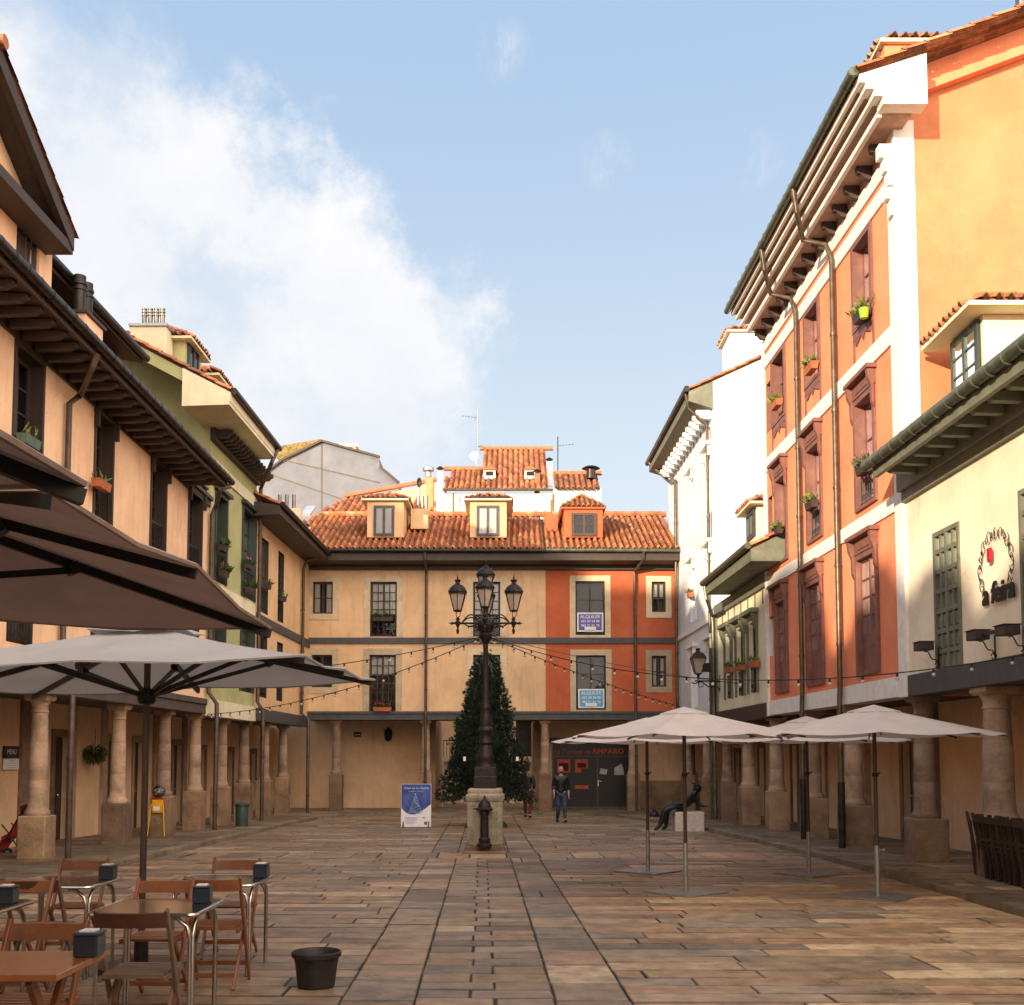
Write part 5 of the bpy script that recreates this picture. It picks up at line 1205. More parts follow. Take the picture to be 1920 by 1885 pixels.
s=MB(); c=atY(889,855,54); s.lathe([(.0,-.08),(.13,-.06),(.22,0),(.2,0.0),(.12,-.04),(.0,-.06)],(0,0,0),16); s.v=[c+Vector((p.x,-p.z,p.y)) for p in s.v]; s.tube([c+Vector((0,.1,0)),c+Vector((.15,.1,-.5))],.02,5); o=s.build('satellite_dish',M['whitesolid'],smooth=True); tag(o,'small white satellite dish at the left end of the highest tiled roof','satellite dish')
s=MB(); c=atY(786,905,52); s.lathe([(.0,-.1),(.15,-.07),(.25,0),(.24,0.0),(.15,-.05),(.0,-.08)],(0,0,0),16); s.v=[c+Vector((p.x*.5,-p.z,p.y)) for p in s.v]; s.tube([c+Vector((0,.1,0)),c+Vector((.05,.1,-.6))],.02,5); o=s.build('satellite_dish',M['gutter'],smooth=True); tag(o,'dark satellite dish on the long low tiled roof beside a chimney cowl','satellite dish')
# ================================================================== unseen buildings behind the photographer; rear skyline shaped to cast the plaza's shadow
LX,LZ=.66,-.25
YS=-20.0
def sky(px,py,F=FR,w=0):
    u,z=F.uz(px,py,w); p=F.P(u,w,z); t=p.y-YS; return p.x-LX*t, p.z-LZ*t
pts=[(-9.0,9.0),sky(1960,985),sky(1920,1015),sky(1880,1085),sky(1835,1150),sky(1812,1165),sky(1800,1120),sky(1775,1075),sky(1755,1062),sky(1738,1062),sky(1722,1085),sky(1712,1120),sky(1707,1185),sky(1699,1180),sky(1697,1130),sky(1665,1090),sky(1650,1055),sky(1640,1062),sky(1622,1120),sky(1600,1150),sky(1596,1185),sky(1575,1215),sky(1545,1225),sky(1535,1150),sky(1500,1058),sky(1470,1065),sky(1440,1100),sky(1400,1165),sky(1345,1205)]
pts+=[sky(1330,1215),sky(1300,1250),sky(1288,1190),sky(1281,1100)]
def skb(X,z,Y=42.0): t=Y-YS; return X-LX*t, z-LZ*t
pts+=[skb(6.2,8.1),skb(2.65,8.15),skb(2.5,9.0),skb(1.2,9.4),skb(-.5,10.2),skb(-2,10.6),skb(-5,11.6),skb(-9,12.5)]
xs=[p[0] for p in pts]
cur=1e9; prof=[]
for p in pts:
    if p[0]<cur-1e-3: prof.append(p); cur=p[0]
nb=thing('rear_shadow_caster','unseen plastered row behind the photographer, its roofline shaped to cast shadow on the plaza','building',(-25,-22,0))
s=MB(); s.prism([(x,YS-.5,z) for x,z in prof]+[(prof[-1][0],YS-.5,-1),(prof[0][0],YS-.5,-1)],(0,.5,0)); s.build('wall',M['cream'],nb)
s=MB()
s.box((-80,YS-14,0),(prof[-1][0],YS-.6,26)); s.box((prof[0][0],YS-12,0),(5,YS,9)); s.build('wing',M['offwhite'],nb)
# unseen row of houses added further left, so low sun never reaches the paving
lb=thing('left_sun_blocker','unseen row of houses added on the left to keep low sun off the paving','building',(-12,-8,0))
s=MB(); s.box((-20,-19,0),(-8.6,5.9,8)); s.prism([(-20,-19,8),(-8.6,-19,8),(-14,-19,9.8)],(0,24.9,0)); s.build('wall',M['peach'],lb)
rb=thing('far_side_building','low houses along the right side behind the photographer','building',(12,-8,0))
s=MB(); s.box((7.1,-19,0),(18,4.9,7)); s.build('wall',M['offwhite'],rb)
# ================================================================== OBJECTS
# ---- skin-based figures
def skinmesh(name, nodes, edges, mat, parent, sub=2, smooth=True):
    """nodes: list of (x,y,z,r) or (x,y,z,rx,ry); root is node 0"""
    me=bpy.data.meshes.new(name); me.from_pydata([n[:3] for n in nodes],edges,[])
    ob=bpy.data.objects.new(name,me); COL.objects.link(ob)
    sk=ob.modifiers.new('s','SKIN'); sk.use_smooth_shade=True
    lay=me.skin_vertices[0] if me.skin_vertices else None
    for i,n in enumerate(nodes):
        v=me.skin_vertices[0].data[i]; v.radius=(n[3], n[4] if len(n)>4 else n[3]); v.use_root=(i==0)
    if sub:
        sb=ob.modifiers.new('b','SUBSURF'); sb.levels=sub; sb.render_levels=sub
    bpy.context.view_layer.update()
    m2=bpy.data.meshes.new_from_object(ob.evaluated_get(bpy.context.evaluated_depsgraph_get()))
    bpy.data.objects.remove(ob); bpy.data.meshes.remove(me)
    m2.name=name; m2.materials.clear(); m2.materials.append(mat)
    m2.polygons.foreach_set('use_smooth',[True]*len(m2.polygons)); m2.polygons.foreach_set('material_index',[0]*len(m2.polygons))
    o=bpy.data.objects.new(name,m2); COL.objects.link(o)
    if parent is not None: o.parent=parent
    W[o]=W.get(parent,Vector((0,0,0))); return o
def chain(nodes,edges,start,pts):
    i=start
    for p in pts: nodes.append(p); edges.append((i,len(nodes)-1)); i=len(nodes)-1
    return i
def hand(nodes,edges,w,d,out,side):
    """palm and five curled fingers; w wrist index, d pointing direction, out thumb direction"""
    p=Vector(nodes[w][:3]); d=Vector(d).normalized(); out=Vector(out).normalized(); n=d.cross(out).normalized()*side
    palm=p+d*.05; nodes.append((*palm,.026,.016)); edges.append((w,len(nodes)-1)); pi=len(nodes)-1
    for k,(of,ln) in enumerate(((.026,.06),(.009,.072),(-.009,.067),(-.026,.052))):
        a=p+d*.095+out*of; b=a+d*ln*.5+n*.006; c=b+d*ln*.35+n*.026
        chain(nodes,edges,pi,[(*a,.0095),(*b,.0085),(*c,.007)])
    a=p+d*.045+out*.038; chain(nodes,edges,pi,[(*a,.011),(*(a+d*.035+out*.014+n*.01),.009),(*(a+d*.058+out*.012+n*.02),.0075)])
def person(name,label,loc,rz,top,leg,hair=None,cat='person',walk=True,shoe='shoe',grp=None):
    t=thing('person',label,cat,(0,0,0),grp)
    L=.0
    hipz=.93
    sR,sL=(.30,-.10) if walk else (.04,-.02)      # stride in y (front is -y)
    nodes=[(0,0,hipz,.135,.105)]; edges=[]
    sp=chain(nodes,edges,0,[(0,.01,1.08,.125,.09),(0,.01,1.25,.145,.10),(0,.0,1.38,.15,.085),(0,.0,1.45,.075,.065),(0,-.005,1.50,.052,.055),(0,-.012,1.56,.062,.068),(0,-.018,1.635,.076,.09),(0,-.012,1.70,.078,.09),(0,-.008,1.755,.052,.06)])
    ch=3
    AR=[(-.175,0,1.40,.060),(-.215,.03,1.26,.053),(-.235,.05,1.12,.046),(-.235,-.02,1.0,.038),(-.225,-.09,.90,.027)]
    AL=[(.175,0,1.40,.060),(.215,.03,1.26,.053),(.238,.05,1.12,.046),(.245,.03,.98,.038),(.24,-.02,.87,.027)]
    wr=chain(nodes,edges,ch,AR); hand(nodes,edges,wr,(0.02,-.25,-.9),(.2,-.9,-.2),1)
    wl=chain(nodes,edges,ch,AL); hand(nodes,edges,wl,(0,-.15,-.95),(-.2,-.9,-.1),-1)
    LR=[(-.095,0,.86,.088),(-.10,-.03,.68,.078),(-.10,-.06 if walk else 0,.48,.058),(-.10,-.02+.0,.30,.052),(-.10,sR*.6 if walk else 0,.10,.038),(-.11,-.02+(sR*.6 if walk else 0),.045,.038),(-.115,-.13+(sR*.6 if walk else 0),.03,.035)]
    LL=[(.095,0,.86,.088),(.10,-.08 if walk else 0,.68,.078),(.10,-.16 if walk else 0,.49,.058),(.10,-.17 if walk else 0,.30,.052),(.10,-.20 if walk else 0,.10,.038),(.11,-.22 if walk else -.02,.045,.038),(.12,-.33 if walk else -.13,.05,.035)]
    chain(nodes,edges,0,LR); chain(nodes,edges,0,LL)
    body=skinmesh('body',nodes,edges,M['skin'],t,1)
    # face details
    fm=MB(); fm.sph((0,-.108,1.625),.014,5,sz=1.6); 
    fm.build('nose',M['skin'],t,smooth=True)
    fm=MB(); fm.sph((-.03,-.098,1.655),.010,5,sz=.6); fm.sph((.03,-.098,1.655),.010,5,sz=.6); fm.build('eyes',M['blackmetal'],t)
    fm=MB(); fm.sph((0,-.10,1.585),.02,5,sz=.3); fm.build('mouth',M['redcloth'],t)
    for s_ in (-1,1):
        fm=MB(); fm.sph((s_*.082,0,1.64),.022,6,sx=.4,sz=1.4); fm.build('ear',M['skin'],t,smooth=True)
    if hair:
        h=MB(); h.sph((0,.012,1.685),.098,10,sx=.92,sy=1.05,sz=1.0); h.build('hair',M[hair],t,smooth=True)
    else:
        h=MB(); h.sph((0,-.055,1.57),.052,8,sx=1.05,sy=.8,sz=.75); h.build('beard',M['darkwood'],t,smooth=True)
    j=[(0,0,.86,.172,.13)]; e=[]
    chain(j,e,0,[(0,.01,1.08,.15,.115),(0,.01,1.25,.168,.122),(0,.0,1.38,.168,.105),(0,.0,1.455,.085,.078)])
    for arm in (AR,AL): chain(j,e,3,[(x,y,z,r+.018) for x,y,z,r in arm[:4]])
    jk=skinmesh('jacket',j,e,M[top],t,2)
    j=[(0,0,.94,.145,.118)]; e=[]
    for lg in (LR,LL): chain(j,e,0,[(x,y,z,r+.016) for x,y,z,r in lg[:5]])
    skinmesh('trousers',j,e,M[leg],t,2)
    for lg in (LR,LL):
        a,b,c=lg[4],lg[5],lg[6]; s=MB()
        s.sph((b[0],(b[1]+c[1])/2+.01,max(.045,(b[2]+c[2])/2)),.06,8,sx=.85,sy=2.3,sz=.75); s.build('shoe',M[shoe],t,smooth=True)
    t.location=loc; t.rotation_euler=(0,0,rz); return t
pm=G(1052,1542); person('man','bald bearded man in black leather jacket and blue jeans walking toward the camera',pm,R(4),'jacket','jeans')
pw=G(989,1533); person('walker','person in dark red trousers half hidden behind the conifer tree',pw,R(170),'jacket','trred','darkwood')
# ---- bronze sculpture on a white block
pb_=G(1296,1560)
t=thing('statue','dark bronze seated figure reclining against a white stone block near the right kerb','statue',pb_+Vector((-.1,.1,0)))
o0=W[t]
bx=pb_
sb_=thing('stone_block','square white stone block beneath the bronze figure','stone block',pb_+Vector((.02,.15,0)))
s=MB(); s.box((bx.x-.42,bx.y,bx.z-.02),(bx.x+.36,bx.y+.7,bx.z+.52)); s.build('block',M['whitestone'],sb_,bev=.025)
s=MB(); s.box((bx.x-1.3,bx.y-.25,bx.z-.05),(bx.x+.9,bx.y+.9,bx.z+.012)); o=s.build('plaque_slab',M['palestone']); tag(o,'pale flat stone slab set in the paving under the bronze figure','stone slab')
z0=bx.z; cx=bx.x-.15; cy=bx.y+.35
n=[(cx-.05,cy,z0+.68,.23,.20)]; e=[]
chain(n,e,0,[(cx+.10,cy,z0+.85,.21,.18),(cx+.22,cy,z0+1.02,.24,.19),(cx+.30,cy,z0+1.15,.13),(cx+.36,cy,z0+1.22,.08),(cx+.40,cy,z0+1.33,.115),(cx+.43,cy,z0+1.42,.10)])
chain(n,e,0,[(cx-.35,cy-.12,z0+.74,.16),(cx-.62,cy-.16,z0+.72,.13),(cx-.70,cy-.16,z0+.45,.10),(cx-.80,cy-.16,z0+.16,.075),(cx-.98,cy-.18,z0+.05,.045)])
chain(n,e,0,[(cx-.33,cy+.12,z0+.72,.16),(cx-.55,cy+.12,z0+.68,.13),(cx-.56,cy+.12,z0+.4,.10),(cx-.56,cy+.1,z0+.12,.075),(cx-.70,cy+.08,z0+.05,.045)])
wr=chain(n,e,2,[(cx+.12,cy-.2,z0+1.05,.07),(cx-.05,cy-.25,z0+.9,.06),(cx-.28,cy-.22,z0+.86,.045)]); hand(n,e,wr,(-1,0,-.2),(0,.5,.5),1)
wr=chain(n,e,2,[(cx+.35,cy+.18,z0+1.02,.07),(cx+.5,cy+.2,z0+.85,.06),(cx+.62,cy+.1,z0+.80,.045)]); hand(n,e,wr,(1,0,-.4),(0,.5,.5),1)
bo=skinmesh('body',n,e,M['bronze'],t,1); bo.location=-o0; t.scale=(.84,.84,.84)
s=MB(); s.lathe([(.02,.0),(.30,.02),(.28,.14),(.20,.26),(.05,.33)],(0,0,0),14); s.v=[Vector((cx-.32+p.x*1.2,cy+p.y*.9,z0+.54+p.z)) for p in s.v]; s.build('skirt',M['bronze'],t,smooth=True)
s=MB(); s.sph((cx+.44,cy+.02,z0+1.36),.15,8,sx=.9); s.bar((cx+.28,cy,z0+1.53),(cx+.60,cy,z0+1.38),.34,.03); s.build('headscarf',M['bronze'],t,smooth=True)
jg=G(1227,1536); s=MB(); s.lathe([(.06,0),(.15,.05),(.17,.14),(.12,.22),(.07,.27),(.09,.31)],(0,0,0),14); s.v=[p+jg for p in s.v]; s.tube([jg+Vector((.16,0,.1)),jg+Vector((.5,0,.16))],.03,6); o=s.build('jug',M['bronze'],smooth=True); tag(o,'small round bronze jug lying near the kerb left of the seated statue','jug')
# ---- lamp post with fountain pedestal
lp=G(909,1600); gz0=lp.z
lx,ly=lp.x,lp.y+.40
L_=thing('lamp_post','ornate black cast iron lamp post with five lanterns on a stone pedestal','lamp post',(lx,ly,gz0))
s=MB(); s.lathe([(.40,gz0-.05),(.40,gz0+.14)],(lx,ly,0),4,sq=True); s.build('plinth_step',M['plinth'],L_,bev=.015)
s=MB(); s.lathe([(.355,gz0+.141),(.35,gz0+1.0),(.37,gz0+1.03),(.385,gz0+1.08),(.385,gz0+1.14),(.33,gz0+1.17),(.345,gz0+1.19),(.345,gz0+1.24),(.32,gz0+1.27)],(lx,ly,0),4,sq=True)
for sx in (-1,1): s.box((lx+sx*.28-.05,ly-.365,gz0+.16),(lx+sx*.28+.05,ly-.34,gz0+1.0))
s.box((lx-.225,ly-.362,gz0+.17),(lx+.225,ly-.34,gz0+.24)); s.build('pedestal',M['granite'],L_,bev=.012)
zb=gz0+1.27
def zl(py): return atY(910,py,ly).z
s=MB(); s.lathe([(.23,zb),(.23,zl(1457)),(.215,zl(1455)),(.215,zl(1440)),(.20,zl(1438))],(lx,ly,0),4,sq=True); 
s.build('iron_base',M['iron'],L_,bev=.01)
prof=[(.19,1440),(.17,1436),(.15,1430),(.175,1424),(.165,1416),(.12,1402),(.10,1397),(.135,1394),(.135,1391),(.115,1388),(.12,1376),(.155,1371),(.155,1368),(.11,1362),(.12,1352),(.09,1340),(.075,1332),(.085,1329),(.085,1326),(.07,1323),(.06,1318),(.055,1260),(.05,1215),(.06,1212),(.05,1209),(.095,1200),(.13,1196),(.14,1190),(.10,1186),(.16,1178),(.17,1172),(.12,1166),(.06,1160),(.05,1150),(.05,1135)]
s=MB(); s.lathe([(r,zl(py)) for r,py in prof],(lx,ly,0),18); s.build('pole',M['iron'],L_,smooth=True)
zarm=zl(1169)
def arm(dx,dy):
    s=MB(); c=Vector((lx,ly,zarm)); d=Vector((dx,dy,0)).normalized(); up=Vector((0,0,1)); r=.57
    s.tube([c,c+d*(r+.10)],.022,8); s.tube([c+d*(r+.10),c+d*(r+.19)],[.022,.004],8); s.sph(c+d*(r+.12),.032,6)
    s.lathe([(.02,zarm-.22),(.035,zarm-.14),(.015,zarm-.1),(.05,zarm-.02),(.06,zarm+.02),(.03,zarm+.06),(.045,zarm+.09),(.02,zarm+.13)],(c.x+d.x*r,c.y+d.y*r,0),10)
    for k in range(3): # scrolls
        s.tube([c+d*(.12+.36*q/8)+up*(.02+.10*math.sin(q/8*math.pi)*(1 if k==0 else -.9 if k==1 else 1.6)) for q in range(9)],.014,6)
    s.tube([c+d*.08-up*.22,c+d*.14-up*.13,c+d*.24-up*.05,c+d*.34-up*.06,c+d*.36-up*.10],.018,6)
    for k in range(14):
        a=c+d*random.uniform(.12,.34)+up*random.uniform(0,.08); b=a+d*random.uniform(-.03,.05)+up*random.uniform(.05,.12); sd=Vector((d.y,-d.x,0))*.03
        s.face([a-sd,a+sd,b]); 
    s.build('bracket_arm',M['iron'],L_)
ARM=[(-1,0),(1,0),(0,-1),(0,1)]
for a in ARM: arm(*a)
def lantern(x,y,z):
    """glass lantern whose bottom sits at z"""
    o=MB(); rb,rt,h=.085,.185,.36
    n=6
    def hexp(r,zz,k): a=math.pi/3*k+math.pi/6; return Vector((x+r*math.cos(a),y+r*math.sin(a),zz))
    for k in range(n):
        o.bar(hexp(rb,z,k),hexp(rt,z+h,k),.016,.016); o.bar(hexp(rb,z,k),hexp(rb,z,k+1),.02,.02); o.bar(hexp(rt,z+h,k),hexp(rt,z+h,k+1),.03,.045)
        p=hexp(rt+.01,z+h+.03,k); o.sph(p,.022,5)
    o.lathe([(.20,z+h+.02),(.185,z+h+.05),(.165,z+h+.10),(.12,z+h+.15),(.07,z+h+.18),(.05,z+h+.20),(.045,z+h+.22),(.065,z+h+.26),(.07,z+h+.275),(.02,z+h+.28),(.014,z+h+.30),(.022,z+h+.32),(.012,z+h+.34),(.006,z+h+.38)],(x,y,0),18)
    o.lathe([(.02,z-.03),(.075,z-.02),(.08,z)],(x,y,0),12)
    for k in range(3):
        a=2*math.pi*k/3; o.tube([(x+.06*math.cos(a),y+.06*math.sin(a),z-.02),(x+.055*math.cos(a),y+.055*math.sin(a),z-.10),(x,y,z-.15)],.008,5)
    q=o.build('lantern',M['iron'],L_,smooth=True)
    g=MB()
    for k in range(n): g.face([hexp(rb*.95,z+.005,k),hexp(rb*.95,z+.005,k+1),hexp(rt*.96,z+h,k+1),hexp(rt*.96,z+h,k)])
    g.build('lantern_glass',M['lampglass'],q)
zlan=zarm+.28
for dx,dy in ARM: lantern(lx+dx*.575,ly+dy*.575,zlan-.02)
s=MB(); s.tube([(lx,ly,zl(1140)),(lx,ly,zlan+.22)],.03,8); s.build('centre_stem',M['iron'],L_)
lantern(lx,ly,zlan+.33)
# drinking fountain before the pedestal
fx,fy=lx-.005,ly-.48; t=thing('drinking_fountain','rusty cast iron drinking fountain standing against the lamp pedestal','fountain',(fx,fy,gz0+.14))
s=MB(); z=gz0+.141; s.lathe([(.15,z),(.15,z+.04),(.11,z+.07),(.12,z+.14),(.085,z+.18),(.08,z+.62),(.10,z+.64),(.09,z+.70)],(fx,fy,0),14); s.build('shaft',M['iron'],t,smooth=True)
for k in range(7):
    a=2*math.pi*k/7; 
s=MB(); s.lathe([(.10,z+.70),(.17,z+.71),(.18,z+.73),(.13,z+.77),(.12,z+.83),(.08,z+.89),(.035,z+.92),(.02,z+.94),(.03,z+.96),(.008,z+1.0)],(fx,fy,0),16); s.build('cap',M['iron'],t,smooth=True)
s=MB(); s.tube([(fx-.1,fy-.02,z+.735),(fx-.22,fy-.03,z+.735),(fx-.22,fy-.03,z+.75)],.015,6); s.tube([(fx,fy-.08,z+.6),(fx,fy-.16,z+.62),(fx,fy-.17,z+.58)],.018,6); s.build('spout',M['iron'],t)
s=MB(); s.lathe([(.42,gz0-.04),(.42,gz0+.05)],(0,0,0),4,sq=True); s.v=[Vector((lx+p.x,ly-.42+p.y*.55,p.z)) for p in s.v]; s.build('foot_stone',M['plinth'],L_,bev=.015)
# ---- conifer (municipal christmas tree)
tp=G(909,1552); tx,ty,tz=tp.x+.02,tp.y+.5,tp.z
t=thing('conifer_tree','tall dark green cone shaped christmas tree behind the lamp post','tree',(tx,ty,tz))
s=MB(); s.tube([(tx,ty,tz),(tx,ty,tz+4.7)],[.09,.02],8); 
for k in range(40):
    a=random.uniform(0,6.28); z=random.uniform(.9,4.4); r=1.3*(1-(z-.6)/4.6); s.tube([(tx,ty,tz+z),(tx+r*math.cos(a),ty+r*math.sin(a),tz+z-.12)],[.02,.008],4,cap=False)
s.build('trunk',M['bark'],t)
def tuft(mb,c,d,n,ln,wd):
    for i in range(n):
        v=(d+Vector((random.gauss(0,.6),random.gauss(0,.6),random.gauss(0,.5)))).normalized()*ln*random.uniform(.6,1.2)
        s_=v.cross(Vector((random.random()-.5,random.random()-.5,random.random()-.5))).normalized()*wd
        mb.face([c-s_*.4,c+v*.5-s_,c+v,c+v*.5+s_],random.choice((0,0,1)))
mb=MB(); H=4.95; z0=.74
for i in range(4600):
    f=random.random()**.62; zz=z0+(1-f)*0+ (1-f)*H*0
    h=1-random.random()**.62; z=z0+h*(H-z0+.15)
    rr=(.26+1.14*(1-h))*min(1,max(.3,(1.03-h)*10));  a=random.uniform(0,2*math.pi)
    lump=1+.09*math.sin(a*3+z*4)+.06*math.sin(a*7-z*9)
    r=rr*lump*random.uniform(.66,1.0)
    c=Vector((tx+r*math.cos(a),ty+r*math.sin(a),tz+z+random.uniform(-.05,.05)))
    tuft(mb,c,Vector((math.cos(a),math.sin(a),-.15)),11,.11,.010)
mb.build('crown',[M['conifer'],M['conifer2']],t,fix=False)
mb=MB(); mb.lathe([(.85,tz+.9),(.68,tz+2.0),(.36,tz+3.4),(.12,tz+4.7)],(tx,ty,0),14); mb.build('inner_foliage',M['conifer'],t)
s=MB(); s.lathe([(.62,tz),(.30,tz+.38),(.12,tz+.55)],(tx,ty,0),4,sq=True,rot=0); s.build('stand',M['conifer'],t)
for (px,py) in ((871,1423),(970,1423)):
    p=atY(px,py,ty-1.15); s=MB(); s.box((p.x-.035,p.y,p.z-.06),(p.x+.035,p.y+.02,p.z+.06)); o=s.build('paper_ornament',M['whitesolid']); tag(o,'small white tag hanging on the %s side of the conifer tree'%('left' if px<900 else 'right'),'ornament','white tags on the conifer')
# ---- poster board
pp=G(780,1552); t=thing('poster_board','blue and white freestanding poster board with a glowing tree picture','poster board',pp)
w,h=.86,1.22; z=pp.z+.02; F_=Front(pp.y)
s=MB(); s.box((pp.x-w/2,pp.y,z),(pp.x+w/2,pp.y+.02,z+h)); s.build('panel',M['paper'],t)
s=MB(); arc=[(pp.x-w/2+.01,pp.y-.004,z+h-.01),(pp.x-w/2+.01,pp.y-.004,z+.55)]+[(pp.x-w/2+.01+(w-.02)*k/14,pp.y-.004,z+.55-.24*math.sin(math.pi*(k/14)**.8)+.10*k/14) for k in range(1,15)]+[(pp.x+w/2-.01,pp.y-.004,z+h-.01)]
s.face(arc); s.build('picture',M['posterblue'],t,fix=False)
s=MB()
for k in range(10):
    zz=z+.40+k*.05; ww=.19*(1-k/10.5); s.tube([(pp.x-.02-ww+2*ww*q/10,pp.y-.008,zz+.025*math.sin(q/10*math.pi*2+k)) for q in range(11)],.006,4)
s.tube([(pp.x-.22,pp.y-.008,z+.38),(pp.x-.02,pp.y-.008,z+.92)],.004,4); s.tube([(pp.x+.18,pp.y-.008,z+.38),(pp.x-.02,pp.y-.008,z+.92)],.004,4)
s.sph((pp.x-.02,pp.y-.01,z+.93),.02,6,sy=.3)
add_text(s,'Árbol de los Sueños',.088,lambda x,y: Vector((pp.x+x,pp.y-.008,z+h-.12+y)),shear=.3,bold=.002)
add_text(s,'tu vida merece celebrarse',.04,lambda x,y: Vector((pp.x+x,pp.y-.008,z+h-.21+y)),bold=.001)
s.build('picture_print',M['posterlite'],t)
s=MB()
for k in range(7): s.box((pp.x-w/2+.12,pp.y-.003,z+.08+k*.03),(pp.x-w/2+.12+random.uniform(.25,.38),pp.y-.001,z+.088+k*.03))
s.box((pp.x+.23,pp.y-.003,z+.06),(pp.x+.32,pp.y-.001,z+.15)); s.box((pp.x+.2,pp.y-.003,z+.24),(pp.x+.25,pp.y-.001,z+.28)); s.build('small_print',M['indigo'],t)
for sx in (-1,1):
    s=MB(); x=pp.x+sx*.36; s.bar((x,pp.y-.12,z-.02),(x,pp.y-.02,z+.15),.03,.03); s.bar((x,pp.y-.14,z-.012),(x,pp.y+.3,z-.012),.03,.02); s.build('foot',M['darkwood'],t)
# ---- round parasols on the right
def parasol_right():
    t=thing('white_parasol','x','parasol',(0,0,0),'white octagonal parasols on the right of the plaza')
    Rr,za,ze=1.60,2.47,2.10; rot=math.pi/8
    V=[Vector((Rr*math.cos(rot+k*math.pi/4),Rr*math.sin(rot+k*math.pi/4),ze)) for k in range(8)]; A_=Vector((0,0,za))
    s=MB(); N_=6
    for k in range(8):
        a,b=V[k],V[(k+1)%8]
        for i in range(N_):
            f0,f1=i/N_,(i+1)/N_
            for j in range(4):
                g0,g1=j/4,(j+1)/4
                def pt(f,g):
                    p=A_.lerp(a.lerp(b,g),f); sag=-.035*math.sin(math.pi*g)*f-.012*math.sin(math.pi*f)
                    q=Vector((p.x,p.y,0)).normalized()*(-.04*math.sin(math.pi*g)*(f**4)) if f>0 else Vector((0,0,0))
                    return p+Vector((0,0,sag))+q
                P=[pt(f0,g0),pt(f1,g0),pt(f1,g1),pt(f0,g1)]
                s.face(P if f0>0 else P[:3])
        m=(a+b)/2
    s.build('canopy',M['canvasw'],t,smooth=False)
    s=MB(); s.lathe([(.34,za-.085),(.33,za-.066),(.16,za-.022),(.0,za+.02)],(0,0,0),8); s.build('vent_cap',M['canvasw'],t)
    for k in range(8):
        s=MB(); s.bar(A_-Vector((0,0,.09)),V[k]-Vector((0,0,.03)),.018,.022); q=A_.lerp(V[k],.22)-Vector((0,0,.08)); s.bar(q,Vector((0,0,za-.30)),.010,.012); s.build('rib',M['polewood'],t)
    s=MB(); s.tube([(0,0,.62),(0,0,za)],.026,12); s.build('pole',M['polewood'],t,smooth=True)
    s=MB(); s.tube([(0,0,.0),(0,0,.66)],.033,12); s.tube([(0,0,.60),(.09,0,.60)],.012,6); s.sph((.1,0,.6),.025,6); s.build('pole_socket',M['polegrey'],t,smooth=True)
    s=MB(); s.tube([(0,0,1.55),(0,0,1.60)],.04,10); s.tube([(0,0,1.57),(.07,0,1.60)],.01,6); s.lathe([(.05,za-.34),(.05,za-.27)],(0,0,0),10); s.build('crank',M['blackmetal'],t)
    s=MB(); s.lathe([(.40,.0),(.40,.018)],(0,0,0),4,sq=True,rot=0); s.v=[Matrix.Rotation(R(40),3,'Z')@p for p in s.v]; s.build('base_plate',M['polegrey'],t)
    return t
U0=parasol_right()
labs=['frontmost white parasol at left of the right group, nearest the camera centre','white parasol mostly hidden behind the front left one','white parasol at the back between the two front ones','rightmost white parasol beside the arcade kerb']
for i,(px,py,rz) in enumerate(((1286,1675,.0),(1215,1635,.15),(1517,1640,-.1),(1646,1683,.12))):
    p=G(px,py)+Vector((0,0,.008))
    if i==0: U0.location=p; U0['label']=labs[0]
    else: dup(U0,p,rz,labs[i])
    if i==0: W[U0]=p
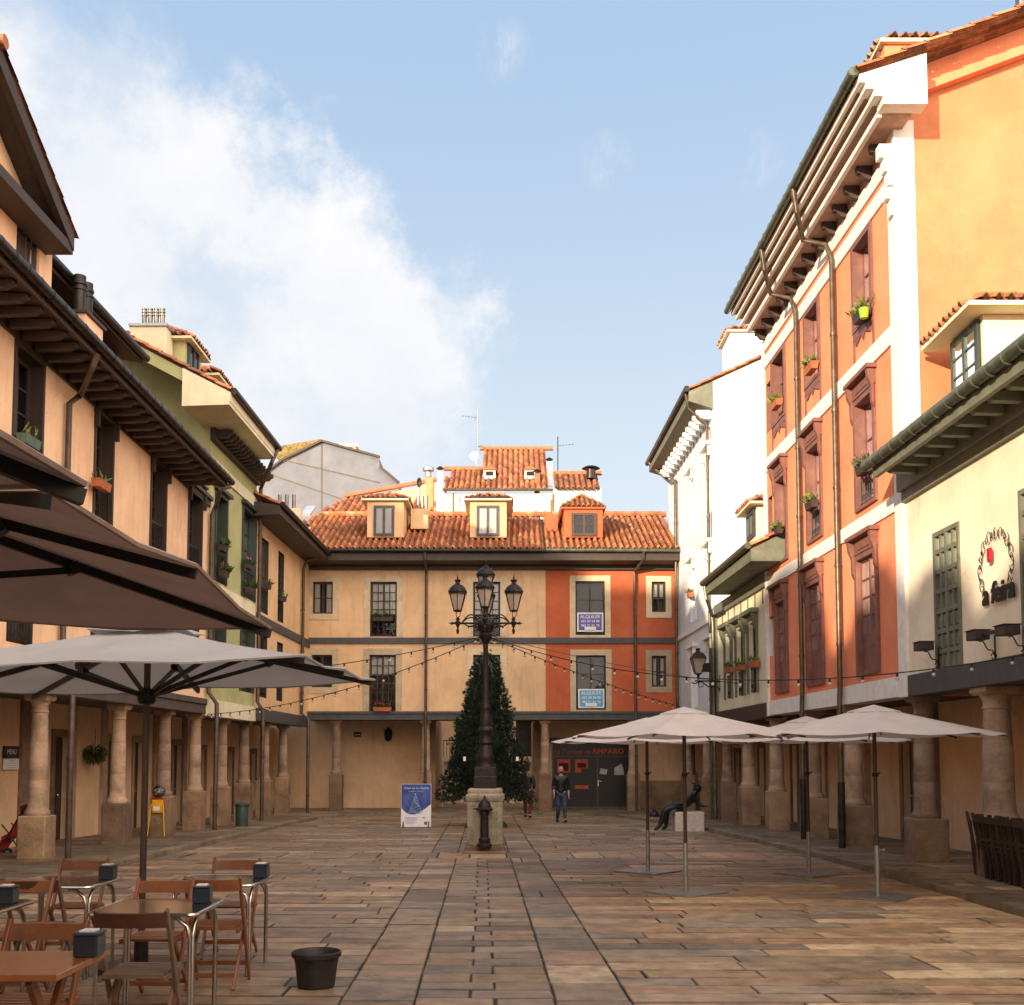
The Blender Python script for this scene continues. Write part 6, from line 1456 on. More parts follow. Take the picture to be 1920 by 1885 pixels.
# ---- big rectangular parasols on the left
def rect_parasol(label,corners,apex,canvas,ribm,pole,vent=True,tip=0,zt_mid=.0,grp='large square parasols over the terrace'):
    c=Vector(pole); t=thing('square_parasol',label,'parasol',c,grp)
    C=[Vector(p) for p in corners]; A_=Vector(apex)
    mids=[(C[i]+C[(i+1)%4])/2+Vector((0,0,zt_mid)) for i in range(4)]
    ring=[]
    for i in range(4): ring+= [C[i],mids[i]]
    s=MB(); n=6
    for k in range(8):
        a,b=ring[k],ring[(k+1)%8]
        for i in range(n):
            for j in range(4):
                def pt(f,g):
                    p=A_.lerp(a.lerp(b,g),f); return p+Vector((0,0,-.035*math.sin(math.pi*g)*f-.02*math.sin(math.pi*f)))
                f0,f1,g0,g1=i/n,(i+1)/n,j/4,(j+1)/4
                P=[pt(f0,g0),pt(f1,g0),pt(f1,g1),pt(f0,g1)]; s.face(P if i else P[:3])
    s.build('canopy',M[canvas],t,smooth=False,fix=False)
    s=MB()
    for k in range(8):
        a,b=ring[k],ring[(k+1)%8]; s.tube([a+Vector((0,0,-.0)),(a+b)/2+Vector((0,0,-.035)),b],.012,5)
    s.build('hem',M[canvas],t)
    hub=Vector((A_.x,A_.y,A_.z-.60))
    for k in range(8):
        s=MB(); s.bar(A_-Vector((0,0,.07)),ring[k]-Vector((0,0,.04)),.03,.045); q=A_.lerp(ring[k],.52)-Vector((0,0,.07)); s.bar(q,hub,.022,.035); s.bar(q-(q-hub).normalized()*.05,q+Vector((0,0,.02)),.06,.06); s.build('rib',M[ribm],t)
    s=MB(); s.lathe([(.06,hub.z-.06),(.075,hub.z-.03),(.075,hub.z+.05),(.05,hub.z+.07)],(hub.x,hub.y,0),12); s.build('hub',M['blackmetal'],t)
    s=MB(); s.tube([c,Vector((c.x,c.y,A_.z))],.028,12); s.build('pole',M['polewood'],t,smooth=True)
    s=MB(); s.lathe([(.35,c.z),(.35,c.z+.05),(.06,c.z+.06),(.055,c.z+.3)],(c.x,c.y,0),16); s.build('base',M['gutter'],t)
    if vent:
        s=MB(); v=[A_.lerp(C[i],.24)+Vector((0,0,.045)) for i in range(4)]; top=A_+Vector((0,0,.07))
        for i in range(4):
            a,b=v[i],v[(i+1)%4]; m=(a+b)/2+Vector((0,0,-.03)); s.face([a,m,top]); s.face([m,b,top])
        s.build('vent_cap',M[canvas],t,fix=False)
    return t
def xyz(px,py,Y): return atY(px,py,Y)
rect_parasol('wide grey white parasol over the terrace tables, seen edge on at left',[(-4.75,7.9,2.3),xyz(568,1229,7.7),xyz(702,1275,10.25),xyz(62,1301,10.9)],(-3.06,9.15,2.74),'canvasg','gutter',(-3.06,9.15,gz(9.15)))
rect_parasol('large dark brown canopy parasol overhead in the left foreground',[xyz(506,1177,6.43),(-4.9,6.45,2.38),(-4.9,3.1,2.4),(-1.36,3.15,2.43)],(-3.15,4.75,2.98),'canvasb','blackmetal',(-3.15,4.75,gz(4.75)),zt_mid=.07)
rect_parasol('nearest brown canopy parasol, only its pale edged corner showing at far left',[xyz(157,907,3.0),(-4.6,3.02,2.36),(-4.6,-.3,2.4),(-1.2,-.25,2.4)],(-2.9,1.4,3.0),'canvasb','blackmetal',(-2.9,1.4,gz(1.4)),zt_mid=.05)
# ---- terrace tables
def metal_table():
    t=thing('metal_table','x','table',(0,0,0),'square steel terrace tables')
    h=.735; a=.35
    s=MB(); r=.06; pts=[]
    for (cx,cy,a0) in ((a-r,a-r,0),(-a+r,a-r,90),(-a+r,-a+r,180),(a-r,-a+r,270)):
        for k in range(5): an=R(a0+k*22.5); pts.append((cx+r*math.cos(an),cy+r*math.sin(an)))
    s.prism([(x,y,h-.008) for x,y in pts],(0,0,.010)); s.build('tabletop',M['steeltop'],t)
    s=MB(); s.tube([(x*1.006,y*1.006,h-.010) for x,y in pts+[pts[0]]],.014,8,cap=False); s.build('rim',M['steel'],t,smooth=True)
    for sx in (-1,1):
        for sy in (-1,1):
            s=MB(); x,y=sx*(a-.05),sy*(a-.05)
            s.tube([(x,y,0),(x,y,h-.16),(x-sx*.02,y,h-.09),(x-sx*.08,y,h-.04),(x-sx*.14,y,h-.025)],.014,10)
            s.tube([(x+sx*.012,y-sy*.028,0),(x+sx*.012,y-sy*.028,h-.16),(x+sx*.012,y-sy*.05,h-.09),(x+sx*.012,y-sy*.11,h-.04),(x+sx*.012,y-sy*.17,h-.025)],.014,10)
            s.build('leg',M['steel'],t,smooth=True)
    return t
T0=metal_table(); tl=[('steel table in the middle with the worn dark backed chair pulled up in front',(-2.37,7.42),0),('steel table at the right of the terrace beside the open paving',(-2.42,9.2),-.02),('steel table at the back left of the terrace by the mossy kerb',(-3.67,9.05),0),('steel table cut off by the left picture edge',(-3.69,7.4),0)]
for i,(lab,(x,y),rz) in enumerate(tl):
    p=Vector((x,y,gz(y)+.002))
    if i==0: T0.location=p; T0['label']=lab; T0.rotation_euler.z=rz
    else: dup(T0,p,rz,lab)
t=thing('wooden_table','varnished orange wood table with crossed legs in the left foreground','table',(-2.42,5.22,gz(5.2)))
s=MB(); zt=.745+gz(5.2); s.box((-2.95,4.93,zt-.032),(-2.02,5.53,zt)); s.build('tabletop',M['tablewood'],t,bev=.004)
for x in (-2.16,-2.75):
    s=MB(); g=gz(5.2); s.bar((x,4.98,zt-.034),(x,5.50,g),.028,.05); s.build('leg',M['chairwood'],t)
    s=MB(); s.bar((x-.035,5.48,zt-.034),(x-.035,4.96,g),.028,.05); s.build('leg',M['chairwood'],t)
for yy in (5.34,5.12): s=MB(); s.bar((-2.72,yy,g+.2),(-2.16,yy,g+.2),.02,.045); s.build('stretcher',M['chairwood'],t)
# folding chairs: local front is +y, backrest at -y
def chair(kind):
    t=thing('folding_chair','x','chair',(0,0,0),'wooden folding chairs around the terrace tables')
    w=.205; m=M[kind]; md=M['chairdark'] if kind!='chairwood' else M['chairwood']
    for sx in (-1,1):
        s=MB(); s.bar((sx*w,-.20,.84),(sx*w,.20,0.0),.022,.038); s.build('leg',m,t,bev=.004)
        s=MB(); s.bar((sx*(w-.028),.16,.46),(sx*(w-.028),-.24,0.0),.02,.036); s.build('leg',m,t,bev=.004)
    s=MB()
    n=8
    for i in range(n):
        x0=-w+2*w*i/n; x1=-w+2*w*(i+1)/n; y0=-.205-.03*math.sin(math.pi*i/n); y1=-.205-.03*math.sin(math.pi*(i+1)/n)
        s.prism([(x0,y0,.735),(x1,y1,.735),(x1,y1+.045,.735-.0),(x0,y0+.045,.735)],(0,-.012,.085))
    s.build('backrest',md,t)
    s=MB()
    for k in range(6):
        y=-.16+.066*k; s.box((-w+.03,y,.445-.01*(k<1)),(w-.03,y+.05,.462))
    s.bar((-w+.02,-.17,.43),(-w+.02,.2,.44),.018,.03); s.bar((w-.02,-.17,.43),(w-.02,.2,.44),.018,.03); s.build('seat',m,t)
    for q in (((-w,.13,.14),(w,.13,.14)),((-w+.03,-.17,.10),(w-.03,-.17,.10)),((-w,-.02,.435),(w,-.02,.435))): s=MB(); s.bar(q[0],q[1],.02,.033); s.build('stretcher',md,t)
    return t
CH={k:chair(k) for k in ('chairgrey','chairwood')}; used=set()
CP=[('chairgrey',-2.21,6.62,0,'worn dark backed folding chair in front of the middle steel table'),
    ('chairwood',-2.27,8.55,0.02,'orange folding chair with its back to us at the right steel table'),
    ('chairgrey',-3.60,8.45,0,'dark backed folding chair facing the back left steel table'),
    ('chairwood',-2.50,9.85,math.pi,'folding chair on the far side of the right steel table'),
    ('chairwood',-3.86,9.78,math.pi,'folding chair on the far side of the back left steel table'),
    ('chairwood',-2.57,8.0,math.pi-.03,'folding chair tucked behind the middle steel table'),
    ('chairwood',-2.49,5.75,math.pi,'reddish folding chair behind the varnished wooden table'),
    ('chairwood',-3.62,8.02,math.pi-.04,'orange folding chair behind the table cut by the picture edge')]
for k,x,y,rz,lab in CP:
    p=Vector((x,y,gz(y)+.003))
    if k not in used: o=CH[k]; o.location=p; o.rotation_euler.z=rz; o['label']=lab; used.add(k)
    else: dup(CH[k],p,rz,lab)
def napkin(px0,px1,py0,py1,Y,lab,rz=0):
    a=atY(px0,py1,Y); b=atY(px1,py0,Y); w=.115; h=.105
    t=thing('napkin_holder',lab,'napkin holder',(0,0,0),'dark blue napkin holders on the tables')
    s=MB(); s.box((-w/2,-w/2,0),(w/2,w/2,h)); s.build('body',M['navy'],t,bev=.006)
    s=MB(); s.box((-w/2-.004,-w/2-.004,h+.001),(w/2+.004,w/2+.004,h+.012)); s.box((w/2+.001,-w/2+.008,.008),(w/2+.004,w/2-.008,h-.01)); s.build('side_panel',M['bluegrey'],t)
    s=MB(); s.box((-.035,-.04,h+.0125),(.035,.04,h+.02)); s.build('napkins',M['paper'],t)
    t.location=((a.x+b.x)/2-.01,Y+.06,a.z); t.rotation_euler.z=rz; t.location.z=.738+gz(Y)+.002; return t
napkin(363,392,1664,1690,7.53,'blue napkin holder on the middle steel table',.1)
napkin(477,501,1621,1645,9.28,'blue napkin holder on the right steel table')
napkin(187,212,1624,1650,9.15,'blue napkin holder on the back left steel table')
napkin(-6,22,1668,1698,7.5,'blue napkin holder on the table at the left picture edge',.05)
o=napkin(140,184,1752,1788,5.33,'dark napkin holder on the varnished wooden table'); o.location.z=.747+gz(5.2)
# bucket
pk=G(586,1858); pk.y+=.15; t=thing('bucket','low dark empty bucket planter standing on the paving','bucket',pk)
s=MB(); s.lathe([(.135,0),(.142,.02),(.160,.17),(.172,.225),(.188,.23),(.190,.262),(.178,.268),(.168,.255),(.150,.12),(.01,.10)],(pk.x,pk.y,pk.z),28); s.build('shell',M['bucket'],t,smooth=True)
s=MB(); s.lathe([(.148,.13),(.10,.145),(.0,.14)],(pk.x,pk.y,pk.z),20); s.build('soil',M['soil'],t)
# bin
pk=G(450,1556); pk.y+=.2; t=thing('litter_bin','round dark green litter bin between stone columns','litter bin',pk)
s=MB(); s.lathe([(.165,.01),(.17,.03),(.185,.62),(.18,.64)],pk,20); s.build('drum',M['bin'],t,smooth=True)
s=MB(); s.lathe([(.205,.641),(.215,.66),(.21,.70),(.17,.725),(.1,.735)],pk,20); s.build('lid',M['bin'],t,smooth=True)
# gumball machine
pk=G(296,1574); t=thing('gumball_machine','yellow gumball machine with clear globe on a tube stand','gumball machine',pk)
s=MB()
for (sx,sy) in ((-1,-1),(1,-1),(-1,1),(1,1)): s.tube([pk+Vector((sx*.21,sy*.16,0)),pk+Vector((sx*.17,sy*.13,.45)),pk+Vector((sx*.15,sy*.12,.78)),pk+Vector((sx*.13,sy*.1,.84))],.014,8)
s.build('stand',M['yellowp'],t,smooth=True)
s=MB(); s.box((pk.x-.13,pk.y-.12,pk.z+.62),(pk.x+.13,pk.y+.12,pk.z+.94)); s.build('body',M['yellowp'],t,bev=.02)
s=MB(); s.box((pk.x-.08,pk.y-.135,pk.z+.68),(pk.x+.06,pk.y-.121,pk.z+.78)); s.build('label',M['paper'],t)
s=MB(); s.box((pk.x-.12,pk.y-.11,pk.z+.941),(pk.x+.12,pk.y+.11,pk.z+.99)); s.build('collar',M['redcloth'],t)
cols=('flowerred','yellowp','cyan','whitesolid','lime','indigo')
s=MB()
for k in range(70):
    a=Vector((random.gauss(0,1),random.gauss(0,1),random.gauss(0,1))).normalized()*.125*random.uniform(.75,1); 
    if a.z<.07: s.sph(pk+Vector((0,0,1.12))+a,.026,5,mi=k%6)
s.build('gumball',[M[c] for c in cols],t,smooth=True)
s=MB(); s.sph(pk+Vector((0,0,1.12)),.155,14); s.build('globe',glassmat('clear_globe',tr=.92),t,smooth=True)
# stroller
pk=G(22,1606); t=thing('stroller','red folding pushchair parked beside the first stone column','pushchair',pk)
v=lambda x,y,z: pk+Vector((x,y,z))
s=MB()
for y in (-.2,.2): s.tube([v(-.22,y,.12),v(.02,y,.42),v(.30,y,.92),v(.36,y,.98)],.014,8); s.tube([v(.26,y,.10),v(.02,y,.45),v(-.12,y,.62)],.014,8)
s.tube([v(.36,-.2,.98),v(.36,.2,.98)],.016,8); s.build('frame',M['blackmetal'],t,smooth=True)
s=MB(); s.prism([v(-.12,-.18,.30),v(.06,-.18,.36),v(.26,-.18,.80),v(.20,-.18,.82),v(.0,-.18,.45),v(-.14,-.18,.38)],(0,.36,0)); s.prism([v(-.26,-.16,.14),v(-.14,-.16,.12),v(-.08,-.16,.32),v(-.14,-.16,.34)],(0,.32,0)); s.build('seat',M['redcloth'],t,bev=.01)
s=MB(); s.prism([v(.22,-.17,.80),v(.30,-.17,.84),v(.34,-.17,1.0),v(.2,-.17,.96)],(0,.34,0)); s.build('bag',M['trred'],t)
for (x,y) in ((-.22,-.2),(-.22,.2),(.26,-.22),(.26,.22),(0.02,-.22)):
    s=MB(); s.tube([v(x,y-.02,.09),v(x,y+.02,.09)],.088,14); o=s.build('wheel',M['rubber'],t); s=MB(); s.tube([v(x,y-.024,.09),v(x,y+.024,.09)],.04,10); s.build('hub',M['zinc'],o)
# hanging fern
hp=atY(170,1414,25.2); hu,_=FL.uz(170,1414,-1.85); hp=FL.P(hu,-1.75,_)
t=thing('hanging_plant','bushy green hanging plant on the arcade wall at left','plant',hp)
s=MB()
for k in range(900):
    d=Vector((random.gauss(0,1),random.gauss(0,1),random.gauss(0,1))).normalized(); r=.26*random.uniform(.4,1); 
    c=hp+Vector((d.x*r,d.y*r*.8,d.z*r*.85)); v_=Vector((d.x,d.y,d.z-.9)).normalized()*random.uniform(.06,.12); q=v_.cross(Vector((random.random()-.5,random.random()-.5,.2))).normalized()*.012
    s.face([c-q,c+v_*.5-q,c+v_,c+q],random.choice((0,0,1)))
s.build('foliage',[M['leaf'],M['leafy']],t,fix=False)
s=MB(); s.tube([hp+Vector((0,0,.6)),hp],.008,5); s.lathe([(.05,-.12),(.13,0),(.14,.04)],hp,12); s.build('basket',M['darkwood'],t)
# signs on the left arcade
def wallsign(F,px0,px1,py0,py1,w,mat,lab,txt=None,tm='paper'):
    a=F.uz(px0,py1,w); b=F.uz(px1,py0,w); u0,u1=sorted((a[0],b[0])); z0,z1=sorted((F.uz((px0+px1)/2,py1,w)[1],F.uz((px0+px1)/2,py0,w)[1]))
    t=thing('wall_sign',lab,'sign',F.P((u0+u1)/2,w,z0)); s=MB(); fbox(s,F,u0,u1,w-.03,w,z0,z1); s.build('board',M[mat],t)
    if txt:
        s=MB(); n=len(txt); H=(z1-z0)/(n+.5)
        for i,l in enumerate(txt):
            if l=='~': fbox(s,F,u0+.1*(u1-u0),u1-.1*(u1-u0),w+.001,w+.004,z1-H*(i+.9),z1-H*(i+.7)); continue
            add_text(s,l,min(H*.9,(u1-u0)*1.5/max(1,len(l))),lambda x,y: F.P((u0+u1)/2+x*F.sg if isinstance(F,Side) else (u0+u1)/2+x,w+.003,z1-H*(i+.75)+y))
        s.build('writing',M[tm],t)
    return t
wallsign(FL,8,36,1399,1422,-1.95,'signblk','black plaque above the white menu board on the left arcade wall',['MENU'])
wallsign(FL,8,36,1423,1443,-1.94,'paper','white menu board under the black plaque on the left arcade wall',['SE VENDE','~','~','~'],'papert')
wallsign(FL,315,323,1442,1466,-1.95,'signblk','small black house number plate on the left arcade wall',['2'])
wallsign(FB,393-0+270,677,1373,1382,-2.96,'signblk','small black street plate on the back arcade wall',['~'])
# round wall lantern on the back arcade wall
def wlantern(px,py,lab):
    p=atY(px,py,44.85); t=thing('wall_lantern',lab,'wall lantern',p); s=MB(); s.lathe([(.03,-.30),(.13,-.24),(.17,-.05),(.17,.12),(.12,.2),(.04,.24),(.02,.3)],p,10); s.build('cage',M['iron'],t,smooth=True); s=MB(); s.box((p.x-.04,p.y,p.z-.05),(p.x+.04,45.0,p.z+.05)); s.build('bracket',M['iron'],t)
wlantern(728,1377,'dark oval wall lantern on the back arcade wall'); 
# street lantern on bracket at right
u,z=FR.uz(1350,1278,.0); c=FR.P(u,.0,z); tt=thing('street_lantern','old street lantern on an iron bracket projecting from the right houses','street lantern',c)
p=atY(1309,1246,c.y); ln=p-c
s=MB(); s.tube([c,Vector((p.x-.1,c.y,z+.02))],.025,8); s.tube([c-Vector((0,0,.35)),c+Vector((0,0,.2))],.022,6)
s.tube([Vector((c.x-.9*k/12,c.y,z-.28+.28*(k/12)**.6+.05*math.sin(k))) for k in range(13)],.018,6)
for q in (.25,.6): s.tube([Vector((c.x-q+.08*math.cos(a),c.y,z-.1+.08*math.sin(a))) for a in [k*.6 for k in range(11)]],.012,5)
s.build('bracket',M['iron'],tt)
s=MB(); zz=p.z-.28
s.lathe([(.24,zz+.46),(.15,zz+.62),(.06,zz+.68),(.05,zz+.72),(.07,zz+.78)],(p.x,c.y,0),4,sq=True)
for k in range(4):
    a=math.pi/2*k+math.pi/4; s.bar((p.x+.15*math.cos(a),c.y+.15*math.sin(a),zz),(p.x+.30*math.cos(a),c.y+.30*math.sin(a),zz+.46),.02,.02)
s.lathe([(.03,zz-.2),(.05,zz-.05),(.12,zz-.02),(.12,zz)],(p.x,c.y,0),8); s.build('lantern_frame',M['iron'],tt)
s=MB(); s.lathe([(.095,zz+.001),(.205,zz+.46)],(p.x,c.y,0),4,sq=True); s.build('lantern_glass',M['lampglass'],tt)
q=atY(1324,1252,c.y-.1); s=MB(); s.box((q.x-.12,q.y-.06,q.z-.12),(q.x+.12,q.y+.06,q.z+.12)); s.box((q.x-.14,q.y-.02,q.z-.14),(q.x+.14,q.y+.02,q.z+.14)); s.build('spotlight',M['blackmetal'],tt)
# stack of folded chairs against the near right column
fo=G(1835,1652)
lb_=['leftmost leaning folded dark chair by the near right column']
def folded():
    t=thing('folded_chair','x','folded chair',(0,0,0),'folded dark wooden chairs stacked against the right column')
    for sx in (-1,1):
        s=MB(); s.bar((sx*.20,0,0),(sx*.20,.16,.92),.028,.045); s.build('leg',M['darkwood'],t); s=MB(); s.bar((sx*.16,.06,.0),(sx*.16,.12,.80),.024,.04); s.build('leg',M['darkwood'],t)
    s=MB(); s.bar((-.2,.15,.84),(.2,.15,.84),.03,.09); s.build('backrest',M['darkwood'],t)
    s=MB()
    for k in range(5): s.bar((-.16,.05+.016*k,.28+.07*k),(.16,.05+.016*k,.28+.07*k),.015,.045)
    s.build('seat',M['darkwood'],t); return t
F0=folded()
pos=[(1838,1650,1.2),(1856,1656,1.45),(1868,1662,1.6),(1880,1664,1.75),(1892,1668,1.62),(1904,1671,1.5),(1916,1674,1.7),(1928,1677,1.6),(1940,1682,1.6)]
names=['leftmost','second','third','fourth','fifth','sixth','seventh','eighth','last']
for i,(px,py,rz) in enumerate(pos):
    p=G(px,py); p.z=gz(p.y)+.09
    lab='%s folded dark chair from the left in the stack by the near right column'%names[i]
    if i==0: F0.location=p; F0.rotation_euler.z=rz; F0['label']=lab
    else: dup(F0,p,rz,lab)
# for-rent banners on the red building windows
def banner(r,px0,px1,py0,py1,mat,lab):
    a=FB.uz(px0,py1,.0); b=FB.uz(px1,py0,.0); t=thing('rental_banner',lab,'banner',FB.P((a[0]+b[0])/2,.03,a[1]),'rent banners hung on the red building')
    w=b[0]-a[0]; h=b[1]-a[1]; s=MB(); n=8
    for i in range(n):
        x0=a[0]+w*i/n; x1=a[0]+w*(i+1)/n; y0=.02+.012*math.sin(i*1.3); y1=.02+.012*math.sin((i+1)*1.3); s.face([FB.P(x0,y0,a[1]),FB.P(x1,y1,a[1]),FB.P(x1,y1,b[1]),FB.P(x0,y0,b[1])])
    s.build('sheet',M['paper'],t,smooth=True); s=MB(); q=.06; fbox(s,FB,a[0]+q,b[0]-q,.034,.036,a[1]+q,b[1]-q); s.build('print',M[mat],t)
    s=MB(); cx=(a[0]+b[0])/2
    for k,(tx_,sz) in enumerate((('ALQUILER',.17),('625 09 24 00',.135),('985 21 01 70',.135))): add_text(s,tx_,sz,lambda x,y: FB.P(cx+x,.040,b[1]-.17-.17*k+y),bold=.002)
    fbox(s,FB,cx-.22,cx+.22,.0375,.040,a[1]+.07,a[1]+.19); s.build('writing',M['paper'],t)
banner(0,1082,1131,1149,1185,'indigo','indigo ALQUILER banner on the upper window of the red building')
banner(1,1084,1133,1292,1328,'cyan','light blue ALQUILER banner on the lower window of the red building')
# ---- string lights
bulb0=None
def string(p,q,sag,label,n,loose=True):
    global bulb0
    p=Vector(p); q=Vector(q); t=thing('string_light',label,'string lights',p,'strings of bulbs hung from the lamp post')
    f=lambda k: p.lerp(q,k)-Vector((0,0,4*sag*k*(1-k)))
    s=MB(); s.tube([f(i/40) for i in range(41)],.009,5)
    s.build('cable',M['blackmetal'],t)
    for i in range(n):
        c=f((i+.5)/n)
        if bulb0 is None:
            s=MB(); s.tube([c,c-Vector((0,0,.055))],.017,8); s.sph(c-Vector((0,0,.08)),.027,8,mi=1)
            bulb0=s.build('bulb',[M['blackmetal'],M['bulb']],t,smooth=True); c00=c-p
        else:
            b=bulb0.copy(); COL.objects.link(b); b.parent=t; b.location=(c-p)-string.c0
        if bulb0 is not None and i==0 and not hasattr(string,'c0'): string.c0=c-p
    return t
top=Vector((lx,ly,zl(1192)))
e2=FR.P(14.2,.12,2.98)
string(top,e2,.60,'string of white bulbs sagging from the lamp post to the near white tavern',20)
string(top,FR.P(33.5,.1,2.85),.17,'string of white bulbs from the lamp post to the far right arcade',30)
string(top,FL.P(28.4,.12,2.72),.33,'string of white bulbs from the lamp post to the green building beam',24)
string(top,FL.P(19.0,.15,2.95),.28,'string of white bulbs from the lamp post to the first left column',18)
s=MB(); a=top+Vector((0,0,.02)); b=FR.P(30,.1,3.6); s.tube([a.lerp(b,i/20)-Vector((0,0,.5*(i/20)*(1-i/20))) for i in range(21)],.007,4); o=s.build('bare_cable',M['blackmetal'],origin=a); tag(o,'thin black cable without bulbs running from lamp post to the right houses','cable')
# ---- flower boxes
def fb(px,py,F,w,lab,**k):
    u,z=F.uz(px,py,w); planter(F=F,u=u,w=w,z=z,lab=lab,**k)
fb(1616,600,FR,.16,'dark flower box with a lime green pot on the top right orange window',L_=.6,mat='darkwood',n=70)
u,z=FR.uz(1622,588,.2); c=FR.P(u,.22,z); s=MB(); s.lathe([(.07,-.09),(.10,.08),(.105,.09)],c,12); o=s.build('flower_pot',M['lime'],smooth=True); tag(o,'bright lime green pot in the flower box of the top right window','flower pot')
fb(1521,698,FR,.16,'terracotta flower box on the top middle orange window',L_=.55,n=60)
fb(1456,765,FR,.16,'terracotta flower box on the top far orange window',L_=.55,n=60)
fb(1621,888,FR,.16,'dark flower box with pink flowers on the second floor window nearest us',L_=.55,mat='darkwood',kind='leaf',flow='flowerpink',n=50)
fb(1522,955,FR,.16,'dark flower box with rusty plants on the second floor middle window',L_=.5,mat='darkwood',n=80)
fb(1458,1003,FR,.16,'dark flower box with trailing yellow green leaves on the second floor far window',L_=.5,mat='darkwood',n=90,droop=.3)
for px,py,nm in ((1367,1262,'far'),(1389,1258,'middle'),(1414,1252,'near')): fb(px,py,FR,.12,'terracotta flower box on the %s bay of the small cream building'%nm,L_=.55,n=30)
fb(1294,1121,FR,.1,'tiny red flower box high on the tall white house',L_=.4,n=30,flow='flowerred')
fb(54,838,FL,.18,'green plastic planter on the first peach building window',L_=.55,mat='greenbox',n=14)
fb(190,918,FL,.18,'terracotta box on the second peach building window rail',L_=.6,n=6)
fb(418,1035,FL,.2,'trailing plant box halfway up the first green building window',L_=.5,mat='darkwood',kind='leaf',n=130,flow='flowerred')
fb(420,1082,FL,.2,'lower trailing plant box on the first green building window',L_=.5,mat='darkwood',kind='leaf',n=130,flow='flowerred')
fb(466,1068,FL,.2,'trailing plant box on the second green building window',L_=.5,mat='darkwood',kind='leaf',n=130,flow='flowerpink')
fb(468,1112,FL,.2,'lower trailing plant box on the second green building window',L_=.5,mat='darkwood',kind='leaf',n=130)
fb(717,1334,FB,.16,'terracotta box with red geraniums on the lower cream building window',L_=.7,kind='leaf',flow='flowerred',n=60)
fb(718,1165,FB,.14,'dark box of green plants on the upper cream building window',L_=.8,mat='darkwood',kind='leaf',n=90)
fb(502,1105,FL,.14,'tiny dark pot on the first yellow building window',L_=.3,mat='darkwood',n=20); fb(531,1128,FL,.14,'tiny dark pot on the second yellow building window',L_=.3,mat='darkwood',n=20)
# ------------------------------------------------------------------ light and sky
SUN=Vector((LX,1,LZ)).normalized()
sl_=bpy.data.lights.new('sun','SUN'); sl_.energy=8.0; sl_.angle=R(.55); sl_.color=(1,.83,.60)
so=bpy.data.objects.new('sun',sl_); COL.objects.link(so); so.rotation_euler=SUN.to_track_quat('-Z','Y').to_euler(); so.location=(-20,-20,30)
el=math.asin(-SUN.z); az=math.atan2(-SUN.x,-SUN.y)      # towards the sun, clockwise from +Y
wd=bpy.data.worlds.new('World'); S.world=wd; wd.use_nodes=True; nt=wd.node_tree; N=nt.nodes; L=nt.links
for n_ in list(N): N.remove(n_)
out=N.new('ShaderNodeOutputWorld'); bg=N.new('ShaderNodeBackground'); L.new(bg.outputs[0],out.inputs[0])
skyt=N.new('ShaderNodeTexSky'); skyt.sky_type='NISHITA'; skyt.sun_disc=False; skyt.sun_elevation=el; skyt.sun_rotation=az; skyt.air_density=1.0; skyt.dust_density=1.4; skyt.ozone_density=1.5
co=N.new('ShaderNodeTexCoord').outputs['Generated']
def dot(v):
    n=N.new('ShaderNodeVectorMath'); n.operation='DOT_PRODUCT'; L.new(co,n.inputs[0]); n.inputs[1].default_value=v; return n.outputs['Value']
def mth(op,a,b=None,clamp=False):
    n=N.new('ShaderNodeMath'); n.operation=op; n.use_clamp=clamp
    for i,x in enumerate((a,b)):
        if x is None: continue
        if isinstance(x,(int,float)): n.inputs[i].default_value=x
        else: L.new(x,n.inputs[i])
    return n.outputs[0]
def smooth(x,a,b):
    n=N.new('ShaderNodeMapRange'); n.interpolation_type='SMOOTHSTEP'; n.inputs[1].default_value=a; n.inputs[2].default_value=b; L.new(x,n.inputs[0]); return n.outputs[0]
s1=dot((-.808/1.345,.3934/1.345,-1/1.345)); s2=dot((-1,-.035,0))
mn=mth('MINIMUM',s1,s2)
nz=noise(N,L,co,6.5,15,.68); nz2=noise(N,L,co,3.2,8,.6)
d=mth('ADD',mn,mth('MULTIPLY',mth('SUBTRACT',nz,.5),.36))
mask=smooth(d,-.03,.05)
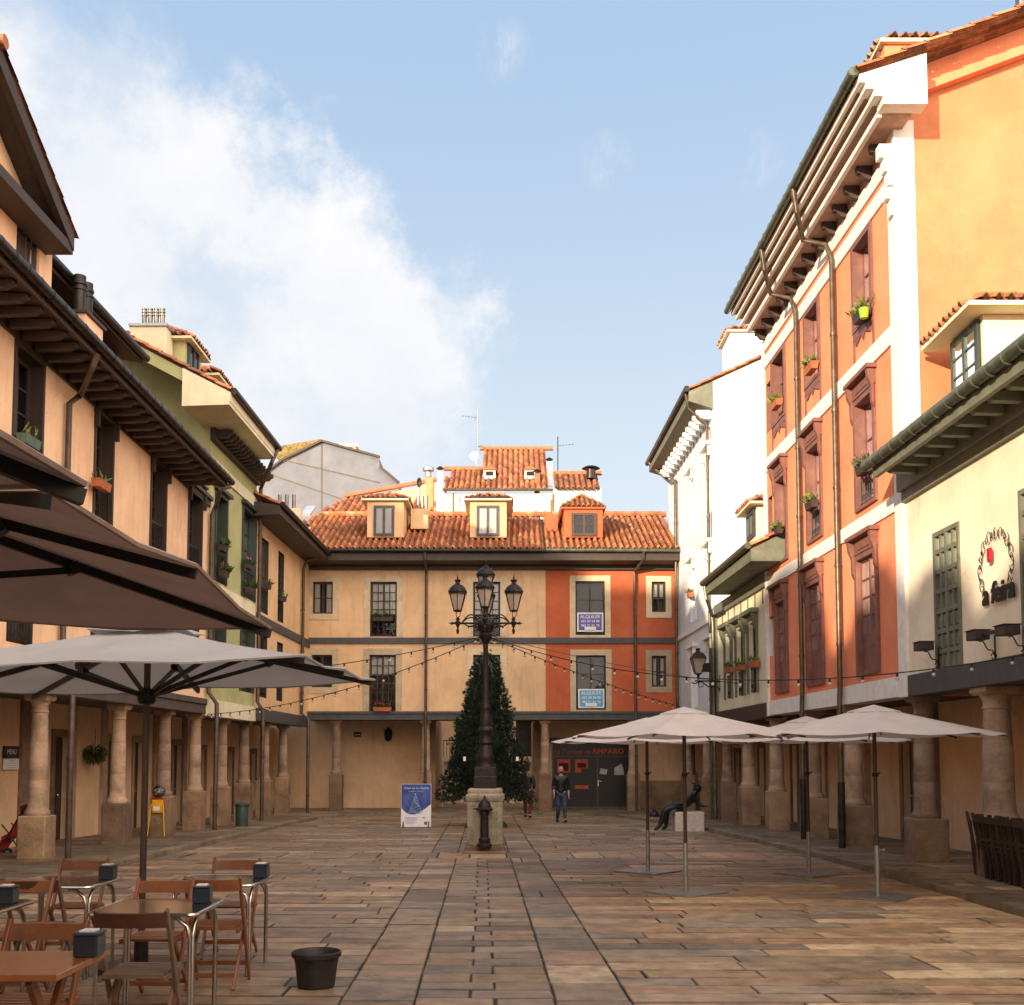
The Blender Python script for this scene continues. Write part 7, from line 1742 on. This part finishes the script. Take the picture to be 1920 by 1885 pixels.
# thinner toward the left (high left corner shows blue gaps)
mp=N.new('ShaderNodeMapping'); mp.inputs['Location'].default_value=(3.1,1.7,.4); L.new(co,mp.inputs['Vector'])
gap=smooth(noise(N,L,mp.outputs[0],5.2,12,.64),.40,.58)
dens=mth('MULTIPLY',mask,mth('MULTIPLY_ADD',gap,.62) if False else mth('ADD',mth('MULTIPLY',gap,.56),.40))
mapw=N.new('ShaderNodeMapping'); mapw.inputs['Rotation'].default_value=(0,R(35),0); mapw.inputs['Scale'].default_value=(1.6,1,.5); L.new(co,mapw.inputs['Vector'])
wn=smooth(noise(N,L,mapw.outputs[0],22,10,.7),.40,.75)
def blob(px,py,r):
    v=ray(px,py).normalized(); return smooth(dot(tuple(v)),math.cos(R(r)),math.cos(R(r*.1)))
wisp=mth('MULTIPLY',wn,mth('MAXIMUM',mth('MAXIMUM',blob(945,95,1.6),blob(1135,300,1.5)),mth('MAXIMUM',blob(1420,300,1.6),blob(930,635,1.3))))
wisp=mth('MULTIPLY',wisp,.5)
wm=N.new('ShaderNodeMath'); wm.operation='MAXIMUM'; L.new(dens,wm.inputs[0]); L.new(wisp,wm.inputs[1])
back=smooth(dot((.56,-.79,.25)),.15,.95)  # bright cloud bank added to the unseen rear sky as fill light
rear_fill=mth('MULTIPLY',back,.85)
shade=smooth(nz2,.3,.75)
skyc=mix(N,L,1.0,skyt.outputs[0],(SKYG:=(1.0,1.0,1.0)),'MULTIPLY')
grad=mix(N,L,smooth(dot((0,0,1)),.05,.62),(6.0,6.5,6.75),(3.15,4.35,6.0))
lift=mix(N,L,.88,skyc,grad)
CL=mix(N,L,shade,(5.7,5.9,6.35),(7.2,7.0,6.9))
c1=mix(N,L,wm.outputs[0],lift,CL)
c2=mix(N,L,rear_fill,c1,(32,26.5,21.5))
hz=smooth(dot((0,0,1)),0.0,.30)
L.new(c2,bg.inputs['Color']); bg.inputs['Strength'].default_value=.15
S.view_settings.view_transform='Standard'; S.view_settings.look='None'; S.view_settings.exposure=0; S.view_settings.gamma=1
S.render.engine='CYCLES'; S.render.resolution_x=1024; S.render.resolution_y=1005
S.cycles.max_bounces=6; S.cycles.diffuse_bounces=3; S.cycles.transparent_max_bounces=8; S.cycles.use_denoising=True
